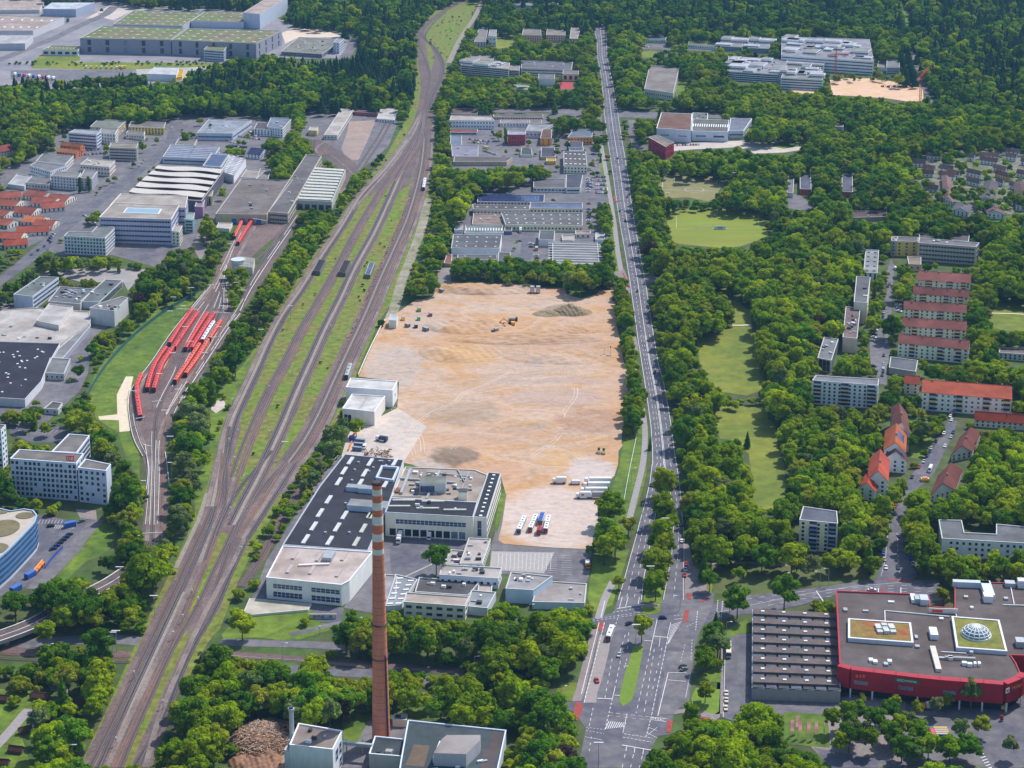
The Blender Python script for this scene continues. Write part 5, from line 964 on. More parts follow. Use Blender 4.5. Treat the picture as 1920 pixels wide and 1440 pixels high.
# ---- terrace rows with red roofs
red_rows=[((1722,525),(1820,531),(1715,508),545,'farthest'),((1712,550),(1816,558),(1709,536),571,'second farthest'),((1695,579),(1812,586),(1693,564),603,'middle'),((1691,611),(1812,619),(1689,595),636,'second nearest'),((1684,642),(1816,655),(1684,626),669,'nearest')]
for e0,e1,r0,bs,lb in red_rows:
 g=gable('block_of_flats','%s of five parallel cream flats with dull red roofs'%lb,'flats',e0,e1,r0,bs,'DDD3B8','A4655A',rise=4.2,floors=4,group='cream flats with dull red roofs',pitch=3.6,chim=4)
 balconies(dict(h=g['h'],top=g['top'],org=g['org']),e0,e1,(.2,.6,.86),4,4.2,wallm('C9B08C'),wallm('A9A6B8'))
g=gable('block_of_flats','long cream flats under a bright orange roof at the right','flats',(1729,735),(1897,748),(1730,712),769,'D8D0C4','D2694A',rise=4.5,floors=4,pitch=3.6,chim=4)
balconies(dict(h=g['h'],top=g['top'],org=g['org']),(1729,735),(1897,748),(.12,.42,.72,.95),4,4.6,wallm('9AA6AC'),wallm('D6BE6A'))
gable('block_of_flats','short orange roofed house at the head of the long cream flats','flats',(1696,718),(1724,720),(1694,703),738,'CFC2B4','CE6848',rise=4,floors=3)
gable('block_of_flats','orange roof half hidden by trees at the right edge','flats',(1828,786),(1960,796),(1830,771),800,'CFC2B4','C8563A',rise=4)
# houses along the tree lined street, gable ends to the camera
def street_house(lb,e0,e1,r0,bs,wall,roofc,rise,**k):
 return gable('house',lb,'house',e0,e1,r0,bs,wall,roofc,rise=rise,**k)
def gable2(label,a,b_,d_,base,wall,roofc,rise,name='house',cat='house',floors=None,solar_=False,chim=1,windows=True):
 """gable end facing the camera: a left eave corner, b right eave corner, d rear corner of the right eave"""
 h=hgt(a[1],base);A,B,D=Vector(G(*a,h)),Vector(G(*b_,h)),Vector(G(*d_,h));v=D-B
 P=[A,B,B+v,A+v];P=[tuple(p) for p in P];org=((P[0][0]+P[2][0])/2,(P[0][1]+P[2][1])/2,0);NBLD[0]+=1
 t=thing(name,label,cat,org);w=MB();wm=wallm(wall);w.prism(P,0,h,wm,top=False)
 M0=(A+B)/2;M1=M0+v;w.add([(*P[0],h),(*P[1],h),(*M0,h+rise)],[(0,1,2)],wm);w.add([(*P[2],h),(*P[3],h),(*M1,h+rise)],[(0,1,2)],wm);w.build('wall',t,org)
 r=MB();u=(B-A).normalized();vv=v.normalized();k=rise/((B-A).length/2);o_=.6;rm_=roofm(roofc)
 for s_,e in ((-1,A),(1,B)):
  f0=e+u*(s_*o_)-vv*.5;f1=e+v+u*(s_*o_)+vv*.5;m0,m1=M0-vv*.5,M1+vv*.5;ze=h-k*o_+.15
  r.add([(*f0,ze),(*f1,ze),(*m1,h+rise+.15),(*m0,h+rise+.15),(*f0,ze-.3),(*m0,h+rise-.15),(*f1,ze-.3)],[(0,1,2,3),(0,3,5,4),(4,6,1,0)],rm_)
 ro=r.build('roof',t,org)
 if chim:
  c=MB();p=M0*.6+M1*.4;c.box((p.x+.6,p.y,h+rise-.8),(.8,.8,1.9),wallm('8E7F78'));c.build('chimney',ro,org)
 if windows:
  b=MB();fl=floors or max(1,round(h/2.9));a_=(B-A).x*v.y-(B-A).y*v.x;s=1 if a_>0 else -1
  for i in range(4):wall_windows(b,P[i],P[(i+1)%4],.4,h,'grid',fl,glass,wallm('E2E0DC'),3.2,1.3,1.4,s,seed=NBLD[0],blank=.1,frames=a[1]>560)
  b.build('windows',t,org,kind='stuff')
 if solar_:
  for i in range(3):
   for j in range(3):
    c0=M0+(B-M0)*(.2+.22*j)+v*(.35+.14*i);z=h+rise*(1-(.2+.22*j))+.25;du=(B-M0)*.2;dv_=v*.13;s=MB()
    s.add([(*c0,z),(*(c0+du),z-rise*.2),(*(c0+du+dv_),z-rise*.2),(*(c0+dv_),z)],[(0,1,2,3)],solar);s.build('solar_panel',ro,org)
 paint(occ,hull([proj(*p,h) for p in P]+[proj(*p,0) for p in P]+[proj(*M0,h+rise),proj(*M1,h+rise)]),True);paint(base_occ,[proj(*p,0) for p in P],True)
 return t
gable2('brown roofed house, farthest in the row beside the street',(1675,800),(1705,812),(1700,775),836,'DCD8D2','8E5548',5)
gable2('orange roofed house with solar panels and white gable',(1658,843),(1697,848),(1699,812),878,'E0DEDA','D0703F',5.5,solar_=True)
gable2('white house with open balconies on its gable',(1657,860),(1700,864),(1698,852),884,'E6E4E0','7C4A44',5.5,chim=0)
gable2('bright orange roofed house nearest to the junction',(1628,898),(1664,902),(1667,862),930,'DAD6CE','D26048',6)
gable2('low orange roofed annex beside the trees',(1610,912),(1640,920),(1655,895),934,'D6D0C6','D85636',4)
gable2('brown roofed house across the street, upper',(1784,853),(1822,846),(1838,812),866,'D6CCC0','8A4E44',5)
gable2('brown roofed house across the street, lower',(1744,930),(1790,918),(1804,880),944,'D9CFC4','8C5046',6)
# red roofed estate at the left edge and slate roofed estate at the right
hs=[(0,372,40,370,'A0503C'),(42,366,78,371,'9A4C3A'),(-20,384,28,387,'A5523E'),(55,380,98,383,'A44F3C'),(20,398,60,401,'96483A'),(80,392,122,388,'A8523E'),(38,415,76,418,'C96B42'),(-20,418,14,423,'B45A40'),(30,437,92,434,'A64A34'),(-20,446,38,448,'B5533A'),(8,462,52,458,'A8452F'),(60,424,98,425,'9E4A38'),(-30,402,8,406,'A4503C'),(84,375,122,378,'A24E3C')]
for i,(x0,y0,x1,y1,c_) in enumerate(hs):
 places=['topmost at the left','top row, beside the white shed','second row at the left edge','second row, middle','third row, middle','beside the avenue tree','with pale orange roof in the middle','at the left edge, middle row','wide one along the avenue','large one at the left edge, lower row','lowest, beside the avenue hedge','narrow one between pale orange roof and avenue','left edge between second and third row','top right one beside the avenue']
 gable('house','red roofed terrace house, '+places[i],'house',(x0,y0),(x1,y1),(x0+4,y0-12),y0+7,'D9CDBE','%02X%02X%02X'%tuple(min(255,int(int(c_[j:j+2],16)*k_)) for j,k_ in ((0,1.1),(2,1.25),(4,1.35))),rise=3.2,floors=2,group='red roofed houses at the left edge',pitch=3.4,chim=1)
gable('house','single red roofed house at the edge of the far left wood','house',(-20,290),(28,279),(-16,277),300,'CFC0B0','9A5040',rise=4)
gable('house','small dark red roofed house peeping from the far left wood','house',(-20,251),(14,250),(-16,244),256,'D2CCC8','8A3A3A',rise=2.5)
sl=[(1738,290,1765,291,0),(1707,303,1735,305,0),(1730,313,1752,316,0),(1728,322,1750,324,1),(1762,313,1786,316,0),(1760,325,1790,330,0),(1775,322,1798,326,1),(1814,292,1826,294,0),(1835,290,1873,292,0),(1838,298,1870,302,1),(1880,282,1912,285,0),(1885,291,1905,294,1),(1812,320,1838,326,0),(1812,336,1836,342,0),(1862,312,1885,318,0),(1866,322,1890,330,2),(1867,336,1880,341,0),(1730,345,1752,348,0),(1742,350,1758,353,1),(1914,300,1940,304,0),(1892,344,1900,346,0),(1906,322,1930,327,0)]
nm=['top left corner house','leftmost low house','house under the leftmost','white house beside the hedge','second column, upper','second column, middle','second column with white dormers','narrow top house','white dormered top house','orange based house under it','top right pair','lower one of the top right pair','broad white gable, centre','house below the broad gable','right centre, upper','ochre walled house','dark one under the ochre house','lower left house','lower left white one','right edge, top','narrow right one','right edge, middle']
for i,(x0,y0,x1,y1,k) in enumerate(sl):
 gable('house','slate roofed estate house, '+nm[i],'house',(x0,y0),(x1,y1),(x0+2,y0-5),y0+9,('DAD8D4','E0DEDA','C9A05C')[k],('B08A7C','A89490','B89684')[i%3],rise=2.6,floors=2,group='slate roofed houses at the right edge',pitch=3.2,chim=1)
lr=[((1769,372),(1787,380),(1783,337),'9A7470'),((1836,372),(1862,378),(1872,345),'706A70'),((1905,385),(1930,388),(1925,345),'74605E'),((1847,388),(1872,392),(1868,372),'80727A'),((1786,394),(1816,399),(1822,386),'74727C'),((1852,401),(1884,403),(1880,388),'7C6468')]
nn=['long narrow purple brown row house','long row house with slate and white front','long row house at the right edge','white gabled house under the slate row','low slate house at the lower left','lowest house with brown roof']
for (a_,b__,d__,c_),n__ in zip(lr,nn):
 gable2('%s of the right hand estate'%n__,a_,b__,d__,a_[1]+9,'E0DDD8',c_,3)
 # allotment huts, bottom left
for i,(x0,y0,x1,y1,n__) in enumerate([(58,1306,90,1308,'beside the gravel corner'),(-10,1310,12,1312,'at the left edge'),(36,1372,60,1366,'along the grey path, upper'),(15,1405,40,1408,'along the grey path, lower'),(-15,1430,14,1432,'in the bottom left corner'),(136,1318,160,1320,'half hidden by the yellow green tree')]):
 gable('garden_hut','brown roofed garden hut '+n__,'hut',(x0,y0),(x1,y1),(x0+3,y0-8),y0+7,'6E5A4C','6F4C42',rise=1.3,floors=1,windows=None,chim=0,group='allotment huts')
 # ---- shopping centre
mall_px=q(1575,1246,1597,1252,1638,1257,1680,1262,1722,1267,1762,1271,1800,1274,1843,1277,1880,1280,1905,1270,1912,1262,1905,1245,1895,1230,1960,1232,1960,1096,1790,1092,1790,1142,1744,1138,1742,1120,1700,1115,1568,1110)
mall=building('shopping_centre','large shopping centre with rounded red front and grey roof full of plant','shopping centre',mall_px,1300,'8E1420','786C69',windows=None,h=13.5,rim='8E3A40')
red=mat('mall_red',(.40,.014,.028),var=.1,scale=.3,rough=.5);mo=mall['org']
fr=[Vector(G(*p,13.5)) for p in mall_px[:11]]
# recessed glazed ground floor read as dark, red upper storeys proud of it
for i in range(10):
 a,b_=fr[i],fr[i+1];t=(b_-a).normalized();n=Vector((t.y,-t.x));n=-n if n.y>0 and i<8 else n;L=(b_-a).length;rz=math.atan2(t.y,t.x);c=(a+b_)/2
 if i>=8 and n.x<0:n=-n
 s=MB();s.box((c.x+n.x*1.6,c.y+n.y*1.6,4.6),(L+.2,3.0,9.6),red,rz);
 s.build('facade_panel',mall['top'],mo)
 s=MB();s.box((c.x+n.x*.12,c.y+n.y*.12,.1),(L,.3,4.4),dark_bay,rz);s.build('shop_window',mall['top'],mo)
 s=MB();e=a+n*2.9;s.box((e.x,e.y,0),(.7,.7,4.6),white_paint,rz);s.build('column',mall['top'],mo)
 if i in (1,3,5):
  s=MB()
  for k in range(6):e=a+t*(L*(.2+.11*k))+n*3.15;s.box((e.x,e.y,7.2),(1.0,.12,1.9),glass_pale,rz)
  s.build('windows',mall['top'],mo,kind='stuff')
 if i in (2,4,5,6):
  for zz in (7.0,8.2,9.4):
   s=MB();e=c+n*3.14;s.box((e.x,e.y,zz),(L*.72,.08,.18),mat('red_groove',(.22,.01,.02)),rz);s.build('groove',mall['top'],mo)
 for (j,txt,col_,sz,zz) in ((1,'',white_paint,1.5,11.0),(3,'DEICHMANN',mat('sign_green_text',(.75,.85,.75)),1.5,11.2),(8,'Müller',mat('sign_orange',(.85,.25,.03)),2.6,10.2)):
  if i==j:
   if j==3:
    s=MB();e=c+n*3.2;s.box((e.x,e.y,10.9),(11,.16,2.0),mat('sign_green',(.01,.16,.07)),rz);s.build('sign',mall['top'],mo)
   e=c+n*3.35+(t*1.5 if j==8 else t*0)
   if j!=1:text_obj(txt,'lettering',mall['top'],mo,(e.x,e.y,zz+.25),sz,col_,rz)
   else:
    s=MB()
    for q_ in range(4):s.box((e.x-2.4+1.6*q_,e.y,zz),(1.1,.12,1.5),mat('sign_red_bright',(.8,.12,.08)),rz)
    s.build('sign',mall['top'],mo)
   if j==8:
    s=MB();e2=c+n*3.3-t*4.6;s.box((e2 .x,e2 .y,10.0),(2.4,.2,2.4),white_paint,rz);s.box((e2 .x-0,e2 .y-.15,10.7),(1.1,.1,1.0),mat('sign_red',(.75,.06,.03)),rz);s.build('logo',mall['top'],mo)
    # red edge on the left side and back of the roof
for (a_,b__) in (((1568,1110),(1575,1246)),((1568,1110),(1700,1115)),((1700,1115),(1742,1120)),((1895,1230),(1960,1232))):
 s=MB();A_2,B_2=G(*a_,13.5),G(*b__,13.5);s.bar((*A_2,13.9),(*B_2,13.9),.7,red);s.build('roof_edge',mall['top'],mo)
sedum=mat('sedum_roof',(.22,.17,.04),var=.3,scale=.25,col2=(.27,.10,.03),mixscale=.09);sedum2=mat('sedum_green',(.21,.19,.035),var=.3,scale=.25,col2=(.15,.17,.03),mixscale=.1)
def raised(px,name,msurf,dz=1.8,h=13.5):
 P=[G(*p,h+dz) for p in px];s=MB();s.prism(P,h,h+dz+.3,wallm('A9ACB4'),top=False);ii=inset(P,1.0)
 for i in range(4):j=(i+1)%4;s.add([(*P[i],h+dz+.3),(*P[j],h+dz+.3),(*ii[j],h+dz+.3),(*ii[i],h+dz+.3)],[(0,1,2,3)],wallm('C2C4C8'))
 s.add([(*p,h+dz+.02) for p in ii],[(0,1,2,3)],msurf);return s.build(name,mall['roof'],mo)
raised(q(1590,1197,1713,1206,1708,1168,1590,1160),'planted_roof_bed',sedum);gb_=raised(q(1793,1215,1889,1222,1874,1163,1784,1156),'planted_roof_bed',sedum2)
x,y=G(1660,1181,15.3);s=MB()
for i in range(3):
 for j in range(3):s.box((x-3.2+3.2*i,y-3+3*j,15.3),(2.6,2.4,1.2+.4*((i+j)%2)),pale_sky)
s.build('rooflight',mall['roof'],mo)
x,y=G(1830,1190,15.3);dome=MB();Rr=6.7;ng,nm_=16,5
for j in range(nm_):
 for i in range(ng):
  a0,a1=2*math.pi*i/ng+.03,2*math.pi*(i+1)/ng-.03;p0,p1=math.pi/2*j/nm_+.02,math.pi/2*(j+1)/nm_-.02
  def sp(a,p):return (x+Rr*math.cos(a)*math.cos(p),y+Rr*math.sin(a)*math.cos(p),15.6+Rr*.62*math.sin(p))
  dome.add([sp(a0,p0),sp(a1,p0),sp(a1,p1),sp(a0,p1)],[(0,1,2,3)],mat('dome_glass',(.12,.22,.28),var=.5,scale=.5,rough=.15,spec=.6))
do=dome.build('dome',mall['roof'],mo)
s=MB()
for i in range(ng):
 a=2*math.pi*i/ng;pr=None
 for j in range(nm_*2+1):
  p=math.pi/2*j/(nm_*2);qn=(x+(Rr+.1)*math.cos(a)*math.cos(p),y+(Rr+.1)*math.sin(a)*math.cos(p),15.6+(Rr+.1)*.62*math.sin(p))
  if pr:s.bar(pr,qn,.34,white_paint)
  pr=qn
for j in range(nm_+1):
 p=math.pi/2*j/nm_
 for i in range(24):
  a,b_=2*math.pi*i/24,2*math.pi*(i+1)/24;f=lambda a:(x+(Rr+.1)*math.cos(a)*math.cos(p),y+(Rr+.1)*math.sin(a)*math.cos(p),15.6+(Rr+.1)*.62*math.sin(p))
  s.bar(f(a),f(b_),.3 if j else.7,white_paint)
s.build('dome_frame',mall['roof'],mo)
def roofbox(px,py,w,d,hh,m,name='rooftop_unit',h=13.5,rz=-.09):
 x,y=G(px,py,h);s=MB();s.box((x,y,h),(w,d,hh),m,rz);return s.build(name,mall['roof'],mo)
for a_ in ((1754,1238,2.6,22,1.6,wallm('B9B2A6')),(1750,1192,3.6,8,2.6,wallm('C9C9CC')),(1712,1125,2.4,7,1.8,white_paint),(1721,1128,3.4,5,2.6,steel),(1732,1130,4,6,3,wallm('A9AEB4')),(1633,1240,2,2.6,1.2,white_paint),(1641,1243,2,2.6,1.2,white_paint),(1661,1247,2,2.4,1.0,steel),(1668,1243,2,2.4,1.4,white_paint),(1773,1236,9,1.2,1,steel),(1782,1236,2,2.4,1.4,white_paint),(1800,1237,14,1.5,1.4,concrete),(1808,1247,2.2,2,1.6,white_paint),(1818,1249,2.2,2,1.6,white_paint),(1828,1248,1.2,2.2,1.6,white_paint),(1836,1248,1.2,2.2,1.6,white_paint),(1821,1230,1.6,1.6,2.4,steel),(1585,1145,2,3,1,concrete),(1671,1130,3,1.4,.8,white_paint),(1623,1147,2.6,1.4,.8,steel),(1718,1196,1.4,3,.9,steel),(1720,1214,2,2,1,steel),(1765,1162,2,1.6,1,white_paint),(1912,1210,4,5,3,steel),(1820,1100,18,3,3,wallm('A9B2B8')),(1851,1112,5,16,3,wallm('B4BAC0')),(1852,1126,4.5,5,3.4,white_paint),(1811,1121,2,2,1,steel),(1886,1124,2,2,1,steel),(1822,1141,1.6,1.6,1,white_paint),(1893,1099,5,4,2.4,steel),(1915,1100,4,4,4,wallm('C2C4C8'))):
 roofbox(*a_)
 # sloping banner on the mall roof
x,y=G(1769,1141,16);s=MB();s.box((x,y,13.5),(14,.4,2.6),wallm('C9BDB0'),-.09);s.box((x-3,y-.3,14.2),(5,.2,1.2),mat('sign_red',(.75,.06,.03)),-.09);s.box((x+3.5,y-.3,14.2),(4,.2,1.2),brown_rust,-.09);s.build('sign',mall['top'],mo)
for (a_,b__) in (((1659,1145),(1660,1178)),((1659,1145),(1780,1156)),((1789,1140),(1795,1160)),((1895,1100),(1902,1135)),((1880,1134),(1960,1136)),((1764,1222),(1812,1225))):
 s=MB();s.bar((*G(*a_,13.9),13.9),(*G(*b__,13.9),13.9),.4,wallm('C2C4C8'));s.build('roof_cable_duct',mall['roof'],mo)
 # parking garage with sloping roof strips
gp=building('parking_garage','parking garage with eight sloping brown roof strips','car park',q(1410,1290,1576,1296,1569,1152,1411,1144),1312,'8E8A86','4E4A50',windows=None,rim='A9ACB4',parapet=.3)
A,Bq,Cq,D=[Vector(p) for p in gp['pts']];gh=gp['h']
stripm=mat('garage_strip',(.135,.10,.09),var=.25,scale=.4,col2=(.105,.085,.08),mixscale=.1)
for k in range(8):
 v0,v1=(k+.30)/8,(k+.97)/8;P_=[(A*(1-u)+Bq*u)*(1-v)+(D*(1-u)+Cq*u)*v for u,v in ((.01,v0),(.985,v0),(.985,v1),(.01,v1))]
 s=MB();s.add([(*P_[0],gh+1.5),(*P_[1],gh+1.5),(*P_[2],gh+.9),(*P_[3],gh+.9),(*P_[2],gh+.2),(*P_[3],gh+.2),(*P_[0],gh+.02),(*P_[1],gh+.02)],[(0,1,2,3),(3,2,4,5),(6,7,1,0),(0,3,5,6),(1,7,4,2)],stripm)
 st=s.build('roof_strip',gp['roof'],gp['org'])
 s=MB()
 for i in range(4):
  u=.12+.25*i;p=(A*(1-u)+Bq*u)*(1-(v0+v1)/2)+(D*(1-u)+Cq*u)*((v0+v1)/2);s.box((p.x,p.y,gh+1.1),(1.7,1.1,.6),white_paint)
 s.build('vents',gp['roof'],gp['org'],kind='stuff')
 s=MB()
 for i in range(7):
  u=.08+.14*i;v=(k+.16)/8;p=(A*(1-u)+Bq*u)*(1-v)+(D*(1-u)+Cq*u)*v;s.box((p.x,p.y,gh),(6.5,3.2,.5),mat('garage_gap',(.10,.11,.14),var=.3) if (i+k)%2 else dark_metal)
 s.build('roof_gap_panels',gp['roof'],gp['org'],kind='stuff')
 # ---- heating plant, bottom
hp=building('heating_plant','grey green flat roofed heating plant hall at the foot of the chimney','power station',q(752,1425,765,1352,949,1371,930,1460,740,1500),0,'B4BCC6','56656B',windows=None,h=9,rim='B9C2CC',units=9)
building('plant_annex','flat annex with pale strip and blue wall left of the plant hall','power station',q(692,1415,768,1421,782,1390,703,1382),1440,'BDB9AE','4F5A60',windows=None,rim='C6CAD0',units=3)
x,y=G(862,1404,9);s=MB();Pq=[G(*p,15) for p in q(813,1412,874,1414,900,1388,901,1378,838,1378,828,1386)]
s.prism(Pq,9,15,wallm('A8A6A6'),top=False);s.build('boiler_block',hp['top'],hp['org']);s=MB();s.add([(*p,15.02) for p in Pq],[tuple(range(6))],roofm('B2A9A5',.08));s.build('boiler_roof',hp['top'],hp['org'])
Pq=[G(*p,11) for p in q(811,1422,826,1424,835,1392,824,1391)];s=MB();s.prism(Pq,9,11.5,white_paint);s.build('rooftop_unit',hp['roof'],hp['org'])
Pq=[G(*p,9.1) for p in q(760,1435,795,1438,806,1398,776,1396)];s=MB();s.add([(*p,9.12) for p in Pq],[(0,1,2,3)],roofm('8C7A68'));s.build('gravel_field',hp['roof'],hp['org'])
Pq=[G(*p,9.1) for p in q(900,1440,925,1442,945,1374,924,1371,914,1405,904,1404)];s=MB();s.add([(*p,9.14) for p in Pq],[tuple(range(6))],roofm('6B6060'));s.build('gravel_field',hp['roof'],hp['org'])
building('transformer_house','small pale transformer house beside the chimney','utility building',q(736,1350,762,1352,764,1342,740,1340),1362,'C6BFA8','6C7076',windows=None,units=2)
bh=building('boiler_house','tall white boiler house beside the wood yard','power station',q(543,1398,624,1407,642,1372,560,1358),0,'CDCDD0','A8978E',windows=None,h=15,rim='D2D4D8',units=4)
face_bands(bh,(624,1407),(642,1372),((.25,.5,7,12),(.62,.85,7,12),(.62,.85,1,5)),0,bl)
building('boiler_annex','low white step beside the boiler house','power station',q(533,1408,543,1410,549,1398,540,1396),0,'C9CCD0','B9BCC0',windows=None,h=11)
stx,sty=G(552,1408,0);
stk=thing('steel_flue','slim silver flue beside the white boiler house','chimney',(*G(549,1436),0));fx,fy=G(549,1436);Hf=HC-fy*math.tan(0)
fh=hgt(1325,1436)
s=MB();s.cyl((fx,fy,0),1.05,1.05,fh-1,mat('flue_steel',(.55,.58,.62),var=.08,rough=.35,metal=.3),16);s.cyl((fx,fy,fh-1.6),1.4,1.4,.9,MATS['flue_steel'],16);s.cyl((fx,fy,fh*.42),1.7,1.7,.5,MATS['flue_steel'],16);s.build('shaft',stk,(fx,fy,0),smooth=False)
s=MB();s.cyl((fx,fy,fh-1),.95,.95,1.0,dark_metal,12);s.build('rim',stk,(fx,fy,0))
cv=thing('covered_conveyor','silver covered pipe bridge between boiler house and plant annex','pipe bridge',(*G(665,1410),0));ox,oy=G(665,1410)
s=MB();s.bar((*G(640,1392,7),7),(*G(698,1398,7),7),1.4,steel);s.build('duct',cv,(ox,oy,0));s=MB();s.bar((*G(650,1412),0),(*G(650,1412),6.5),.5,steel);s.build('post',cv,(ox,oy,0));s=MB();s.bar((*G(680,1414),0),(*G(680,1414),6.5),.5,steel);s.build('post',cv,(ox,oy,0))
# ---- the great chimney
def chimney():
 cx,cy_=G(715,1388);H=hgt(903,1388)
 t=thing('brick_chimney','very tall red brick chimney with white bands near its top','chimney',(cx,cy_,0))
 brick=mat('chimney_brick',(.66,.215,.125),var=.13,scale=.5,stretch=(1,1,.2),col2=(.60,.19,.115),mixscale=.06);redb=mat('chimney_red_band',(.60,.16,.08),var=.12,scale=.3);wb=mat('chimney_white_band',(.70,.65,.60),var=.15,scale=.3,stretch=(1,1,3))
 r0,r1=4.1,2.05
 rad=lambda z:r0+(r1-r0)*(z/H)**.88
 def seg(z0,z1,m,name,ex=0.0,n=32):
  s=MB();s.cyl((cx,cy_,z0),rad(z0)+ex,rad(z1)+ex,z1-z0,m,n,cap=False)
  o=s.build(name,t,(cx,cy_,0),smooth=True);return o
  # photographed rows of the colour changes
 rows=[903,914,927,940,952,966,982,1000,1018,1037]
 zs=[hgt(r,1388) for r in (903,916,927,940,954,966,982,998,1012,1027,1037)]
 zb=zs[-1];n=14
 for i in range(n):seg(zb*i/n,zb*(i+1)/n,brick,'shaft')
 for i in range(len(zs)-1):seg(zs[i+1],zs[i],redb if i%2==0 else wb,'band',.01)
 for r_ in (1170,1233):z=hgt(r_,1388);seg(z,z+.5,dark_metal,'iron_ring',.35)
 z=hgt(1168,1388);s=MB()
 for i in range(16):a=2*math.pi*i/16;rr_=rad(z)+.75;s.bar((cx+rr_*math.cos(a),cy_+rr_*math.sin(a),z),(cx+rr_*math.cos(a),cy_+rr_*math.sin(a),z+1.0),.09,dark_metal)
 s.cyl((cx,cy_,z-.1),rad(z)+.8,rad(z)+.8,.15,dark_metal,24);s.build('gallery',t,(cx,cy_,0))
 for zz in np.arange(4,zb,3.2):seg(zz,zz+.12,dark_metal,'hoop',.05,24)
 s=MB();s.cyl((cx,cy_,H-.1),r1-.35,r1-.35,.12,dark_metal,20);s.build('mouth',t,(cx,cy_,0));s=MB();s.cyl((cx,cy_,H-1.2),r1+.25,r1+.25,1.0,dark_metal,24,cap=False);s.build('crown_ring',t,(cx,cy_,0))
 s=MB();a=-.75;p0=(cx+(rad(0)+.3)*math.cos(a),cy_+(rad(0)+.3)*math.sin(a),0);z1=hgt(1225,1388);p1=(cx+(rad(z1)+.3)*math.cos(a),cy_+(rad(z1)+.3)*math.sin(a),z1);s.bar(p0,p1,.55,dark_metal);s.build('ladder',t,(cx,cy_,0))
 s=MB();s.box((cx-.3,cy_-rad(0)-.1,0),(2.6,1.2,4.2),wallm('B9BEC2'));s.build('flue_door',t,(cx,cy_,0))
 paint(base_occ,[proj(cx-6,cy_-6,0),proj(cx+6,cy_-6,0),proj(cx+6,cy_+6,0),proj(cx-6,cy_+6,0)],True)
chimney()
# trees
def leafmat(name,c1,c2,c3):
 m=bpy.data.materials.new(name);m.use_nodes=True;n=m.node_tree.nodes;l=m.node_tree.links;n.clear()
 out=n.new('ShaderNodeOutputMaterial');oi=n.new('ShaderNodeObjectInfo');geo=n.new('ShaderNodeNewGeometry')
 cr=n.new('ShaderNodeValToRGB');cr.color_ramp.elements[0].color=(*c1,1);cr.color_ramp.elements[1].color=(*c3,1);e=cr.color_ramp.elements.new(.5);e.color=(*c2,1)
 l.new(oi.outputs['Random'],cr.inputs[0])
 nz=n.new('ShaderNodeTexNoise');nz.inputs['Scale'].default_value=.35;nz.inputs['Detail'].default_value=3;l.new(geo.outputs['Position'],nz.inputs[0])
 mr=n.new('ShaderNodeMapRange');mr.inputs[1].default_value=.3;mr.inputs[2].default_value=.7;mr.inputs[3].default_value=.72;mr.inputs[4].default_value=1.3;l.new(nz.outputs[0],mr.inputs[0])
 mr2=n.new('ShaderNodeMapRange');mr2 .inputs[3].default_value=.8;mr2 .inputs[4].default_value=1.2;l.new(geo.outputs['Random Per Island'],mr2 .inputs[0])
 mu0=n.new('ShaderNodeMath');mu0 .operation='MULTIPLY';l.new(mr.outputs[0],mu0 .inputs[0]);l.new(mr2 .outputs[0],mu0 .inputs[1])
 nb=n.new('ShaderNodeTexNoise');nb.inputs['Scale'].default_value=.018;nb.inputs['Detail'].default_value=4;l.new(geo.outputs['Position'],nb.inputs[0]);mb=n.new('ShaderNodeMapRange');mb.inputs[1].default_value=.35;mb.inputs[2].default_value=.65;mb.inputs[3].default_value=.74;mb.inputs[4].default_value=1.22;l.new(nb.outputs[0],mb.inputs[0])
 mu=n.new('ShaderNodeMath');mu.operation='MULTIPLY';l.new(mu0 .outputs[0],mu.inputs[0]);l.new(mb.outputs[0],mu.inputs[1])
 sc_=n.new('ShaderNodeVectorMath');sc_.operation='SCALE';l.new(cr.outputs[0],sc_.inputs[0]);l.new(mu.outputs[0],sc_.inputs['Scale'])
 d=n.new('ShaderNodeBsdfDiffuse');t=n.new('ShaderNodeBsdfTranslucent');ms=n.new('ShaderNodeMixShader');ms.inputs[0].default_value=.36
 tt=n.new('ShaderNodeVectorMath');tt.operation='MULTIPLY';l.new(sc_.outputs[0],tt.inputs[0]);tt.inputs[1].default_value=(1.3,1.25,.6)
 l.new(sc_.outputs[0],d.inputs[0]);l.new(tt.outputs[0],t.inputs[0]);l.new(d.outputs[0],ms.inputs[1]);l.new(t.outputs[0],ms.inputs[2]);l.new(ms.outputs[0],out.inputs[0]);return m
LEAF=dict(broad=leafmat('leaf_green',(.15,.26,.006),(.235,.345,.006),(.35,.42,.008)),dark=leafmat('leaf_dark',(.07,.175,.010),(.105,.225,.012),(.155,.275,.012)),pale=leafmat('leaf_pale',(.24,.34,.012),(.30,.37,.012),(.31,.33,.03)),grey=leafmat('leaf_grey',(.15,.23,.06),(.19,.26,.07),(.21,.24,.085)),pine=leafmat('needle',(.034,.095,.045),(.046,.12,.055),(.065,.15,.06)),copper=leafmat('leaf_copper',(.06,.03,.035),(.075,.04,.04),(.09,.05,.045)))
bark=mat('bark',(.09,.07,.05),var=.3,scale=1)
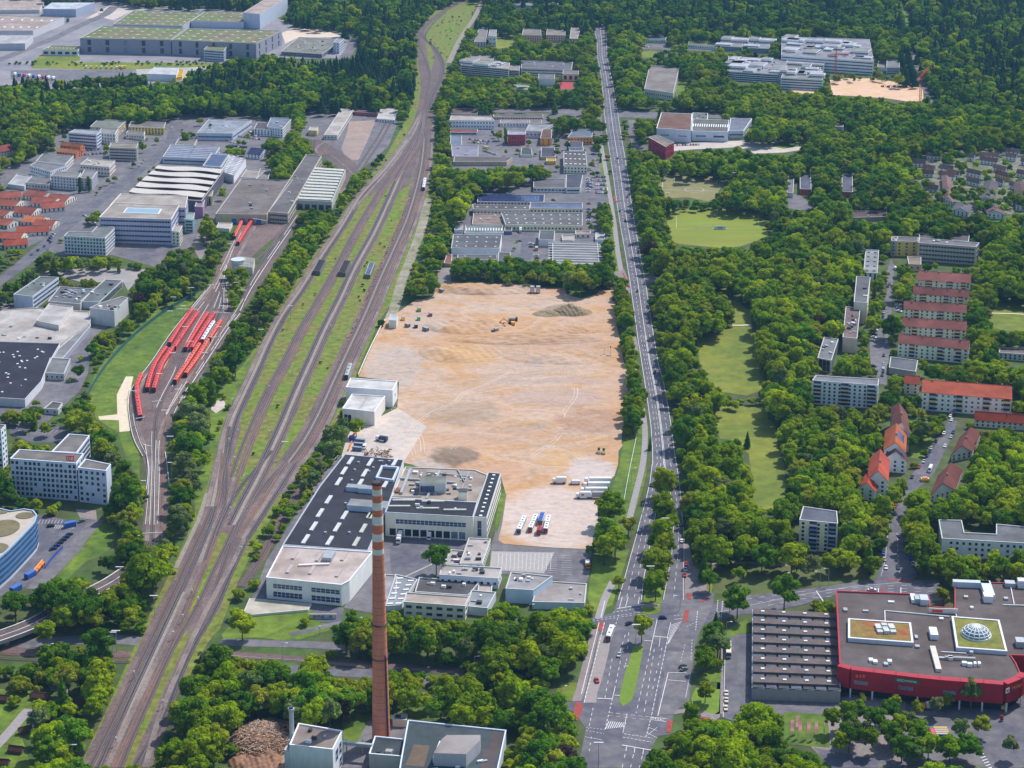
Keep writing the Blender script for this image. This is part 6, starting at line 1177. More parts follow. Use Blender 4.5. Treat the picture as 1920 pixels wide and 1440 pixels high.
def crown_mesh(name,kind,r,h,hb,nleaf,size,seed,m):
 """leaf faces spread over many small lumps; r radius, hb crown base, h top"""
 g=np.random.default_rng(seed);V,Fc=[],[]
 if kind=='cone':
  nl=22;lumps=[]
  for i in range(nl):
   z=(i+.5)/nl;rr=r*(1-z)**.9*(.75+.35*g.random());a=g.random()*6.28
   for k in range(3):
    a2=a+k*2.09+g.normal()*.3;lumps.append((math.cos(a2)*rr*.6,math.sin(a2)*rr*.6,hb+(h-hb)*z,rr*.55+.25,.5*(h-hb)/nl*2.2+.2))
 elif kind=='column':
  lumps=[(g.normal()*.15*r,g.normal()*.15*r,hb+(h-hb)*((i+.5)/14),r*(.75+.25*math.sin(3.1*(i+1)/15)),(h-hb)/14*1.1) for i in range(14)]
 else:
  lumps=[];nl=26 if kind!='open' else 20;H_=(h-hb)/2;zc=hb+H_
  for i in range(nl):
   u=g.random();th=g.random()*6.28;ph=math.acos(1-1.55*u)
   rad_=.60+.34*g.random();x=math.sin(ph)*math.cos(th)*r*rad_;y=math.sin(ph)*math.sin(th)*r*rad_;z=zc+math.cos(ph)*H_*rad_
   s=r*(.16+.27*g.random()**1.3);lumps.append((x,y,z,s,s*.8))
  lumps.append((0,0,zc,r*.66,H_*.72))
 L=np.array(lumps);w=L[:,3]**2;w=w/w.sum();idx=g.choice(len(L),nleaf,p=w)
 d=g.normal(size=(nleaf,3));d/=np.linalg.norm(d,axis=1)[:,None];d[:,2]=np.where(d[:,2]<-.35,-d[:,2],d[:,2])
 rad=.82+.26*g.random(nleaf)
 c=L[idx,:3]+d*np.stack([L[idx,3]*rad,L[idx,3]*rad,L[idx,4]*rad],1)
 nrm=d+g.normal(size=(nleaf,3))*.45+np.array([0,0,.25]);nrm/=np.linalg.norm(nrm,axis=1)[:,None]
 a=np.cross(nrm,g.normal(size=(nleaf,3)));a/=np.linalg.norm(a,axis=1)[:,None];b_=np.cross(nrm,a)
 sz=size*(.6+.8*g.random(nleaf))[:,None]
 q0=c-a*sz*.5;q1=c+b_*sz*.42;q2=c+a*sz*.5;q3=c-b_*sz*.42
 V=np.stack([q0,q1,q2,q3],1).reshape(-1,3);Fc=np.arange(nleaf*4).reshape(-1,4)
 # dark inner cores so the crown is not see-through
 cores=[];cf=[]
 ico=[(0,0,1),(.89,0,.45),(.28,.85,.45),(-.72,.53,.45),(-.72,-.53,.45),(.28,-.85,.45),(.72,.53,-.45),(-.28,.85,-.45),(-.89,0,-.45),(-.28,-.85,-.45),(.72,-.53,-.45),(0,0,-1)]
 icf=[(0,1,2),(0,2,3),(0,3,4),(0,4,5),(0,5,1),(1,6,2),(2,7,3),(3,8,4),(4,9,5),(5,10,1),(2,6,7),(3,7,8),(4,8,9),(5,9,10),(1,10,6),(6,11,7),(7,11,8),(8,11,9),(9,11,10),(10,11,6)]
 k=.80 if kind!='open' else.4
 for (x,y,z,s,sz_) in lumps:
  o=len(V)+len(cores);cores+=[(x+p[0]*s*k,y+p[1]*s*k,z+p[2]*sz_*k) for p in ico];cf+=[tuple(i+o for i in f) for f in icf]
 me=bpy.data.meshes.new(name);me.from_pydata(V.tolist()+cores,[],[tuple(int(i) for i in f) for f in Fc]+cf);me.materials.append(m);me.update();return me
def trunk_mesh(name,h,r):
 b=MB();b.cyl((0,0,0),r,r*.55,h,bark,7)
 for a in (0.4,2.4,4.4):b.bar((0,0,h*.55),(math.cos(a)*h*.35,math.sin(a)*h*.35,h*1.15),r*.6,bark)
 me=bpy.data.meshes.new(name);me.from_pydata(b.v,[],b.f);me.materials.append(bark);me.update();return me
 # species: kind, material, radius, height, crown base
SP=dict(oak=('round','broad',6.0,14.5,3.2),lime=('round','broad',5.0,15.5,3.4),dark=('round','dark',5.6,15,3),pale=('round','pale',4.8,12.5,2.6),birch=('open','grey',4.2,14,3),scrub=('round','broad',3.2,6,.6),scrubd=('round','dark',3.2,6,.6),scrubp=('round','pale',2.9,5,.5),pine=('cone','pine',3.6,18,2.5),fir=('cone','dark',3.2,15,1),poplar=('column','dark',1.7,15,.8),copper=('round','copper',4.4,12,2.6),young=('open','pale',3.6,9,2.4))
PROTO={}
for si,(k,(kind,lm,r,h,hb)) in enumerate(SP.items()):
 for v in range(3):
  PROTO[k,v]=(crown_mesh('crown_mesh',kind,r,h,hb,2100,.95 if r>3.5 else.7,si*10+v,LEAF[lm]),trunk_mesh('trunk_mesh',hb+(h-hb)*.45,.30),r,h)
TREE_LOC=[]
LM=[(715,1388,'the brick chimney'),(590,1120,'the pink white factory end'),(840,1050,'the white office wings'),(820,1140,'the cream fronted workshop'),(1030,1120,'the pale trapezoid roof'),(590,1400,'the white boiler house'),(490,1400,'the waste wood heap'),(850,1400,'the heating plant'),(500,1150,'the cream sheet roof'),(605,1165,'the graffiti wall'),(330,1300,'the railway fan'),(420,1150,'the last main track bend'),(1185,1265,'the long grass median'),(1140,1195,'the bus bay'),(1085,1335,'the big red crossing'),(1255,1360,'the small red crossing'),(1150,1420,'the lower crossing'),(1225,1140,'the traffic island'),(1245,980,'the upper road median'),(1130,900,'the white lorries'),(1000,985,'the parked articulated buses'),(1105,1060,'the parking bays'),(1195,850,'the pipe rail on the verge'),(1323,1310,'the square lawn by the taxis'),(1366,1224,'the cream bus'),(1490,1220,'the parking garage'),(1510,1370,'the pink banners'),(1660,1290,'the red shop front'),(1880,1290,'the rounded mall end'),(1766,1380,'the striped market stall'),(1745,1330,'the white lorry on the square'),(1768,1135,'the mall roof gap'),(1400,1085,'the dark lawn'),(1535,1030,'the tower of flats'),(1840,1043,'the white school'),(1690,1050,'the wide street mouth'),(1645,930,'the nearest orange house'),(1680,880,'the white balcony house'),(1775,930,'the lower brown roof'),(1810,860,'the upper brown roof'),(1435,900,'the foot of the long lawn'),(1400,800,'the head of the long lawn'),(1585,765,'the long white flats'),(1810,775,'the long orange roof'),(1373,680,'the middle lawn'),(1380,570,'the small upper lawn'),(1550,694,'the nearest staggered slab'),(1595,650,'the reddish gravel slab'),(1750,669,'the nearest red roof'),(1890,600,'the lawn at the right edge'),(115,935,'the red sign office'),(230,800,'the cream gravel path'),(285,1015,'the end of the depot tracks'),(60,1010,'the curved blue office'),(150,1070,'the grass ramp'),(60,1190,'the viaduct'),(150,1235,'the lower cross tracks'),(40,1340,'the grey garden path'),(75,1300,'the garden huts'),(140,1312,'the half hidden hut'),(350,800,'the depot curve'),(400,760,'the bare earth patch'),(60,760,'the black roof'),(165,640,'the white works roof'),(225,600,'the beige works block'),(665,790,'the white sheet halls'),(600,880,'the brown siding'),(500,1040,'the lower brown siding'),(690,740,'the boundary wall'),(460,510,'the round pavilion'),(1190,720,'the roadside path'),(1165,600,'the far corner of the site'),(1090,540,'the far edge of the site'),(960,520,'the estate yards'),(770,540,'the gravel lane')]
ZG=''
def where(px,py):
 bd,bl_=1e9,None
 for x,y,n in LM:
  dx,dy=px-x,(py-y)*1.6;q_=math.hypot(dx,dy)
  if q_<bd:bd,bl_=q_,(dx,dy,n)
 dx,dy,n=bl_;far_='close ' if bd<34 else ('' if bd<75 else 'well ')
 if abs(dx)>2.2*abs(dy):w='left of' if dx<0 else 'right of'
 elif abs(dy)>2.2*abs(dx):w='behind' if dy<0 else 'in front of'
 else:w=('behind and ' if dy<0 else 'in front and ')+('left of' if dx<0 else 'right of')
 return far_+w+' '+n,n
KLAB=dict(oak='broad green tree',lime='tall full green tree',dark='dark green rounded tree',pale='yellow green rounded tree',birch='loose grey green tree',scrub='low bushy green tree',scrubd='low dark green bush',scrubp='low yellow green bush',pine='dark pointed conifer',fir='pointed green conifer',poplar='narrow dark poplar',copper='copper leaved tree',young='thin crowned young tree')
KNAME=dict(pine='conifer_tree',fir='conifer_tree',poplar='poplar_tree',scrub='bush',scrubd='bush',scrubp='bush',copper='copper_tree',birch='birch_tree')
def add_tree(x,y,k,s=1.0,label=None):
 TREE_LOC.append((x,y,k,s,label))
def blocked(arr,px,py):
 i,j=int((px-MX0)/MS),int((py-MY0)/MS)
 if not (0<=i<MW and 0<=j<MH):return False
 return arr[j,i]
 # hand placed single trees (photographed foot, kind, scale)
for (px,py,k,s,lb) in ((1090,554,'pale',1.75,'big yellow green tree standing alone on the far edge of the sandy site'),(1401,840,'fir',.72,'small pointed conifer alone on the long lawn'),(1377,880,'oak',1.0,'green tree on the left edge of the long lawn'),(818,1078,'dark',1.15,'round dark tree in the asphalt yard of the factory'),(590,436,'dark',1.15,'round dark tree beside the depot tracks'),(668,820,'pale',1.0,'loose tree at the corner of the white halls'),(1203,1205,'lime',1.0,'tree on the tip of the median at the junction'),(1470,1145,'dark',1.3,'large dark tree behind the parking garage'),(1768,1135,'pale',.75,'small tree between the two roofs of the shopping centre'),(1818,1330,'birch',1.15,'tall tree before the red front of the shopping centre'),(150,362,'poplar',1.0,'first dark poplar before the white gridded office'),(167,360,'poplar',1.0,'second dark poplar before the white gridded office'),(948,270,'poplar',1.15,'tall dark poplar in the trading estate'),(935,264,'pale',.8,'small tree beside the tall poplar'),(1225,1085,'pale',1.35,'bright tree at the end of the upper median'),(1243,935,'lime',1.3,'upper of the full trees on the road median'),(1241,985,'lime',1.25,'middle of the full trees on the road median'),(1238,1035,'lime',1.3,'lower of the full trees on the road median'),(1229,1128,'lime',1.1,'tree just above the crossing on the median'),(350,808,'birch',1.5,'tall grey green poplar group beside the depot curve'),(362,770,'birch',1.35,'grey green tree left of the railway, upper'),(372,835,'dark',.9,'dark tree left of the railway, lower'),(343,860,'birch',1.3,'grey green tree left of the railway, lower'),(1188,730,'lime',.9,'tree between the sandy site and the road, upper'),(1184,770,'dark',.8,'tree between the sandy site and the road, middle'),(1186,815,'dark',.95,'dark tree at the head of the grass verge'),(1168,590,'lime',.8,'first tree of the hedge at the far corner of the site'),(1171,615,'lime',.85,'second tree of the hedge at the far corner of the site'),(1175,670,'lime',.75,'tree of the hedge in the middle of the roadside'),(1145,985,'oak',1.3,'big bright tree at the corner of the sandy site'),(1178,1005,'pale',.95,'olive tree beside the footpath bend'),(1140,1040,'dark',1.35,'big dark tree at the exit of the sandy site'),(1106,1048,'birch',.55,'small bush at the parking bays'),(1160,1105,'pale',.6,'small tree on the verge above the junction'),(1152,965,'birch',.6,'thin grey tree above the big bright tree'),(1320,1090,'fir',1.05,'tall conifer at the right edge of the main road'),(1330,1110,'dark',.8,'dark tree under the tall conifer'),(1382,1160,'dark',1.15,'dark tree beside the garage corner'),(1342,1190,'fir',.8,'narrow green tree by the bus lane, upper'),(1345,1240,'birch',1.15,'loose tree by the bus lane'),(1322,1265,'oak',.9,'green tree at the bus island'),(1322,1318,'pale',.85,'small tree on the square lawn by the junction'),(1368,1150,'pale',.6,'yellow tree beside the garage corner'),(1745,1065,'lime',.9,'first tree before the white school'),(1780,1080,'lime',.95,'second tree before the white school'),(1822,1085,'lime',.9,'third tree before the white school'),(1862,1082,'lime',.95,'fourth tree before the white school'),(1912,1080,'lime',.95,'fifth tree before the white school'),(1715,1020,'oak',1.2,'wide tree at the mouth of the tree lined street')):
 if s:add_tree(*G(px,py),k,s,lb)
for (x,y,k) in ((1678,1330,'young'),(1720,1345,'young'),(1755,1345,'birch'),(1775,1330,'young'),(1840,1385,'pale'),(1893,1425,'birch'),(1700,1380,'birch'),(1600,1400,'birch'),(1640,1375,'dark'),(1590,1385,'birch'),(1575,1420,'lime'),(1720,1400,'dark'),(1740,1425,'oak'),(1780,1430,'oak'),(1815,1420,'birch'),(1690,1430,'dark'),(1800,1395,'birch'),(1560,1375,'lime')):
 add_tree(*G(x,y),k,.85)
def kinds(x,y,px,py,g):
 nz=math.sin(x*.013+1.3)*math.cos(y*.009+.5)+.6*math.sin(x*.031+y*.017)+.35*math.sin(x*.07-y*.05)
 u=g.random()
 if u>.992:return 'copper'
 u=g.random()
 if py<215 and (px>1680):return 'pine' if u<.55 else ('dark' if u<.8 else 'oak')
 if py<230 and 330<px<780:return 'pine' if (u<.35 or nz>.5) else ('dark' if u<.75 else 'oak')
 if py<240 and px<330:return 'dark' if u<.45 else ('pine' if u<.6 else 'oak')
 if py<75:return 'dark' if u<.42 else ('pine' if u<.8 else 'lime')
 if px<470 and 430<py<1100:return 'birch' if u<.28 else ('pale' if u<.48 else ('dark' if u<.72 else ('fir' if u<.8 else 'lime')))
 if 400<px<700 and 1080<py:return 'pale' if u<.36 else ('birch' if u<.46 else ('oak' if u<.8 else 'dark'))
 if px>1230 and py>500:return 'oak' if u<.3 else ('lime' if u<.56 else ('pale' if u<.78+.1*(nz>.3) else ('dark' if u<.95 else ('fir' if u<.975 else 'birch'))))
 if nz>.55 and u<.8:return 'pale' if u<.25 else 'dark'
 return 'oak' if u<.32 else ('lime' if u<.6 else ('dark' if u<.78 else ('pale' if u<.92 else ('fir' if u<.96 else 'birch'))))
SMALL=[[(420,560),(520,600),(500,640),(455,690),(430,720),(400,700),(440,620)],[(600,790),(660,740),(650,800),(600,870),(540,960),(480,1060),(445,1090),(520,940)],[(160,640),(380,480),(420,540),(300,590),(180,720),(150,740)],[(800,330),(860,330),(860,480),(790,540),(760,560),(790,480)],[(1190,690),(1215,760),(1200,900),(1160,1000),(1150,930),(1175,820)],[(60,350),(330,230),(470,215),(560,260),(400,440),(90,480)],[(0,1240),(140,1290),(130,1440),(0,1440)],[(410,1218),(870,1250),(1040,1310),(1030,1330),(700,1292),(410,1256)],[(-60,1218),(245,1228),(240,1262),(-60,1262)]]
SMALL_M=np.zeros((MH,MW),bool)
for p in SMALL:paint(SMALL_M,p,True)
def scatter():
 g=np.random.default_rng(5);n=0
 # rows receding from the camera; spacing follows the crown size
 y=520.0
 while y<3700:
  sp=7.0 if y<1400 else (7.9 if y<2200 else 9.4)
  pxp=proj(0,y,0)[1]
  half=(960+560)/F*math.hypot(y,HC)+20
  nx=int(half*2/sp)
  for i in range(nx):
   x=-half+i*sp+g.uniform(-.42,.42)*sp+(sp/2 if int(y/sp)%2 else 0);yy=y+g.uniform(-.42,.42)*sp
   bx,by=proj(x,yy,0)
   if by>1850:continue
   k=kinds(x,yy,bx,by,g);s=.55+.8*g.random()**1.2+(.35 if g.random()<.07 else 0)
   small=blocked(SMALL_M,bx,by)
   if small and k!='copper' and g.random()<.75:k={'oak':'scrub','lime':'scrub','dark':'scrubd','pale':'scrubp','birch':'scrubp','fir':'scrubd','pine':'scrubd'}[k];s*=1.25
   _,_,r,h=PROTO[k,0][0:4];r*=s;h*=s
   if blocked(base_occ,bx,by):
    continue
   cx,cy_=proj(x,yy,h*.5);tx,ty=proj(x,yy,h*.96);pr=r*pxm(by)*1.02
   hit=blocked(occ,cx,cy_) or blocked(occ,cx-pr*.85,cy_) or blocked(occ,cx+pr*.85,cy_) or blocked(occ,tx,ty) or blocked(occ,cx,cy_+pr*.2)
   if hit:
   # try a smaller one of the same place
    if g.random()<.6:
     s2=.5;k2=k if k in ('pine','fir') else {'oak':'scrub','lime':'scrub','dark':'scrubd','pale':'scrubp','birch':'scrubp'}.get(k,k)
     if k2 in ('scrub','scrubd','scrubp'):s2=g.uniform(.7,1.2)
     r2,h2=PROTO[k2,0][2]*s2,PROTO[k2,0][3]*s2;cx,cy_=proj(x,yy,h2*.5);tx,ty=proj(x,yy,h2*.95);pr=r2*pxm(by)
     if not (blocked(occ,cx,cy_) or blocked(occ,tx,ty) or blocked(occ,cx-pr*.5,cy_) or blocked(occ,cx+pr*.5,cy_)):add_tree(x,yy,k2,s2)
    continue
   add_tree(x,yy,k,s)
  y+=sp*.92
for q_ in ([(-40,1160),(0,1150),(75,1135),(85,1165),(0,1205),(-40,1220)],[(165,1085),(232,1052),(240,1085),(172,1118)],[(415,1220),(560,1229),(700,1241),(860,1253),(860,1263),(700,1252),(560,1240),(415,1231)],[(-40,1216),(70,1222),(70,1245),(-40,1242)],[(205,1225),(250,1226),(245,1246),(205,1244)],[(600,1254),(720,1264),(850,1284),(850,1292),(720,1274),(600,1262)]):paint(occ,q_,True)
scatter()
def force(poly,sp,ks,smin,smax,keepoff=True,dens=1.0,seed=1):
 g=np.random.default_rng(seed);m=np.zeros((MH,MW),bool);paint(m,poly,True)
 W_=[G(*p) for p in poly];x0,x1=min(p[0] for p in W_),max(p[0] for p in W_);y0,y1=min(p[1] for p in W_),max(p[1] for p in W_)
 y=y0
 while y<y1:
  x=x0
  while x<x1:
   xx,yy=x+g.uniform(-.4,.4)*sp,y+g.uniform(-.4,.4)*sp;bx,by=proj(xx,yy,0);x+=sp
   if not blocked(m,bx,by) or g.random()>dens:continue
   k=ks[int(g.integers(len(ks)))];s=g.uniform(smin,smax);h=PROTO[k,0][3]*s;pr=PROTO[k,0][2]*s*pxm(by)
   c_,d_=proj(xx,yy,h*.6)
   if keepoff==2 and blocked(bocc,bx,by):continue
   if keepoff is True and (blocked(bocc,bx,by) or blocked(bocc,c_-pr*.5,d_) or blocked(bocc,c_+pr*.5,d_) or blocked(bocc,*proj(xx,yy,h))):continue
   add_tree(xx,yy,k,s)
  y+=sp*.9
def P(*a):return [(a[i],a[i+1]) for i in range(0,len(a),2)]
force(P(846,512,980,512,1060,520,1150,514,1152,536,1120,540,1062,534,1000,530,940,530,900,524,846,528),7,['oak','dark','lime','dark'],.7,1.0,False)
force(P(1152,545,1168,545,1180,600,1186,622,1170,626,1158,600),6,['lime','oak','dark'],.65,.95,2);force(P(1160,650,1184,640,1192,700,1194,745,1182,745,1176,690),6,['lime','oak','dark'],.6,.9,2);force(P(1180,745,1200,745,1204,790,1188,830,1176,800),7,['lime','dark'],.6,.9,2)
force(P(1126,388,1142,388,1146,440,1150,480,1142,500,1128,500,1124,440),7,['lime','dark','oak'],.6,.85)
force(P(600,905,640,845,648,800,636,790,620,825,590,870,545,940,500,1010,455,1085,470,1085,505,1035,545,975),4.4,['scrub','scrubd','scrubp','scrub','birch'],.6,1.1,2)
force(P(575,905,618,850,630,800,600,850,560,900,520,965,480,1035,452,1080,470,1060,505,1005),4.4,['scrub','scrubd','scrubp'],.6,1.1,2)
force(P(640,745,662,715,655,780,630,800),5,['scrub','scrubp','lime'],.5,.9,2)
force(P(1238,888,1262,888,1264,960,1258,1080,1242,1120,1218,1118,1222,1060,1230,960),8,['lime','oak','lime','pale'],.6,.9,2,.7,12)
force(P(1558,1362,1690,1352,1700,1365,1690,1410,1650,1430,1560,1420),8.5,['dark','lime','birch','dark'],.65,1.0,2,.85,13);force(P(1410,1318,1470,1325,1470,1400,1490,1440,1410,1440),8,['lime','birch','dark'],.7,1,True,.9,14);force(P(425,522,464,520,448,568,438,585,428,560),6,['lime','oak','scrub'],.5,.75,False);force([(p[0],p[1]) for p in RY],13,['scrub','scrubp','scrubd'],.22,.5,True,.22,17)
force(P(1690,1385,1900,1390,1900,1440,1690,1440),10,['birch','lime','dark'],.65,.95,2,.6,15);force(P(1480,1425,1560,1430,1600,1470,1480,1470),9,['lime','dark'],.6,.8,True,.7,16)
force(P(425,730,445,720,400,830,385,930,362,1000,330,1065,318,1060,350,980,365,900,380,820),9,['scrub','scrubp','birch'],.5,.8,True,.5)
force(estate_sparse,9,['lime','dark','oak','scrub'],.45,.8,True,.75)
force(P(110,240,330,225,480,215,560,225,500,330,400,400,400,455,300,470,120,475,95,430,60,350),11,['lime','dark','pale','scrub','oak'],.4,.7,True,.33,4)
force(P(842,212,1130,212,1140,350,1140,500,845,505),10,['lime','dark','pale','scrub'],.35,.6,True,.2,5)
force(P(-20,360,125,365,130,400,100,440,50,466,-20,470),8,['scrub','lime','dark'],.5,.8,True,.45,6)
force(P(20,790,140,800,150,830,60,835),9,['lime','pale','scrub'],.5,.8,True,.5,7);force(P(0,560,30,570,10,600,0,700,170,640,185,650,150,735,110,760,70,800,0,800),10,['scrub','dark'],.5,.8,True,.3,8)
force(P(15,938,215,945,215,956,140,960,75,965,20,950),6.5,['pale','lime','scrub','pale'],.55,.8,True,.9,9)
force(P(20,170,70,160,100,170,343,150,345,165,60,175),7,['dark','pine','lime'],.7,1,True)
force(P(1708,818,1745,818,1730,862,1708,860),12,['scrub'],.6,.9,True,.4);force(P(1655,640,1690,600,1685,700,1700,800,1750,800,1700,880,1690,800,1670,740),8,['oak','lime','dark'],.5,.8,True,.5)
force(P(1345,1065,1640,1068,1640,1085,1500,1098,1400,1112),13,['birch','young'],.8,1.1,True,.7)
force(P(10,118,250,118,390,114,390,122,20,124),8,['scrubd'],.4,.6,True,.5);force(P(0,30,150,20,250,12,420,15,600,45,655,70),16,['dark','scrubd'],.5,.8,True,.12,3)
# the trees that show largest stand as things; the remainder is one wood
def seen(t):
 bx,by=proj(t[0],t[1],0);h=PROTO[t[2],0][3]*t[3];r=PROTO[t[2],0][2]*t[3]
 if not (-10<bx<1930 and by-h*pxm(by)*.9<1438):return 0
 return (pxm(by)*r)**2*(3 if t[4] else 1)*(.8+.4*random.random())
score=[seen(t) for t in TREE_LOC];order=sorted(range(len(TREE_LOC)),key=lambda i:-score[i])
NEAR=set(order[:312]);keyed=set(i for i,t in enumerate(TREE_LOC) if t[4]);NEAR|=keyed
cnt={}
for i in sorted(NEAR):
 x,y,k,s,lb=TREE_LOC[i];cr,tr,r,h=PROTO[k,i%3]
 bx,by=proj(x,y,0);zt,zg=where(bx,by);zg='trees near '+zg[:60]
 o=thing(KNAME.get(k,'tree'),lb or '%s%s %s'%('small ' if s<.8 and 'low' not in KLAB[k] else '',KLAB[k],zt),'tree' if KNAME.get(k)!='bush' else 'bush',(x,y,0),group=None if lb else zg)
 o.rotation_euler=(0,0,random.uniform(0,6.28));o.scale=(s*random.uniform(.86,1.14),s*random.uniform(.86,1.14),s)
 c_=bpy.data.objects.new('crown',cr);C.objects.link(c_);c_.parent=o
 t_=bpy.data.objects.new('trunk',tr);C.objects.link(t_);t_.parent=o
col_trees=bpy.data.collections.new('tree_kinds');names=[]
for idx,(k,v) in enumerate(sorted(PROTO)):
 b_=bmesh.new();b_.from_mesh(PROTO[k,v][0]);me=bpy.data.meshes.new('tree_kind_mesh');nf=len(b_.faces);b_.free()
 o=bpy.data.objects.new('kind_%02d'%idx,PROTO[k,v][0]);col_trees.objects.link(o);names.append((k,v))
kid={n:i for i,n in enumerate(names)}
rest=[i for i in range(len(TREE_LOC)) if i not in NEAR]
pts_=bpy.data.meshes.new('woodland');pts_.from_pydata([(TREE_LOC[i][0],TREE_LOC[i][1],0) for i in rest],[],[])
a1=pts_.attributes.new('kid','INT','POINT');a1 .data.foreach_set('value',[kid[TREE_LOC[i][2],i%3] for i in rest])
a2=pts_.attributes.new('siz','FLOAT_VECTOR','POINT');a2 .data.foreach_set('vector',[v for i in rest for v in (TREE_LOC[i][3]*random.uniform(.84,1.18),TREE_LOC[i][3]*random.uniform(.84,1.18),TREE_LOC[i][3]*random.uniform(.9,1.1))])
a3=pts_.attributes.new('rot','FLOAT_VECTOR','POINT');a3 .data.foreach_set('vector',[v for i in rest for v in (0,0,random.uniform(0,6.28))])
wood=bpy.data.objects.new('woodland',pts_);C.objects.link(wood);wood['kind']='stuff';wood['label']='dense woodland and distant trees round the quarter'
ng_=bpy.data.node_groups.new('woodland','GeometryNodeTree');ng_.interface.new_socket('Geometry',in_out='INPUT',socket_type='NodeSocketGeometry');ng_.interface.new_socket('Geometry',in_out='OUTPUT',socket_type='NodeSocketGeometry')
N=ng_.nodes;Lk=ng_.links;gi=N.new('NodeGroupInput');go=N.new('NodeGroupOutput');iop=N.new('GeometryNodeInstanceOnPoints');ci=N.new('GeometryNodeCollectionInfo')
ci.inputs['Collection'].default_value=col_trees;ci.inputs['Separate Children'].default_value=True;ci.inputs['Reset Children'].default_value=True
iop.inputs['Pick Instance'].default_value=True
def attr(nm,ty):
 a=N.new('GeometryNodeInputNamedAttribute');a.data_type=ty;a.inputs['Name'].default_value=nm;return a.outputs['Attribute']
Lk.new(gi.outputs[0],iop.inputs['Points']);Lk.new(ci.outputs[0],iop.inputs['Instance']);Lk.new(attr('kid','INT'),iop.inputs['Instance Index']);Lk.new(attr('rot','FLOAT_VECTOR'),iop.inputs['Rotation']);Lk.new(attr('siz','FLOAT_VECTOR'),iop.inputs['Scale']);Lk.new(iop.outputs[0],go.inputs[0])
md=wood.modifiers.new('woodland','NODES');md.node_group=ng_
print('trees',len(TREE_LOC),'near',len(NEAR))
# road markings
ZM=.235
mk=MB();mkr=MB()
def mark(a,b,w=.16,dash=None,m=None,bld=None):
 A,B=Vector((*G(*a),0)),Vector((*G(*b),0));d=B-A;L=d.length;d.normalize();n=Vector((d.y,-d.x,0))*w/2;bld=bld or mk
 segs=[(0,L)] if not dash else [(t,min(t+dash[0],L)) for t in np.arange(0,L,dash[0]+dash[1])]
 for s,e in segs:
  p,q_=A+d*s,A+d*e;bld.add([(*(p-n).xy,ZM),(*(q_-n).xy,ZM),(*(q_+n).xy,ZM),(*(p+n).xy,ZM)],[(0,1,2,3)],m or road_paint)
def polymark(pts,w=.16,dash=None,**k):
 for a,b in zip(pts,pts[1:]):mark(a,b,w,dash,**k)
def rows_marks(rows,specs):
 for f,w,dash in specs:
  polymark([(a+(b-a)*f,y) for a,b,y in rows],w,dash)
RA=[(1113,1138,52),(1119,1138,80),(1119,1139,105),(1126,1146,140),(1130,1154,180),(1132,1160,215),(1137,1166,255),(1144,1174,300),(1150,1180,340),(1155,1185,380),(1163,1193,430),(1172,1202,480),(1180,1212,530),(1187,1219,580),(1194,1227,630),(1202,1235,680),(1208,1246,720),(1214,1254,762),(1219,1260,800),(1222,1266,845),(1222,1270,872)]
D1=(4,6)
rows_marks(RA[:-6],((.05,.3,None),(.95,.3,None),(.5,.34,None),(.28,.26,D1),(.73,.26,D1)))
rows_marks(RA[-7:],((.04,.3,None),(.96,.3,None),(.47,.3,None),(.52,.3,None),(.22,.22,D1),(.36,.2,D1),(.74,.22,D1)))
RL=[(1222,1247,871),(1218,1241,905),(1210,1234,940),(1200,1228,975),(1191,1221,1010),(1181,1216,1045),(1170,1208,1085),(1158,1204,1125)]
RR=[(1246,1270,871),(1252,1274,900),(1258,1278,935),(1263,1280,970),(1261,1284,1010),(1258,1284,1045),(1250,1283,1085),(1242,1284,1125)]
rows_marks(RL,((.03,.25,None),(.97,.25,None),(.35,.2,(4,5)),(.67,.2,(4,5))))
rows_marks(RR,((.04,.22,None),(.94,.22,None),(.5,.2,(4,5))))
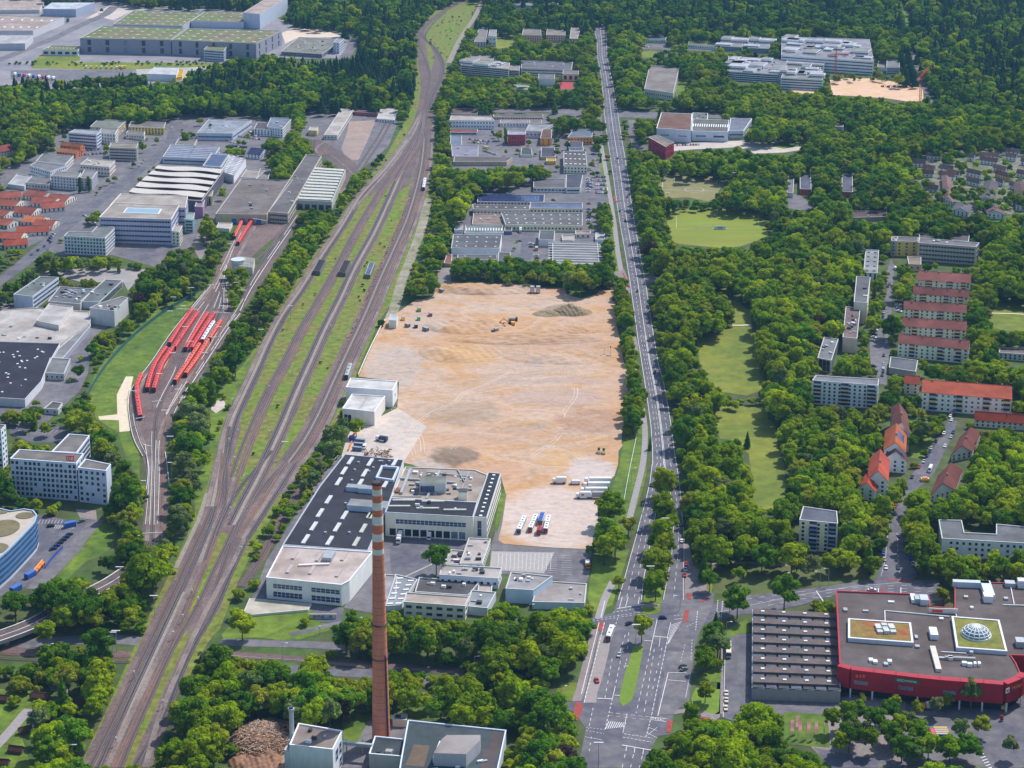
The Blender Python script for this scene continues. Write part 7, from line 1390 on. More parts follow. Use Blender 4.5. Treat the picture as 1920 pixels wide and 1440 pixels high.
# junction, traced from the enlarged photograph: x = 1090+X/4.5, y = 1120+Y/4.5
J=lambda X,Y:(1090+X/4.5,1120+Y/4.5)
for a,b,w,d in ((J(200,30),J(165,170),.3,None),(J(150,215),J(0,820),.3,None),(J(195,215),J(20,905),.3,(3,1.0)),(J(300,98),J(530,62),.5,None),(J(265,130),J(530,88),.3,(1.2,1)),(J(60,195),J(500,128),.25,(1.2,1)),(J(60,210),J(500,145),.25,(1.2,1)),(J(345,0),J(320,95),.25,None),(J(395,0),J(372,85),.25,None),(J(490,0),J(478,65),.25,None),(J(315,150),J(270,300),.22,(2,2)),(J(400,300),J(385,480),.22,(3,4)),(J(370,320),J(310,520),.22,(3,4)),(J(260,520),J(200,850),.22,(3,4)),(J(330,540),J(282,770),.22,(3,3)),(J(282,770),J(262,860),.25,None),(J(262,860),J(200,1115),.25,(2,1.6)),(J(385,520),J(365,600),.22,(2,2)),(J(355,583),J(395,583),.4,None),(J(278,828),J(325,832),.45,None),(J(135,855),J(262,860),.5,None),(J(100,935),J(60,1115),.22,(2.5,2)),(J(605,330),J(735,342),.5,None),(J(530,368),J(600,372),.45,None),(J(640,190),J(580,460),.25,None),(J(580,470),J(462,980),.22,(3,3.2)),(J(615,440),J(530,980),.22,(3,4)),(J(680,430),J(590,830),.22,(2.5,5)),(J(730,342),J(590,1010),.25,(3,1.2)),(J(590,1010),J(545,1185),.25,(2,1.2)),(J(665,345),J(655,420),.2,None),(J(725,345),J(755,215),.25,None),(J(782,190),J(850,182),.25,None),(J(780,160),J(855,150),.25,(1,1)),(J(733,638),J(645,1005),.28,None),(J(733,638),J(890,640),.3,None),(J(728,700),J(880,712),.3,None),(J(560,185),J(640,185),.25,(1,1)),(J(230,975),J(600,1015),.2,(2,1.4)),(J(225,1000),J(590,1040),.15,(2,1.6)),(J(590,1015),J(720,1028),.3,None),(J(585,1035),J(712,1052),.3,None),(J(600,1022),J(690,1040),.9,(.5,.7)),(J(40,1100),J(200,1120),.22,(.9,.7)),(J(40,1125),J(190,1155),.22,(.9,.7)),(J(30,1180),J(170,1205),.2,None),(J(360,1155),J(600,1192),.3,(1.2,.6)),(J(350,1183),J(590,1225),.3,(1.2,.6)),(J(345,1250),J(585,1292),.5,None),(J(385,985),J(350,1150),.22,None),(J(382,1262),J(376,1300),.25,None),(J(452,1272),J(446,1315),.25,None),(J(525,1285),J(518,1330),.25,None),(J(370,1325),J(345,1440),.22,(3,5)),(J(440,1330),J(415,1440),.22,(3,5)),(J(515,1340),J(488,1440),.22,(3,5)),(J(585,1292),J(560,1440),.22,None),(J(565,1100),J(640,1130),.2,None),(J(640,1100),J(560,1165),.2,None),(J(560,1150),J(640,1190),.2,None),(J(85,1180),J(62,1330),.2,(2,3)),(J(935,360),J(925,530),.2,(1.6,1.6)),(J(980,120),J(965,280),.3,(1.5,1.2)),(J(875,400),J(835,560),.2,(1.2,2)),(J(890,250),J(985,205),.2,(1,1)),(J(920,640),J(880,850),.15,None)):
 mark(a,b,w,d)
for i in range(9):
 t=i/8;mark(J(205+18*i,1115-2*i),J(232+18*i,1048+2*i),.32)
for i in range(13):
 y=225+i*13.5;x=757-i*2.6;mark(J(x,y+12),J(x+max(18,86-i*5.5),y-14),.3)
for a,b,c,d in ((J(148,213),J(198,213),J(182,288),J(142,286)),(J(-20,900),J(14,905),J(2,975),J(-36,1045)),(J(872,110),J(908,112),J(890,214),J(855,212)),(J(730,1038),J(773,1042),J(752,1146),J(715,1143))):
 q4=[G(*p) for p in (a,b,c,d)];mkr.add([(*p,ZM-.01) for p in q4],[(0,1,2,3)],red_paint)
for (xa,ya,xb,yb,w) in ((1085,1318,1077,1351,2.6),(1291,1112,1293,1125,2),(1312,1128,1328,1125,1.6),(1304,1344,1332,1348,1.6),(1662,1087,1715,1089,1.6),(1655,1103,1660,1118,1.4),(1168,512,1180,540,1.4),(1151,368,1156,380,1.5),(1137,288,1140,300,1.5)):
 mark((xa,ya),(xb,yb),w,m=red_paint,bld=mkr)
 # street east of the junction
for k,(ya,yb,yc) in enumerate(((1118,1099,1097),(1124,1104,1103),(1130,1110,1109))):
 polymark([(1400+20*k,ya+6),(1500,ya-8+k),(1640,yb+1),(1755,yc)],.2,(3,4))
polymark([(1340,1150),(1400,1137),(1500,1116),(1600,1100),(1700,1092)],.18)
mark((1647,1103),(1647,1116),.4);mark((1689,1102),(1689,1116),.4);mark((1530,1108),(1545,1130),.5);mark((1355,1128),(1352,1160),.35,(1,.8));mark((1346,1126),(1343,1162),.35,(1,.8))
polymark([(1682,1000),(1684,1050),(1688,1085)],.2,(3,4));polymark([(1665,1000),(1660,1050),(1652,1080)],.15)
polymark([(1360,1200),(1358,1290),(1356,1345)],.2)
for i in range(14):mark((1827+i*3.0,1402+i*5),(1836+i*3.0,1399+i*5),.5)
# car park bays
for i in range(14):
 x=935+i*7.6;mark((x,1038),(x-2.0,1070),.16)
for i in range(9):mark((1026,1042+i*4),(1044,1043+i*4),.14);mark((1052,1042+i*4.4),(1072,1043+i*4.4),.14)
for i in range(12):mark((100+i*3.2,985),(104+i*3.2,992),.2)
for i in range(9):mark((70+i*6,975),(66+i*6,982),.16);mark((30+i*9,812),(38+i*9,806),.14)
mark((738,1092),(822,1053),1.1,m=concrete)
o=mk.build('road_marking',kind='structure');o=mkr.build('cycle_lane_marking',kind='structure')
# pitch lines
pm=MB()
for pts,w in (([(1243,340),(1242,356),(1241,368)],.4),([(1265,329),(1264.5,341),(1344,344.5),(1344,336)],.4),([(1246,355.5),(1344,359)],.4),([(1247,331),(1243,340)],.4),([(1362,336),(1362,343)],.4)):
 for a,b_ in zip(pts,pts[1:]):mark(a,b_,w,bld=pm)
cx,cy_=G(1302,356.5)
for i in range(28):
 a,b_=2*math.pi*i/28,2*math.pi*(i+1)/28;A_,B_=Vector((cx+9.15*math.cos(a),cy_+9.15*math.sin(a),ZM)),Vector((cx+9.15*math.cos(b_),cy_+9.15*math.sin(b_),ZM));d=(B_-A_).normalized();n=Vector((d.y,-d.x,0))*.2
 pm.add([A_-n,B_-n,B_+n,A_+n],[(0,1,2,3)],road_paint)
for pts in ([(1263,430),(1340,429.5),(1425,428)],[(1268,401),(1268,428)],[(1421,401),(1423,426)]):
 for a,b_ in zip(pts,pts[1:]):mark(a,b_,.25,bld=pm)
pm.build('pitch_marking',kind='structure')
# vehicles
def paintm(name,c,rough=.35):return mat('paint_'+name,c,var=.04,rough=rough,spec=.5)
CARC=dict(black=(.015,.015,.02),dark_blue=(.02,.035,.11),blue=(.03,.10,.42),silver=(.42,.44,.46),white=(.75,.75,.74),red=(.45,.02,.02),grey=(.16,.17,.18),cream=(.72,.66,.46),yellow=(.8,.55,.02),orange=(.75,.22,.03),green=(.05,.2,.06))
tyre=mat('tyre',(.02,.02,.02),rough=.9);lampm=mat('lamp_lens',(.7,.7,.65),rough=.2)
CARP={}
def car_proto(colour):
 if colour in CARP:return CARP[colour]
 pm_=paintm(colour,CARC[colour]);b=MB()
 prof=[(-2.15,.35),(-2.2,.75),(-1.9,.95),(-1.35,1.0),(1.0,.95),(2.0,.78),(2.2,.6),(2.15,.35)]
 n=len(prof);w=.87
 vs=[(x,-w,z) for x,z in prof]+[(x,w,z) for x,z in prof]
 b.add(vs,[tuple(range(n)),tuple(range(n,2*n))[::-1]]+[(i,n+i,n+(i+1)%n,(i+1)%n) for i in range(n)],pm_)
 rf=[(-1.35,1.0),(-1.05,1.42),(.35,1.45),(1.0,.97)]
 b.add([(-1.0,-.66,1.44),(.32,-.66,1.46),(.32,.66,1.46),(-1.0,.66,1.44)],[(0,1,2,3)],pm_)
 body=b.build('body');g=MB();w2=.80;w3=.66
 vs=[(-1.5,-w2,.98),(1.05,-w2,.96),(.35,-w3,1.43),(-1.05,-w3,1.42),(-1.5,w2,.98),(1.05,w2,.96),(.35,w3,1.43),(-1.05,w3,1.42)]
 g.add(vs,[(0,1,2,3),(7,6,5,4),(1,5,6,2),(4,0,3,7)],glass);gl=g.build('windows')
 whs=MB();whs.cyl((0,0,-.11),.33,.33,.22,tyre,10);whs.v=[(x,z,y) for x,y,z in whs.v];whs.f=[f[::-1] for f in whs.f];wh_=whs.build('wheel')
 r=[body.data,gl.data,wh_.data]
 for o in (body,gl,wh_):bpy.data.objects.remove(o)
 CARP[colour]=r;return r
def heading(px,py,dx,dy):
 a,b=G(px-dx,py-dy),G(px+dx,py+dy);return math.atan2(b[1]-a[1],b[0]-a[0])
def put(me,name,parent,loc=(0,0,0)):
 o=bpy.data.objects.new(name,me);C.objects.link(o);o.parent=parent;o.location=loc;return o
CARG=MB()
def car(px,py,dx,dy,colour,where,group='parked cars',label=None,far=False,s=1.0,moving=False):
 x,y=G(px,py);me=car_proto(colour);rz=heading(px,py,dx,dy)
 lab=label or '%s car %s'%(colour.replace('_',' '),where)
 t=thing('car',lab,'car',(x,y,.22),rz,group);t.scale=(s,s,s)
 put(me[0],'body',t);put(me[1],'windows',t)
 if not far:
  for wx in (-1.3,1.35):
   for wy in (-.78,.78):put(me[2],'wheel',t,(wx,wy,.33))
 return t
def boxy(name,label,cat,px,py,dx,dy,parts,group=None,z=.22):
 """parts: (part name, centre x, centre y, base z, length, width, height, material)"""
 x,y=G(px,py);t=thing(name,label,cat,(x,y,z),heading(px,py,dx,dy),group)
 for (pn,cx,cy_,bz,l_,w_,h_,m) in parts:
  b=MB();k=.12*min(l_,w_,h_)
  q4=[(cx-l_/2,cy_-w_/2),(cx+l_/2,cy_-w_/2),(cx+l_/2,cy_+w_/2),(cx-l_/2,cy_+w_/2)];q5=inset(q4,k)
  b.add([(*p,bz) for p in q4]+[(*p,bz+h_-k) for p in q4]+[(*p,bz+h_) for p in q5],[(0,1,5,4),(1,2,6,5),(2,3,7,6),(3,0,4,7),(4,5,9,8),(5,6,10,9),(6,7,11,10),(7,4,8,11),(8,9,10,11),(3,2,1,0)],m)
  b.build(pn,t,(0,0,0))
 return t
def wheels(xs,w=1.05,r=.5):
 return [('wheel',x,s*w,0,2*r*.9,.35,2*r,tyre) for x in xs for s in (-1,1)]
W=paintm('white',CARC['white']);RED=paintm('red',CARC['red']);BLUE=paintm('blue',CARC['blue'])
def bus(px,py,dx,dy,label,L=12,roofm_=None,body=None,front=None,artic=False,group=None):
 bd=body or W;P=[]
 half=L/2
 segs=[(-half,half)] if not artic else [(-half,-.3),(.3,half)]
 for a,b in segs:
  c,l=(a+b)/2,b-a
  P+=[('body',c,0,.35,l,2.55,2.65,bd),('window_band',c,0,1.35,l*.985,2.6,1.0,glass),('roof',c,0,2.95,l*.98,2.4,.22,roofm_ or W),('roof_hatch',c+l*.2,0,3.12,1.0,.9,.2,dark_metal),('roof_hatch',c-l*.2,0,3.12,1.0,.9,.2,dark_metal)]
 if artic:P.append(('bellows',0,0,.5,.9,2.3,2.5,dark_metal))
 P+=[('windscreen',half-.02,0,1.1,.12,2.4,1.6,glass)]
 P+=[('front_panel',half,0,.4,.12,2.5,.75,front or RED)]
 P+=wheels((half-2.4,-half+3.0)+((-1.8,) if artic else ()))
 return boxy('bus',label,'bus',px,py,dx,dy,P,group)
def truck(px,py,dx,dy,label,L=8,cab=W,box=W,trailer=False,logo=None,group=None,cat='truck',h=2.9):
 if trailer:P=[('trailer',-1.6,0,1.1,13,2.5,h-.1,box),('cab',6.6,0,.5,2.2,2.4,3.0,cab),('windscreen',7.68,0,1.7,.14,2.1,1.0,glass),('chassis',0,0,.6,15,1.2,.5,dark_metal)]+wheels((6.4,4.4,-3.5,-4.8,-6.1))
 else:P=[('box',-1.1,0,1.0,L-2.4,2.45,h,box),('cab',L/2-1.1,0,.5,2.0,2.3,2.4,cab),('windscreen',L/2-.12,0,1.5,.14,2.0,.9,glass),('chassis',-.4,0,.6,L-1,1.2,.5,dark_metal)]+wheels((L/2-1.5,-L/2+1.6))
 if logo:P.append(('logo',logo[0],-1.24 if not logo[2] else 1.24,1.9,logo[1],.06,1.0,RED))
 return boxy('truck',label,cat,px,py,dx,dy,P,group)
def van(px,py,dx,dy,label,m=W,L=5.6,group=None,h=2.1):
 P=[('body',-.5,0,.35,L-1.2,1.95,h,m),('bonnet',L/2-.7,0,.35,1.4,1.85,1.0,m),('windscreen',L/2-1.15,0,1.25,.5,1.8,.85,glass)]+wheels((L/2-1.1,-L/2+1.1),.85,.34)
 return boxy('van',label,'van',px,py,dx,dy,P,group)
 # --- traffic and parked vehicles near the junction
bus(1144,1193,-5,13.5,'white roofed city bus with red front in the bay at the junction',12)
bus(1366,1224,0,14,'cream city bus parked in the bus lane beside the garage',12,paintm('cream',CARC['cream']),paintm('cream',CARC['cream']),paintm('cream',CARC['cream']))
for px,py,dx,dy,c,w in ((1180,1171,9,-3,'black','turning right beside the tree at the junction'),(1243,1160,9,0,'dark_blue','crossing the junction sideways'),(1161,1230,-2,6,'silver','on the road left of the long grass median'),(1119,1278,2,5,'red','on the paving left of the road lanes'),(1280,1252,7,-3,'black','upper of the two beside the loose tree'),(1282,1257,7,-3,'grey','lower of the two beside the loose tree'),(1221,911,-1,5,'dark_blue','on the left carriageway beside the median trees'),(1270,914,1,-5,'black','on the right carriageway beside the median trees'),(1278,985,0,-5,'dark_blue','in tree shade on the right carriageway'),(1278,1016,0,-6,'white','on the right carriageway above the median lamp'),(1287,1059,0,6,'red','upper red one parked beside the tall conifer'),(1285.5,1070,0,6,'silver','parked between the two red ones'),(1284,1080,0,6,'red','lower red one parked beside the tall conifer'),(1228,699,-1,5,'black','alone on the main road beside the sand'),(1195,547,-1,5,'black','on the main road beyond the crossing'),(1172,415,-1,4,'black','on the main road opposite the sports field'),(1162,397,-1,4,'dark_blue','in the left lane opposite the sports field'),(1176,371,-1,4,'black','in the right lane near the upper pitch'),(1362,1302,0,6,'cream','taxi like, top of three by the bus lane'),(1362,1315,0,6,'cream','taxi like, middle of three by the bus lane'),(1361,1330,0,6,'cream','taxi like, lowest of three by the bus lane'),(1144,180,0,4,'white','far up the main road before the crossing'),(1161,309,0,3,'silver','far up the main road, right lane'),(1158,298,0,3,'black','far up the main road, left lane'),(1635,1108,6,0,'white','waiting on the road behind the shopping centre'),(67,804,6,-4,'white','alone in the car park above the office slab')):
 car(px,py,dx,dy,c,w,'cars on the roads')
g='articulated buses parked on the pale gravel'
bus(978,989,-7,16,'white articulated bus with dark front, leftmost of the four parked',18,artic=True,group=g,front=dark_metal)
bus(999.5,986,-7,16,'white articulated bus with red front, second of the four parked',18,artic=True,group=g)
bus(1015,978,-3,9,'white coach with big blue mark on its roof, parked in the row',11,roofm_=BLUE,group=g,front=RED)
bus(1011,1000,-1,4,'small red bus standing in front of the blue roofed coach',6,roofm_=RED,body=RED,group=g)
bus(1026,988,-4,16,'white articulated bus with red front, rightmost of the four parked',18,artic=True,group=g)
g='white lorries at the edge of the gravel'
truck(1049,906,-12,0,'white box lorry standing apart at the left',8.5,group=g)
van(1078,908,-10,0,'white van between the single lorry and the trailers',group=g,L=6.5)
truck(1120,907,-14,0,'rearmost long white lorry of the parked block',trailer=True,group=g)
truck(1118,916,-14,0,'second long white lorry of the parked block',trailer=True,group=g)
truck(1113,926,-14,0,'third white lorry of the block with two boxes',trailer=True,group=g)
truck(1094,934,-14,0,'front white lorry with a red mark on its side',9,logo=(.5,1.6,True),group=g)
truck(1119,934,-14,0,'front white lorry half under the trees',10,group=g,box=concrete)
truck(750,1010,-7,22,'white articulated lorry backed onto the factory dock',trailer=True)
truck(805,1008,-2,14,'short white lorry at the sixth dock door',9)
truck(1102,1062,1,9,'orange cabbed lorry with white bed by the parking bays',8,cab=paintm('orange',CARC['orange']),h=1.2)
boxy('road_roller','left yellow road roller on the gravel','roller',1123,849,0,6,[('body',0,0,.8,2.6,1.7,1.0,paintm('yellow',CARC['yellow'])),('cab',-.3,0,1.8,1.4,1.5,1.2,dark_metal),('drum',1.9,0,0,1.2,1.9,1.3,steel),('wheel',-1.4,0,0,1.3,1.8,1.2,tyre)],'road rollers')
boxy('road_roller','right yellow road roller on the gravel','roller',1132,850,0,6,[('body',0,0,.8,2.6,1.7,1.0,paintm('yellow',CARC['yellow'])),('cab',-.3,0,1.8,1.4,1.5,1.2,dark_metal),('drum',1.9,0,0,1.2,1.9,1.3,steel),('wheel',-1.4,0,0,1.3,1.8,1.2,tyre)],'road rollers')
van(683,841,-5,12,'white van parked behind the factory beside the blue grey containers')
truck(716,827,-12,-2,'dark backed lorry with white cab on the factory gravel',8,box=paintm('dark_blue',CARC['dark_blue']),h=2.2)
for i in range(3):
 boxy('container',('front','middle','rear')[i]+' blue grey skip container behind the factory','container',670+i*2.6,845-i*7.5,12,1,[('body',0,0,0,6,2.3,2.2,mat('container_blue',(.10,.15,.24),var=.2)),('lid',0,0,2.2,5.8,2.1,.2,mat('container_grey',(.25,.28,.34)))],'blue grey containers')
tk=thing('blue_tank','bright blue round tank at the edge of the railway bank','tank',(*G(660,825),0));x,y=G(660,825);s=MB();s.cyl((x,y,0),1.9,1.9,2.6,BLUE,16);s.build('body',tk,(x,y,0))
for i,(px,py) in enumerate(((662,818),(667,812),(671,806),(658,834),(655,842),(676,798))):
 boxy('barrier','orange plastic barrier by the blue tank','barrier',px,py,4,-8,[('panel',0,0,.2,7,.6,1.0,orange_paint)],'orange barriers')
sc_=MB();x,y=G(707,852);rr=random.Random(2)
for _ in range(60):a=rr.random()*3.14;px_,py_=x+rr.uniform(-8,8),y+rr.uniform(-7,7);sc_.bar((px_,py_,.1+rr.random()),(px_+math.cos(a)*2.5,py_+math.sin(a)*2.5,.1+rr.random()*1.4),.3,brown_rust)
props(sc_.build('scrap_heap',None,(x,y,0)),'brown tangle of scrap on the gravel behind the factory','scrap heap')
# --- building site plant
def excavator(px,py,dx,dy,label,s=1.0,m=None):
 m=m or paintm('orange_yellow',(.75,.33,.03));x,y=G(px,py);t=thing('excavator',label,'excavator',(x,y,0),heading(px,py,dx,dy),'excavators');t.scale=(s,)*3
 for nm,bars in (('track',[((-2.2,-1.3,.5),(2.2,-1.3,.5),.9)]),('track',[((-2.2,1.3,.5),(2.2,1.3,.5),.9)])):
  b=MB();[b.bar(*q_,dark_metal) for q_ in bars];b.build(nm,t)
 b=MB();b.box((-.6,0,1.1),(3.8,2.8,1.5),m);b.build('body',t);b=MB();b.box((.6,.85,1.2),(1.5,1.1,2.0),glass);b.build('cab',t)
 b=MB();b.bar((1.1,-.2,1.8),(4.2,-.2,4.8),.6,m);b.bar((4.2,-.2,4.8),(6.6,-.2,2.4),.45,m);b.build('boom',t);b=MB();b.box((6.5,-.2,1.2),(1.1,1.2,1.1),dark_metal);b.build('bucket',t);return t
excavator(958,611,-12,0,'large orange yellow excavator digging left in the middle of the sand',1.25)
excavator(944,611,4,6,'second excavator with dark arm left of the large one',.9)
boxy('screening_machine','low dark screening machine left of the excavators','machine',928,622,12,-2,[('chassis',0,0,.3,6,2,1,dark_metal),('hopper',1,0,1.3,3,2.4,1.4,steel),('wheel',-2,0,0,1,2.3,1,tyre)])
boxy('dump_truck','green grey dump truck right of the excavators','machine',962,602,12,0,[('chassis',0,0,.5,7,2.4,1,dark_metal),('bed',-1,0,1.4,4.4,2.6,1.4,steel),('cab',2.6,0,1.2,1.6,2.3,1.6,glass)]+wheels((-2,2.2)))
for i,(px,lb) in enumerate(((998,'left'),(1009,'right'))):
 boxy('crusher',lb+' grey crusher frame at the far edge of the site','machine',px,549,0,6,[('frame',0,0,1.2,4,3.4,3.2,steel),('hopper',0,0,4.3,3.2,3.2,1.0,concrete),('leg',-1.6,-1.4,0,.5,.5,1.3,dark_metal),('leg',1.6,-1.4,0,.5,.5,1.3,dark_metal),('leg',-1.6,1.4,0,.5,.5,1.3,dark_metal),('leg',1.6,1.4,0,.5,.5,1.3,dark_metal)],'crushers')
for px,py,c_,lb,L in ((756,600,'yellow','yellow container beside the tall white one',4),(785,600,'green','upright green container beside the gate',3.4),(786,583,'green','green skip at the tree edge of the site',5),(807,592,'red','bright red container alone on the pale sand',5),(828,548,'grey','dark small machine at the upper left of the site',4),(780,614,'black','black machine parts on the left of the site',4),(798,620,'grey','scattered machine parts on the left of the site',5),(764,613,'grey','small grey trailer near the tall white container',4)):
 boxy('container' if c_ in ('yellow','green','red') else 'machine',lb,'container' if c_ in ('yellow','green','red') else 'machine',px,py,3,8 if c_!='grey' else 1,[('body',0,0,.1,L,2.4,2.3,paintm('bright_green',(.12,.45,.03)) if c_=='green' else paintm(c_,CARC[c_])),('rim',0,0,2.3,L*.96,2.3,.25,steel)])
wm_=thing('measuring_post','white slender frame with red top on the right of the site','frame',(*G(1139,668),0));x,y=G(1139,668);s=MB()
for dx_ in (-2.2,2.2):s.bar((x+dx_,y,0),(x+dx_,y,7),.35,white_paint)
s.bar((x-2.2,y,3.5),(x+2.2,y,3.5),.3,white_paint);s.box((x+2.2,y,6.4),(.8,.6,1.2),RED);s.box((x+1,y-1,0),(3.5,2.4,1.4),steel);s.build('frame',wm_,(x,y,0))
# --- estate, office and street parking, built in rows
def row(pts,n,dx,dy,cols,where,group,jit=0,far=True,miss=0):
 rr=random.Random(where+str(pts));(x0,y0),(x1,y1)=pts
 for i in range(n):
  if rr.random()<miss:continue
  t=i/(max(1,n-1));hz=abs(x1-x0)>abs(y1-y0);k_=i if (x1>x0 if hz else y1<y0)==hz else n-1-i
  if not hz:k_=i if y1>y0 else n-1-i
  car(x0+(x1-x0)*t,y0+(y1-y0)*t,dx,dy,rr.choice(cols),where+', '+ORD[k_]+(' from left' if hz else ' from the far end'),group,far=far)
ORD='first second third fourth fifth sixth seventh eighth ninth tenth eleventh twelfth'.split()
MIX=['black','dark_blue','silver','white','grey','silver','white','black','red','blue']
row(((130,1004),(100,1031)),6,7,-2,['black','dark_blue'],'in the row beside the curved blue office','cars by the curved office',far=False)
car(95,988,6,-1,'black','alone above the row beside the curved blue office','cars by the curved office');car(153,979,6,-2,'grey','at the gate of the blue office car park','cars by the curved office')
for i,(px,py,c_) in enumerate(((1755,829,'black'),(1750,836,'grey'),(1746,842,'silver'),(1743,848,'black'),(1739,856,'blue'),(1732,867,'silver'),(1723,877,'red'),(1710,896,'black'),(1768,807,'silver'),(1770,814,'white'),(1765,813,'grey'),(1784,789,'white'),(1782,782,'white'),(1786,775,'silver'),(1787,812,'dark_blue'),(1783,821,'silver'),(1772,838,'white'),(1682,938,'dark_blue'),(1679,951,'red'),(1674,961,'white'))):
 car(px,py,-3,7,c_,'parked along the tree lined street','cars along the tree lined street')
for px,py,c_ in ((1655,1023,'red'),(1656,1039,'blue'),(1658,1051,'silver'),(1661,1066,'white'),(1696,1020,'black'),(1700,1037,'grey'),(1707,1047,'blue'),(1712,1059,'silver'),(1684,1066,'dark_blue')):
 car(px,py,1,6,c_,'near the mouth of the tree lined street','cars at the street mouth')
van(1744,883,-4,8,'large white camper van in the tree lined street',L=7.5,h=2.6)
boxy('bouncy_castle','bright yellow inflatable with pink print in the tree lined street','inflatable',1734,902,8,0,[('body',0,0,0,5,3,1.8,paintm('yellow',CARC['yellow'])),('roof',0,0,1.8,3,2,.5,mat('pink_cloth',(.7,.25,.35)))])
for px,py,c_ in ((1660,567,'grey'),(1659,574,'white'),(1658,580,'black'),(1657,587,'silver'),(1656,594,'black'),(1655,600,'dark_blue'),(1654,606,'grey'),(1662,643,'white'),(1657,668,'dark_blue'),(1657,684,'silver'),(1656,691,'white'),(1656,698,'black'),(1654,705,'black'),(1668,533,'grey'),(1665,538,'black')):
 car(px,py,0,6,c_,'in the narrow street beside the red roofed flats','cars in the narrow street',far=True)
for px,py,c_ in ((1641,612,'white'),(1641,620,'white'),(1640,628,'dark_blue'),(1638,634,'white'),(1636,640,'silver'),(1684,567,'dark_blue'),(1683,573,'white'),(1685,579,'silver'),(1686,585,'white'),(1638,688,'dark_blue'),(1639,698,'silver')):
 car(px,py,7,1,c_,'parked nose in between the staggered slabs and the street','cars between slabs and street',far=True)
van(1679,506,4,4,'white van parked at the head of the narrow street')
row(((1119,332),(1134,333)),4,1,4,MIX,'in the roadside dealer lot, top row','cars of the roadside dealer');row(((1118,339),(1135,340)),5,1,4,MIX,'in the roadside dealer lot, second row','cars of the roadside dealer')
row(((1118,347),(1136,348)),5,1,4,['blue','dark_blue','white','silver'],'in the roadside dealer lot, third row','cars of the roadside dealer');row(((1118,355),(1136,356)),5,1,4,['dark_blue','silver','white','blue'],'in the roadside dealer lot, fourth row','cars of the roadside dealer');row(((1118,362),(1134,363)),5,1,4,MIX,'in the roadside dealer lot, front row','cars of the roadside dealer')
row(((1102,336),(1103,360)),6,6,0,['white','blue','silver','dark_blue'],'beside the showroom with dark panels','cars by the showroom');row(((1108,338),(1108,352)),3,6,0,['white','blue'],'in the second row beside the showroom','cars by the showroom')
row(((1104,383),(1104,420)),8,6,0,MIX,'in the estate lane left of the hedge','cars in the estate lane',miss=.2);row(((1124,382),(1124,390)),3,6,0,MIX,'at the head of the hedge','cars in the estate lane')
row(((1112,290),(1115,318)),6,6,1,MIX,'beside the round rooflight hall','cars by the rooflight hall',miss=.3)
row(((881,262),(916,266)),8,1,4,MIX,'in the walled estate car park, rear row','cars in the walled car park');row(((880,267),(914,270)),7,1,4,MIX,'in the walled estate car park, front row','cars in the walled car park');row(((908,284),(928,290)),6,6,1,['blue','white','silver'],'by the yellow skip in the estate','cars by the yellow skip')
row(((930,348),(960,343)),7,4,3,['black','white','silver'],'in the lot at the wood edge','cars at the wood edge')
row(((975,440),(975,498)),10,6,0,MIX,'at the left kerb of the cul-de-sac','cars in the cul-de-sac',miss=.35);row(((996,446),(996,470)),5,6,0,MIX,'at the right kerb of the cul-de-sac','cars in the cul-de-sac',miss=.2)
row(((1006,480),(1009,496)),4,7,0,['white','silver','black','white'],'in the ribbed warehouse yard','cars in the warehouse yard')
boxy('container','orange container in the warehouse yard of the estate','container',1006,469,0,6,[('body',0,0,0,6,2.5,2.6,paintm('orange',CARC['orange'])),('rim',0,0,2.6,5.9,2.4,.15,steel)]);boxy('container','yellow skip in the estate car park','container',911,279,8,2,[('body',0,0,0,7,3,2.6,paintm('yellow',CARC['yellow'])),('rim',0,0,2.5,6.8,2.8,.2,steel)])
boxy('container','yellow stacked crates at the warehouse yard','container',1029,492,0,6,[('body',0,0,0,9,2.5,2.4,paintm('yellow',CARC['yellow'])),('rim',0,0,2.4,8.8,2.3,.15,steel)]);boxy('billboard','yellow advertising wall by the main road dealer','sign',1139,361,0,8,[('board',0,0,.5,10,1,2.6,paintm('yellow',CARC['yellow'])),('post',4,0,0,.4,.4,.6,steel)])
truck(976,435,0,10,'white lorry at the top of the estate cul-de-sac',9)
row(((442,256),(486,262)),9,3,3,MIX,'on the pale showroom forecourt','showroom forecourt cars');row(((418,262),(446,270)),6,3,3,['silver','white','black'],'before the pale showroom glass','showroom forecourt cars');row(((432,274),(462,277)),9,1,4,['black','dark_blue','white'],'between showroom and market hall','cars behind the showroom');row(((468,248),(478,256)),4,5,1,MIX,'beside the slate roofed white house','showroom forecourt cars')
row(((300,246),(345,233)),5,5,-3,MIX,'on the avenue behind the yellow office','avenue cars',miss=.2);row(((262,312),(270,300)),3,4,-5,['white','silver'],'on the avenue beside the beige office','avenue cars');row(((95,455),(60,478)),4,5,-4,MIX,'on the avenue beside the red roofed houses','avenue cars');row(((100,440),(92,452)),4,6,1,['dark_blue','black','silver'],'in the bay by the red houses','avenue cars')
row(((152,284),(185,281)),6,4,2,MIX,'in the first office car park row','office quarter cars');row(((160,291),(196,288)),6,4,2,MIX,'in the second office car park row','office quarter cars',miss=.2);row(((245,262),(262,258)),4,4,1,MIX,'before the yellow office','office quarter cars')
row(((158,405),(176,418)),4,5,1,MIX,'beside the wide lilac office','cars by the lilac office');row(((378,447),(384,462)),3,2,5,['dark_blue','black'],'at the end of the depot lane','cars by the lilac office');car(98,509,5,0,'white','in the reddish car park','cars by the lilac office');row(((110,508),(130,509)),3,5,0,['grey','silver'],'in the reddish car park beside the hedge','cars by the lilac office',miss=.2)
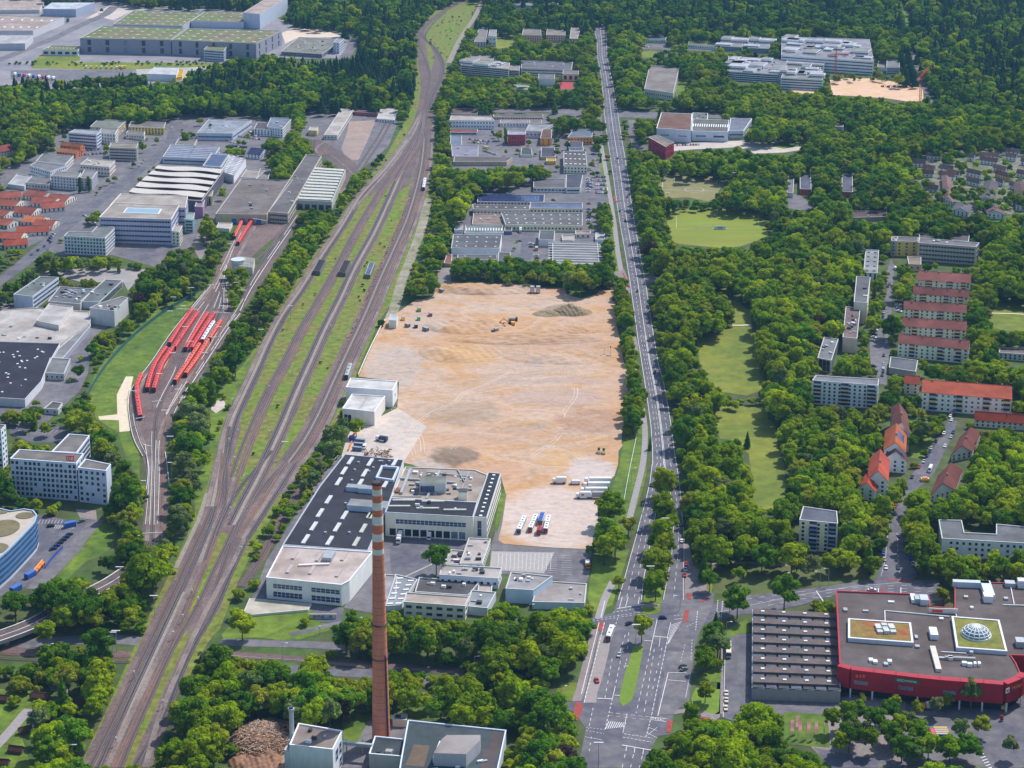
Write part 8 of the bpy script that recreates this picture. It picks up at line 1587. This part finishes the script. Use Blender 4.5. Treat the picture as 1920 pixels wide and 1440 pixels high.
row(((1200,87),(1215,89)),4,3,1,MIX,'before the square pavilion in the wood','pavilion cars');row(((1255,90),(1275,91)),5,3,1,MIX,'between the two pavilions in the wood','pavilion cars');row(((1270,273),(1310,272)),9,2,3,MIX,'before the silver swimming hall','swimming hall cars',miss=.2);row(((1222,128),(1268,129)),9,1,3,['dark_blue','black'],'on the parking deck, rear row','parking deck cars',miss=.0)
row(((1570,375),(1580,430)),1,1,4,['white'],'in the wood','wood cars');row(((1576,412),(1578,428)),5,3,3,['white','silver','dark_blue'],'in the clearing beside the brown hall','clearing cars')
rr_=random.Random(8)
for i,(px,py) in enumerate(((1117,35),(1120,38),(1122,42),(1126,44),(1124,47),(1129,47),(1132,49),(1128,50),(1133,52))):car(px,py,1,3,rr_.choice(['white','silver','white','grey']),'in the queue at the far end of the main road','far queue of cars',far=True)
for i in range(8):van(162+i*9.5,128+.2*i,1,5,('yellow van in the row behind the far white halls' if i%3 else 'white van in the row behind the far white halls'),paintm('yellow',CARC['yellow']) if i%3 else W,group='vans in the far row',h=2.8,L=7)
for i in range(3):van(225+i*5,128,1,5,'yellow van at the right end of the far row',paintm('yellow',CARC['yellow']),group='vans in the far row',h=2.8,L=7)
for i in range(9):
 m_=(W,BLUE,RED,W,BLUE,W,RED,W,W)[i];truck(28+i*9,142+.9*i,4,-3,('white','blue','red','white','blue','white','red','white','white')[i]+' lorry in the far left lorry park',11,box=m_,group='lorries in the far lorry park')
for px,py,c_,lb in ((131,988,'blue','bright blue awning lorry in the curved office car park'),(30,1108,'blue','blue container by the viaduct'),(57,1082,'blue','blue container beside the orange machines')):
 boxy('container',lb,'container',px,py,9,-2 if px>100 else -5,[('body',0,0,0,6.5,2.8,2.7,BLUE),('rim',0,0,2.6,6.4,2.7,.2,paintm('blue2',(.06,.17,.5)))])
for i,(px,py) in enumerate(((78,1062),(72,1069),(66,1076))):boxy('lifting_platform',('rear','middle','front')[i]+' orange lifting machine beside the curved blue office','machine',px,py,6,-7,[('body',0,0,.6,4,2.2,1.2,paintm('orange',CARC['orange'])),('arm',0,.3,1.8,4.6,.8,.9,paintm('orange_light',(.8,.35,.08)))]+wheels((-1.3,1.3)),'orange machines')
wall_=ribbon
f_=thing('blue_fence','blue mesh fence along the curved office car park','fence',(*G(100,1045),0));ox,oy=G(100,1045);s=MB()
L_=smooth_line([(118,1028),(105,1041),(92,1056),(85,1066)])
for a,b_ in zip(L_,L_[1:]):s.box(((a.x+b_.x)/2,(a.y+b_.y)/2,0),((b_-a).length,.12,1.8),BLUE,math.atan2((b_-a).y,(b_-a).x))
s.build('mesh_panel',f_,(ox,oy,0))
van(1767,1326,0,8,'yellow van',paintm('yellow',CARC['yellow'])) if False else None
boxy('van','small yellow van on the square at the right of the red front','van',1881,1328,0,9,[('body',0,0,.35,4.8,1.95,1.7,paintm('yellow',CARC['yellow'])),('windscreen',1.5,0,1.2,.9,1.8,.75,glass)]+wheels((-1.4,1.4),.85,.34))
boxy('van','yellow van half hidden by trees before the garage corner','van',1618,1312,3,6,[('body',0,0,.35,4.8,1.95,1.9,paintm('yellow',CARC['yellow'])),('windscreen',1.5,0,1.2,.9,1.8,.75,glass)]+wheels((-1.4,1.4),.85,.34))
truck(1745,1330,-12,0,'white lorry with orange cab on the shopping square',9,cab=paintm('orange',CARC['orange']),h=2.4)
st=thing('market_stall','market stall with blue and yellow striped awning','stall',(*G(1766,1380),0));x,y=G(1766,1380)
for i in range(8):s=MB();s.box((x,y-2.5+i*.85,2.2),(6,.82,.15),BLUE if i%2==0 else paintm('yellow',CARC['yellow']));s.build('awning_strip',st,(x,y,0))
for a in (-2.8,2.8):
 for b2 in (-2.6,3.4):s=MB();s.bar((x+a,y+b2,0),(x+a,y+b2,2.2),.15,steel);s.build('post',st,(x,y,0))
s=MB();s.box((x-4,y,0),(1.6,5,2.3),mat('pink_cloth2',(.65,.08,.2)));s.build('side_cloth',st,(x,y,0))
boxy('parasol','red folding sign at the right of the shopping square','sign',1878,1352,5,0,[('board',0,0,.3,1.4,.6,2.2,RED),('foot',0,0,0,1.6,1,.3,steel)])
# --- flags
flag_m=bpy.data.materials.new('flag_pink');flag_m.use_nodes=True;n_=flag_m.node_tree.nodes;n_.clear()
fo,fd,ft,fm=n_.new('ShaderNodeOutputMaterial'),n_.new('ShaderNodeBsdfDiffuse'),n_.new('ShaderNodeBsdfTranslucent'),n_.new('ShaderNodeMixShader')
fd.inputs[0].default_value=(.85,.42,.40,1);ft.inputs[0].default_value=(.85,.40,.38,1);fm.inputs[0].default_value=.5
for p_,q_ in ((fd.outputs[0],fm.inputs[1]),(ft.outputs[0],fm.inputs[2]),(fm.outputs[0],fo.inputs[0])):flag_m.node_tree.links.new(p_,q_)
for i,px in enumerate((1481,1491,1496,1512,1526,1544)):
 x,y=G(px,1382-(8 if i==1 else 0)+i*.8);t=thing('flag',('first','second','third','fourth','fifth','sixth, rolled up')[i]+' pink banner on a pole before the garage, from the left','flag',(x,y,0),0,'pink banners before the garage')
 s=MB();s.cyl((x,y,0),.08,.06,8.5,steel,6);s.build('pole',t,(x,y,0));s=MB();w_=1.5 if i<5 else.25
 n=6
 for j in range(n):z0,z1=8.3-j*.9,8.3-(j+1)*.9;xo,x1=.12*math.sin(j*1.1+i),.12*math.sin((j+1)*1.1+i);s.add([(x+.1,y+xo,z0),(x+.1+w_,y+xo*2-.1,z0),(x+.1+w_,y+x1*2-.1,z1),(x+.1,y+x1,z1)],[(0,1,2,3)],flag_m)
 s.build('cloth',t,(x,y,0))
 # trains
train_red=mat('train_red',(.68,.07,.055),var=.1,scale=.5,rough=.45);train_or=mat('train_faded_red',(.72,.12,.07),var=.1,rough=.5);train_w=mat('train_white',(.66,.70,.74),var=.05,rough=.4)
def train(px,label,rm=train_red,n=None,head=dark_metal,car_l=18.0):
 L_=smooth_line(px,3);d=[0]
 for a,b_ in zip(L_,L_[1:]):d.append(d[-1]+(b_-a).length)
 tot=d[-1];n=n or max(1,round(tot/car_l));
 def at(s):
  s=min(max(s,0),tot)
  for i in range(len(d)-1):
   if d[i+1]>=s:k=(s-d[i])/max(1e-6,d[i+1]-d[i]);return L_[i].lerp(L_[i+1],k)
  return L_[-1]
 c0=at(tot/2);t=thing('underground_train',label,'train',(c0 .x,c0 .y,0),0,'parked underground trains');cl=tot/n
 for i in range(n):
  a,b_=at(cl*i+.35),at(cl*(i+1)-.35);c=(a+b_)/2;rz=math.atan2((b_-a).y,(b_-a).x);l=(b_-a).length
  s=MB();s.box((c.x,c.y,.9),(l,2.9,2.5),rm if rm is not train_w else train_w,rz);body=s.build('carriage',t,(c0 .x,c0 .y,0))
  ca,sa=math.cos(rz),math.sin(rz)
  prof=[(-1.4,3.4),(-1.15,3.75),(-.6,3.92),(.6,3.92),(1.15,3.75),(1.4,3.4)];s=MB()
  vs=[(c.x+ca*u-sa*v,c.y+sa*u+ca*v,z) for u in (-l/2,l/2) for v,z in prof];s.add(vs,[(j,j+1,7+j,6+j) for j in range(5)]+[tuple(range(6)),tuple(range(6,12))[::-1]],rm);s.build('roof',body,(0,0,0))
  s=MB();s.box((c.x,c.y,2.1),(l*.96,3.0,.8),glass,rz);s.build('window_band',body,(0,0,0))
  s=MB();s.box((c.x,c.y,.25),(l*.9,2.3,.7),dark_metal,rz);s.build('bogies',body,(0,0,0))
  for k in range(3):s=MB();u=(-.3+.3*k)*l;s.box((c.x+ca*u,c.y+sa*u,3.9),(1.5,1.2,.25),mat('roof_gear',(.30,.06,.05),var=.3),rz);s.build('roof_unit',body,(0,0,0))
  if i==n-1:s=MB();e=b_;s.box((e.x,e.y,.8),(.7,2.8,2.7),head,rz);s.build('cab',body,(0,0,0));s=MB();f=e+Vector((ca,sa,0))*.4;s.box((f.x,f.y,2.0),(.12,2.3,1.1),glass,rz);s.build('windscreen',body,(0,0,0))
  for ch in body.children:ch.location=(-c0 .x,-c0 .y,0)
 return t
UD=lambda*p:[(230+a/6,560+b_/6) for a,b_ in p]
train(UD((785,150),(655,335),(525,545)),'red train at the upper left of the depot, first column')
train(UD((848,188),(715,380),(580,590)),'red train right behind the first one in the upper left')
train(UD((488,588),(400,710),(330,850),(275,1055)),'red train curving down in the lower left, left of a pair')
train(UD((565,590),(470,730),(410,860),(350,1060)),'red train curving down in the lower left, right of a pair')
train(UD((955,200),(830,390),(705,600)),'red train in the middle of the depot, left of a pair');train(UD((1030,200),(905,390),(775,600)),'red train in the middle of the depot, right of a pair')
train(UD((1025,300),(960,400),(895,510)),'silver roofed train between red ones',train_w,head=train_red);train(UD((1100,290),(1045,380),(975,490)),'faded orange train right of the silver roofed one',train_or)
train(UD((865,550),(730,760),(585,970)),'red train at the lower right of the depot, left of a pair',train_or);train(UD((960,500),(850,690),(705,890)),'red train at the lower right of the depot, right of a pair',train_or)
train(UD((215,892),(165,990),(160,1100),(200,1370)),'long red train standing alone in the outer curve')
train([(475,415),(460,438),(446,461)],'red train before the blue doored hall, right one');train([(454,419),(447,434),(439,450)],'faded red train before the blue doored hall, left one',train_or)
train([(657,690),(649,713)],'pale grey railcar on the main line beside the white halls',mat('railcar_grey',(.34,.40,.40),var=.2),n=1)
b_=train([(797,340),(795,350),(794,358)],'white locomotive far up the right main line',train_w,n=1)
for (a,b2,c_,d_,lb,rc) in (((587,507),(600,509),(611,488),(598,486),'left of two dark platform shelters between the main tracks','3C3840'),((634,510),(648,511),(658,489),(645,488),'right of two dark platform shelters between the main tracks','3C3840'),((684,514),(694,515),(703,492),(692,493),'flat blue grey roof between the third and fourth main tracks','6A7688')):
 building('platform_shelter',lb,'shelter',[a,b2,c_,d_],0,'6E6660',rc,windows=None,h=3.6,parapet=.1,rim='5A5558' if rc[0]=='3' else '8490A0')
 # rusty debris beside the line, trackside clutter
db=MB();L_=smooth_line([(784,368),(768,412),(742,472),(716,535),(692,592),(666,650),(656,680)],3);rr=random.Random(9)
for p in offset(L_,7.2):
 for k in range(rr.randint(0,3)):db.box((p.x+rr.uniform(-1.2,1.2),p.y+rr.uniform(-1.5,1.5),.1),(rr.uniform(.3,1.1),rr.uniform(.3,1.1),rr.uniform(.2,.6)),mat('rust_orange',(.42,.17,.06),var=.35,scale=.7) if rr.random()<.75 else brown_rust,rr.random()*3)
db.build('rusty_rubble',kind='stuff')
# white conductor rail covers in the depot
for t in DEPT[:8]+DEPT[8:9]:
 ln=smooth_line(t,10);n=len(ln);k0=0
 for a0,a1 in ((.02,.22),(.27,.45),(.5,.64),(.7,.97)):
  seg=ln[int(n*a0):max(int(n*a0)+2,int(n*a1))];
  if len(seg)<2:continue
  s=MB();o_=offset(seg,1.65)
  for a,b_ in zip(o_,o_[1:]):s.bar((a.x,a.y,.42),(b_.x,b_.y,.42),.24,white_paint)
  s.build('conductor_rail_cover',kind='structure')
  # fences, masts, lamps
def fence(px,label,h=1.4,m=white_paint,rail=True,group=None,spacing=5,w=.12,name='fence'):
 L_=smooth_line(px,spacing);c=L_[len(L_)//2];t=thing(name,label,'fence',(c.x,c.y,0),group=group);s=MB()
 for a,b_ in zip(L_,L_[1:]):s.bar((a.x,a.y,h),(b_.x,b_.y,h),w,m);
 s.build('rail',t,(c.x,c.y,0));s=MB()
 for a in L_[::2]:s.box((a.x,a.y,0),(.12,.12,h),m)
 s.build('posts',t,(c.x,c.y,0),kind='stuff');return t
fence([(385,547),(352,587),(318,630),(284,680),(255,718),(241,745),(242,778),(250,822),(268,858)],'white rail along the left rim of the depot tracks',.9,w=.3)
fence([(450,590),(425,622),(395,668),(362,718),(345,750)],'white rail along the right rim of the depot tracks',.9,w=.35);fence([(545,432),(505,490),(470,545),(450,585)],'white rail between depot tracks and the railway slope',.9,w=.35)
fence([(1193,822),(1185,860),(1178,895),(1169,945)],'thin white pipe rail crossing the grass verge',.8,w=.22);fence([(310,850),(314,880),(319,925)],'white rail at the right edge of the lower depot neck',.9,w=.28)
fence([(272,835),(278,880),(275,920)],'white rail at the left edge of the lower depot neck',.9,w=.28)
gf=mat('fence_green',(.03,.12,.11),var=.2);t=fence([(383,541),(350,562),(306,588),(262,622),(232,650),(205,680),(182,712),(165,742)],'tall blue green mesh fence along the depot hedge',2.6,gf,w=.2)
L_=smooth_line([(383,541),(350,562),(306,588),(262,622),(232,650),(205,680),(182,712),(165,742)],5);s=MB()
for a,b_ in zip(L_,L_[1:]):s.box(((a.x+b_.x)/2,(a.y+b_.y)/2,.1),((b_-a).length,.08,2.4),gf,math.atan2((b_-a).y,(b_-a).x))
s.build('mesh_panel',t,tuple(t.location))
fence([(672,706),(690,665),(712,620),(722,602)],'pale boundary wall between railway and sandy site',1.6,wallm('C9C0B4'),w=.5);fence([(590,905),(612,880),(634,858)],'low pale wall behind the dark roofed factory',1.5,wallm('C4BEB8'),w=.5)
fence([(658,690),(690,620),(722,550),(752,480),(782,400)],'thin dark fence beside the fourth main track',1.4,dark_metal,w=.12)
def mast(px,py,h,kind,label,group,side=1):
 x,y=G(px,py);t=thing('lamp_mast' if kind!='signal' else 'track_signal',label,'street lamp' if kind!='signal' else 'signal',(x,y,0),0,group)
 t['label']=label+' '+where(px,py)[0];s=MB();s.cyl((x,y,0),.16,.10,h,steel,6);s.build('pole',t,(x,y,0))
 s=MB()
 if kind=='T':s.box((x,y,h),(4.2,.5,.3),white_paint);s.build('lamp_head',t,(x,y,0))
 elif kind=='arm':s.bar((x,y,h),(x+side*2.0,y,h+.3),.14,steel);s.box((x+side*2.2,y,h+.2),(1.1,.45,.2),lampm);s.build('lamp_head',t,(x,y,0))
 else:s.box((x,y,h-1.2),(.8,.4,1.4),white_paint);s.build('lamp_head',t,(x,y,0))
for px,py,h in ((1192,1214,12),(1247,1010,12),(1219,1102,12),(1122,1440,12),(1204,975,10),(1052,1320,9),(1362,1198,9),(1168,730,10),(1216,640,10),(1204,560,10),(1190,470,10),(1222,845,10),(1184,905,9),(1553,1100,10),(1327,1105,10),(1180,420,10),(1172,350,10),(1138,250,10),(1470,1105,9),(1537,1102,9),(1688,1142,8),(1820,1330,8),(1724,1415,6),(92,1240,9),(992,1165,9),(670,1190,9),(890,1260,8),(930,1265,8),(530,1235,8),(1275,1145,8)):
 mast(px,py,h,'T' if h==12 else 'arm','two armed street lamp' if h==12 else 'single armed lamp','street lamps',side=(-1 if px%2 else 1))
for px,py in ((348,640),(358,668),(325,690),(397,560),(376,555),(360,565),(326,583),(320,610),(412,640),(402,660),(385,690),(444,555),(458,570),(465,520),(320,850),(322,900),(268,935),(345,600),(256,1040),(226,1100),(212,1225),(219,1222),(290,1155),(137,1440),(139,1410),(490,645),(545,600),(535,860),(335,760),(300,730),(418,600),(310,800)):
 mast(px,py,11,'T','yard lamp mast','yard lamp masts')
for px,py in ((600,1190),(690,560),(731,585),(775,470),(795,400),(458,905),(436,760),(548,700),(620,620),(700,480),(505,735),(444,1290),(360,1120),(306,1330),(252,1275),(218,1400),(325,1200),(343,1168),(372,1135),(453,1040),(433,965),(505,820),(585,730),(650,560),(760,330),(800,250),(440,870),(430,835),(447,818),(562,890)):
 mast(px,py,4.5,'signal','white headed track signal','track signals')
for (xa,ya,xb,yb) in ((242,747,258,748),(255,800,272,797),(270,850,286,853),(262,1018,304,1016),(355,745,372,738),(286,768,304,766),(330,592,372,593),(400,598,432,600),(338,760,352,762),(420,470,440,468),(470,420,500,425)):
 t=thing('signal_gantry','white signal gantry spanning depot tracks','gantry',(*G((xa+xb)/2,(ya+yb)/2),0),0,'depot signal gantries');ox,oy=G((xa+xb)/2,(ya+yb)/2);s=MB();s.bar((*G(xa,ya,0),5.5),(*G(xb,yb,0),5.5),.35,white_paint);s.build('beam',t,(ox,oy,0))
 for p in ((xa,ya),(xb,yb)):s=MB();s.bar((*G(*p),0),(*G(*p),5.5),.25,steel);s.build('post',t,(ox,oy,0))
 # floodlights, goals and sheet on the sports fields
for px,py in ((1251,391),(1399,391),(1376,352),(1238,378)):mast(px,py,15,'T','floodlight mast','floodlights')
t=boxy('banner_wall','white sheet with dark figure lying at the middle of the sports field','banner',1350,430,10,0,[('sheet',0,0,0,10,.4,3.0,mat('sheet_white',(.7,.74,.76))),('print',0,-.24,.8,4,.06,1.2,mat('print_grey',(.2,.28,.33)))])
for px,py,w in ((1310,330,9),(1358,331,7),(1340,391,12),(1371,390,9),(1320,429,14)):
 x,y=G(px,py);t=thing('goal','goal frame at the sports fields','goal',(x,y,0),0,'goals');s=MB()
 for a in (-w/2,w/2):s.bar((x+a,y,0),(x+a,y,2.4),.2,white_paint)
 s.bar((x-w/2,y,2.4),(x+w/2,y,2.4),.22,white_paint);s.build('frame',t,(x,y,0))
boxy('equipment_shed','small red shed at the corner of the upper pitch','shed',1370,341,8,0,[('wall',0,0,0,6,4,2.6,mat('shed_red',(.4,.05,.08))),('roof',0,0,2.6,6.4,4.4,.3,mat('shed_roof_red',(.45,.08,.12)))])
# tower cranes at the far pit
def crane(px,py,h,jl,ang,lb,jib_up=.0):
 x,y=G(px,py);t=thing('tower_crane',lb,'crane',(x,y,0),0,'red tower cranes');cr=mat('crane_red',(.5,.03,.05),var=.1)
 def lattice(a,b_,w,name):
  s=MB();a,b_=Vector(a),Vector(b_);d=(b_-a).normalized();u=d.cross(Vector((0,1,0)) if abs(d.y)<.9 else Vector((1,0,0))).normalized()*w/2;v=d.cross(u).normalized()*w/2
  L=(b_-a).length;n=max(3,int(L/(w*1.6)))
  for k in (1,-1):
   for j in (1,-1):s.bar(a+u*k+v*j,b_+u*k+v*j,.28,cr)
  for i in range(n):p,q_=a+d*(L*i/n),a+d*(L*(i+1)/n);s.bar(p+u+v,q_-u+v,.2,cr);s.bar(p-u-v,q_+u-v,.2,cr)
  s.build(name,t,(x,y,0))
 lattice((x,y,0),(x,y,h),2.0,'mast');ca,sa=math.cos(ang),math.sin(ang)
 lattice((x-ca*12,y-sa*12,h),(x+ca*jl,y+sa*jl,h+jib_up*jl),1.6,'jib');s=MB();s.bar((x,y,h),(x,y,h+8),.8,cr);s.build('tower_top',t,(x,y,0));s=MB();s.box((x-ca*11,y-sa*11,h-2.5),(3,3,2.5),concrete);s.build('counterweight',t,(x,y,0))
crane(1566,152,34,22,.4,'left red tower crane before the campus');crane(1725,192,30,30,1.05,'right red tower crane with raised arm beside the forest road',.25)
for i in range(7):excavator(1655+i*11,163+(i%2),5,1,'small machine in the far sandy pit',.8,dark_metal if i%2 else None)
# wood yard
wd=MB();rr=random.Random(12);cx,cy_=G(488,1392)
cols=[mat('log_grey',(.30,.25,.22),var=.3,scale=1),mat('log_pale',(.50,.40,.30),var=.3,scale=1),mat('log_brown',(.24,.13,.08),var=.3,scale=1),mat('log_orange',(.42,.22,.11),var=.3,scale=1)]
for _ in range(2600):
 u,v=rr.gauss(0,.42),rr.gauss(0,.42)
 if u*u+v*v>1:continue
 x,y=cx+u*14,cy_+v*17;z=5.2*max(0,1-(u*u+v*v))**.8+rr.uniform(-.2,.6);a=rr.gauss(0,.9)+(1.2 if u<-.3 else 0);l=rr.uniform(1.2,4.0);dz=rr.uniform(-.5,.5)
 wd.bar((x-math.cos(a)*l/2,y-math.sin(a)*l/2,max(.1,z-dz)),(x+math.cos(a)*l/2,y+math.sin(a)*l/2,max(.1,z+dz)),rr.uniform(.16,.34),rr.choice(cols) if v>-.2 else rr.choice(cols[1:]))
wo2=wd.build('wood_heap',kind='stuff');wo2['label']='big heap of waste wood and logs beside the white boiler house'
mound('chip_heap','brown wood chip heap in front of the waste wood',478,1428,24,20,3.2,mat('wood_chips',(.30,.16,.09),var=.35,scale=.6,col2=(.24,.13,.08),mixscale=.2,bump=.5),21,cat='chip heap')
excavator(534,1372,-6,3,'orange grabber standing on the waste wood heap',1.0,paintm('orange',CARC['orange']))
# viaduct deck with parapets in the lower left
vd=thing('railway_viaduct','curved concrete railway viaduct with white rail at the lower left','bridge',(*G(40,1190),0));ox,oy=G(40,1190)
L_=smooth_line([(250,1072),(212,1097),(178,1114),(132,1137),(62,1176),(-40,1212)],5);s=MB();w_=10;hz=5.0
L_=[Vector((p.x,p.y-8.5,0)) for p in L_]
n=len(L_);l0,r0=offset(L_,-w_/2),offset(L_,w_/2)
vs=[(p.x,p.y,hz) for p in l0]+[(p.x,p.y,hz) for p in r0]+[(p.x,p.y,hz-1.6) for p in l0]+[(p.x,p.y,hz-1.6) for p in r0]
s.add(vs,[(i,n+i,n+i+1,i+1) for i in range(n-1)],ballast_dark);s.add(vs,[(n+i,3*n+i,3*n+i+1,n+i+1) for i in range(n-1)]+[(2*n+i,i,i+1,2*n+i+1) for i in range(n-1)]+[(2*n+i+1,3*n+i+1,3*n+i,2*n+i) for i in range(n-1)],concrete);s.build('deck',vd,(ox,oy,0))
for o_ in (-w_/2,w_/2):
 s=MB();O=offset(L_,o_)
 for a,b_ in zip(O,O[1:]):s.bar((a.x,a.y,hz+.4),(b_.x,b_.y,hz+.4),.5,wallm('C9C4BC'))
 s.build('parapet',vd,(ox,oy,0))
for o_,m_,w2 in ((-2.9,railm,.14),(-1.5,railm,.14),(1.5,railm,.14),(2.9,railm,.14),(0,white_paint,.3)):
 s=MB();O=offset(L_,o_)
 for a,b_ in zip(O,O[1:]):s.bar((a.x,a.y,hz+.15),(b_.x,b_.y,hz+.15),w2,m_)
 s.build('rail',vd,(ox,oy,0))
for p in L_[::5]:s=MB();s.box((p.x,p.y,0),(1.6,5,hz-1.6),concrete);s.build('pier',vd,(ox,oy,0))
# air between the camera and the far woods
def haze():
 b=MB();x0,x1,y0,y1,z0,z1=-9100,9100,-3100,12100,-1.0,452.0
 b.add([(x0,y0,z0),(x1,y0,z0),(x1,y1,z0),(x0,y1,z0),(x0,y0,z1),(x1,y0,z1),(x1,y1,z1),(x0,y1,z1)],[(3,2,1,0),(4,5,6,7),(0,1,5,4),(1,2,6,5),(2,3,7,6),(3,0,4,7)],concrete)
 m=bpy.data.materials.new('haze');m.use_nodes=True;n=m.node_tree.nodes;n.clear();out=n.new('ShaderNodeOutputMaterial');v=n.new('ShaderNodeVolumePrincipled')
 v.inputs['Color'].default_value=(.30,.62,1.0,1);v.inputs['Density'].default_value=3.8e-5;v.inputs['Anisotropy'].default_value=.0
 m.node_tree.links.new(v.outputs[0],out.inputs['Volume']);b.mats=[m];o=b.build('haze',kind='stuff')
haze()
# where several look-alikes would share a label, say which one
by={}
for o in C.objects:
 if o.get('category') and o.get('label'):by.setdefault(o['label'],[]).append(o)
for lb,os_ in by.items():
 if 1<len(os_)<=12 and len(lb.split())<=13:
  os_.sort(key=lambda o:proj(o.location.x,o.location.y,0)[0])
  for i,o in enumerate(os_):o['label']=lb+', '+ORD[i]+' from left'
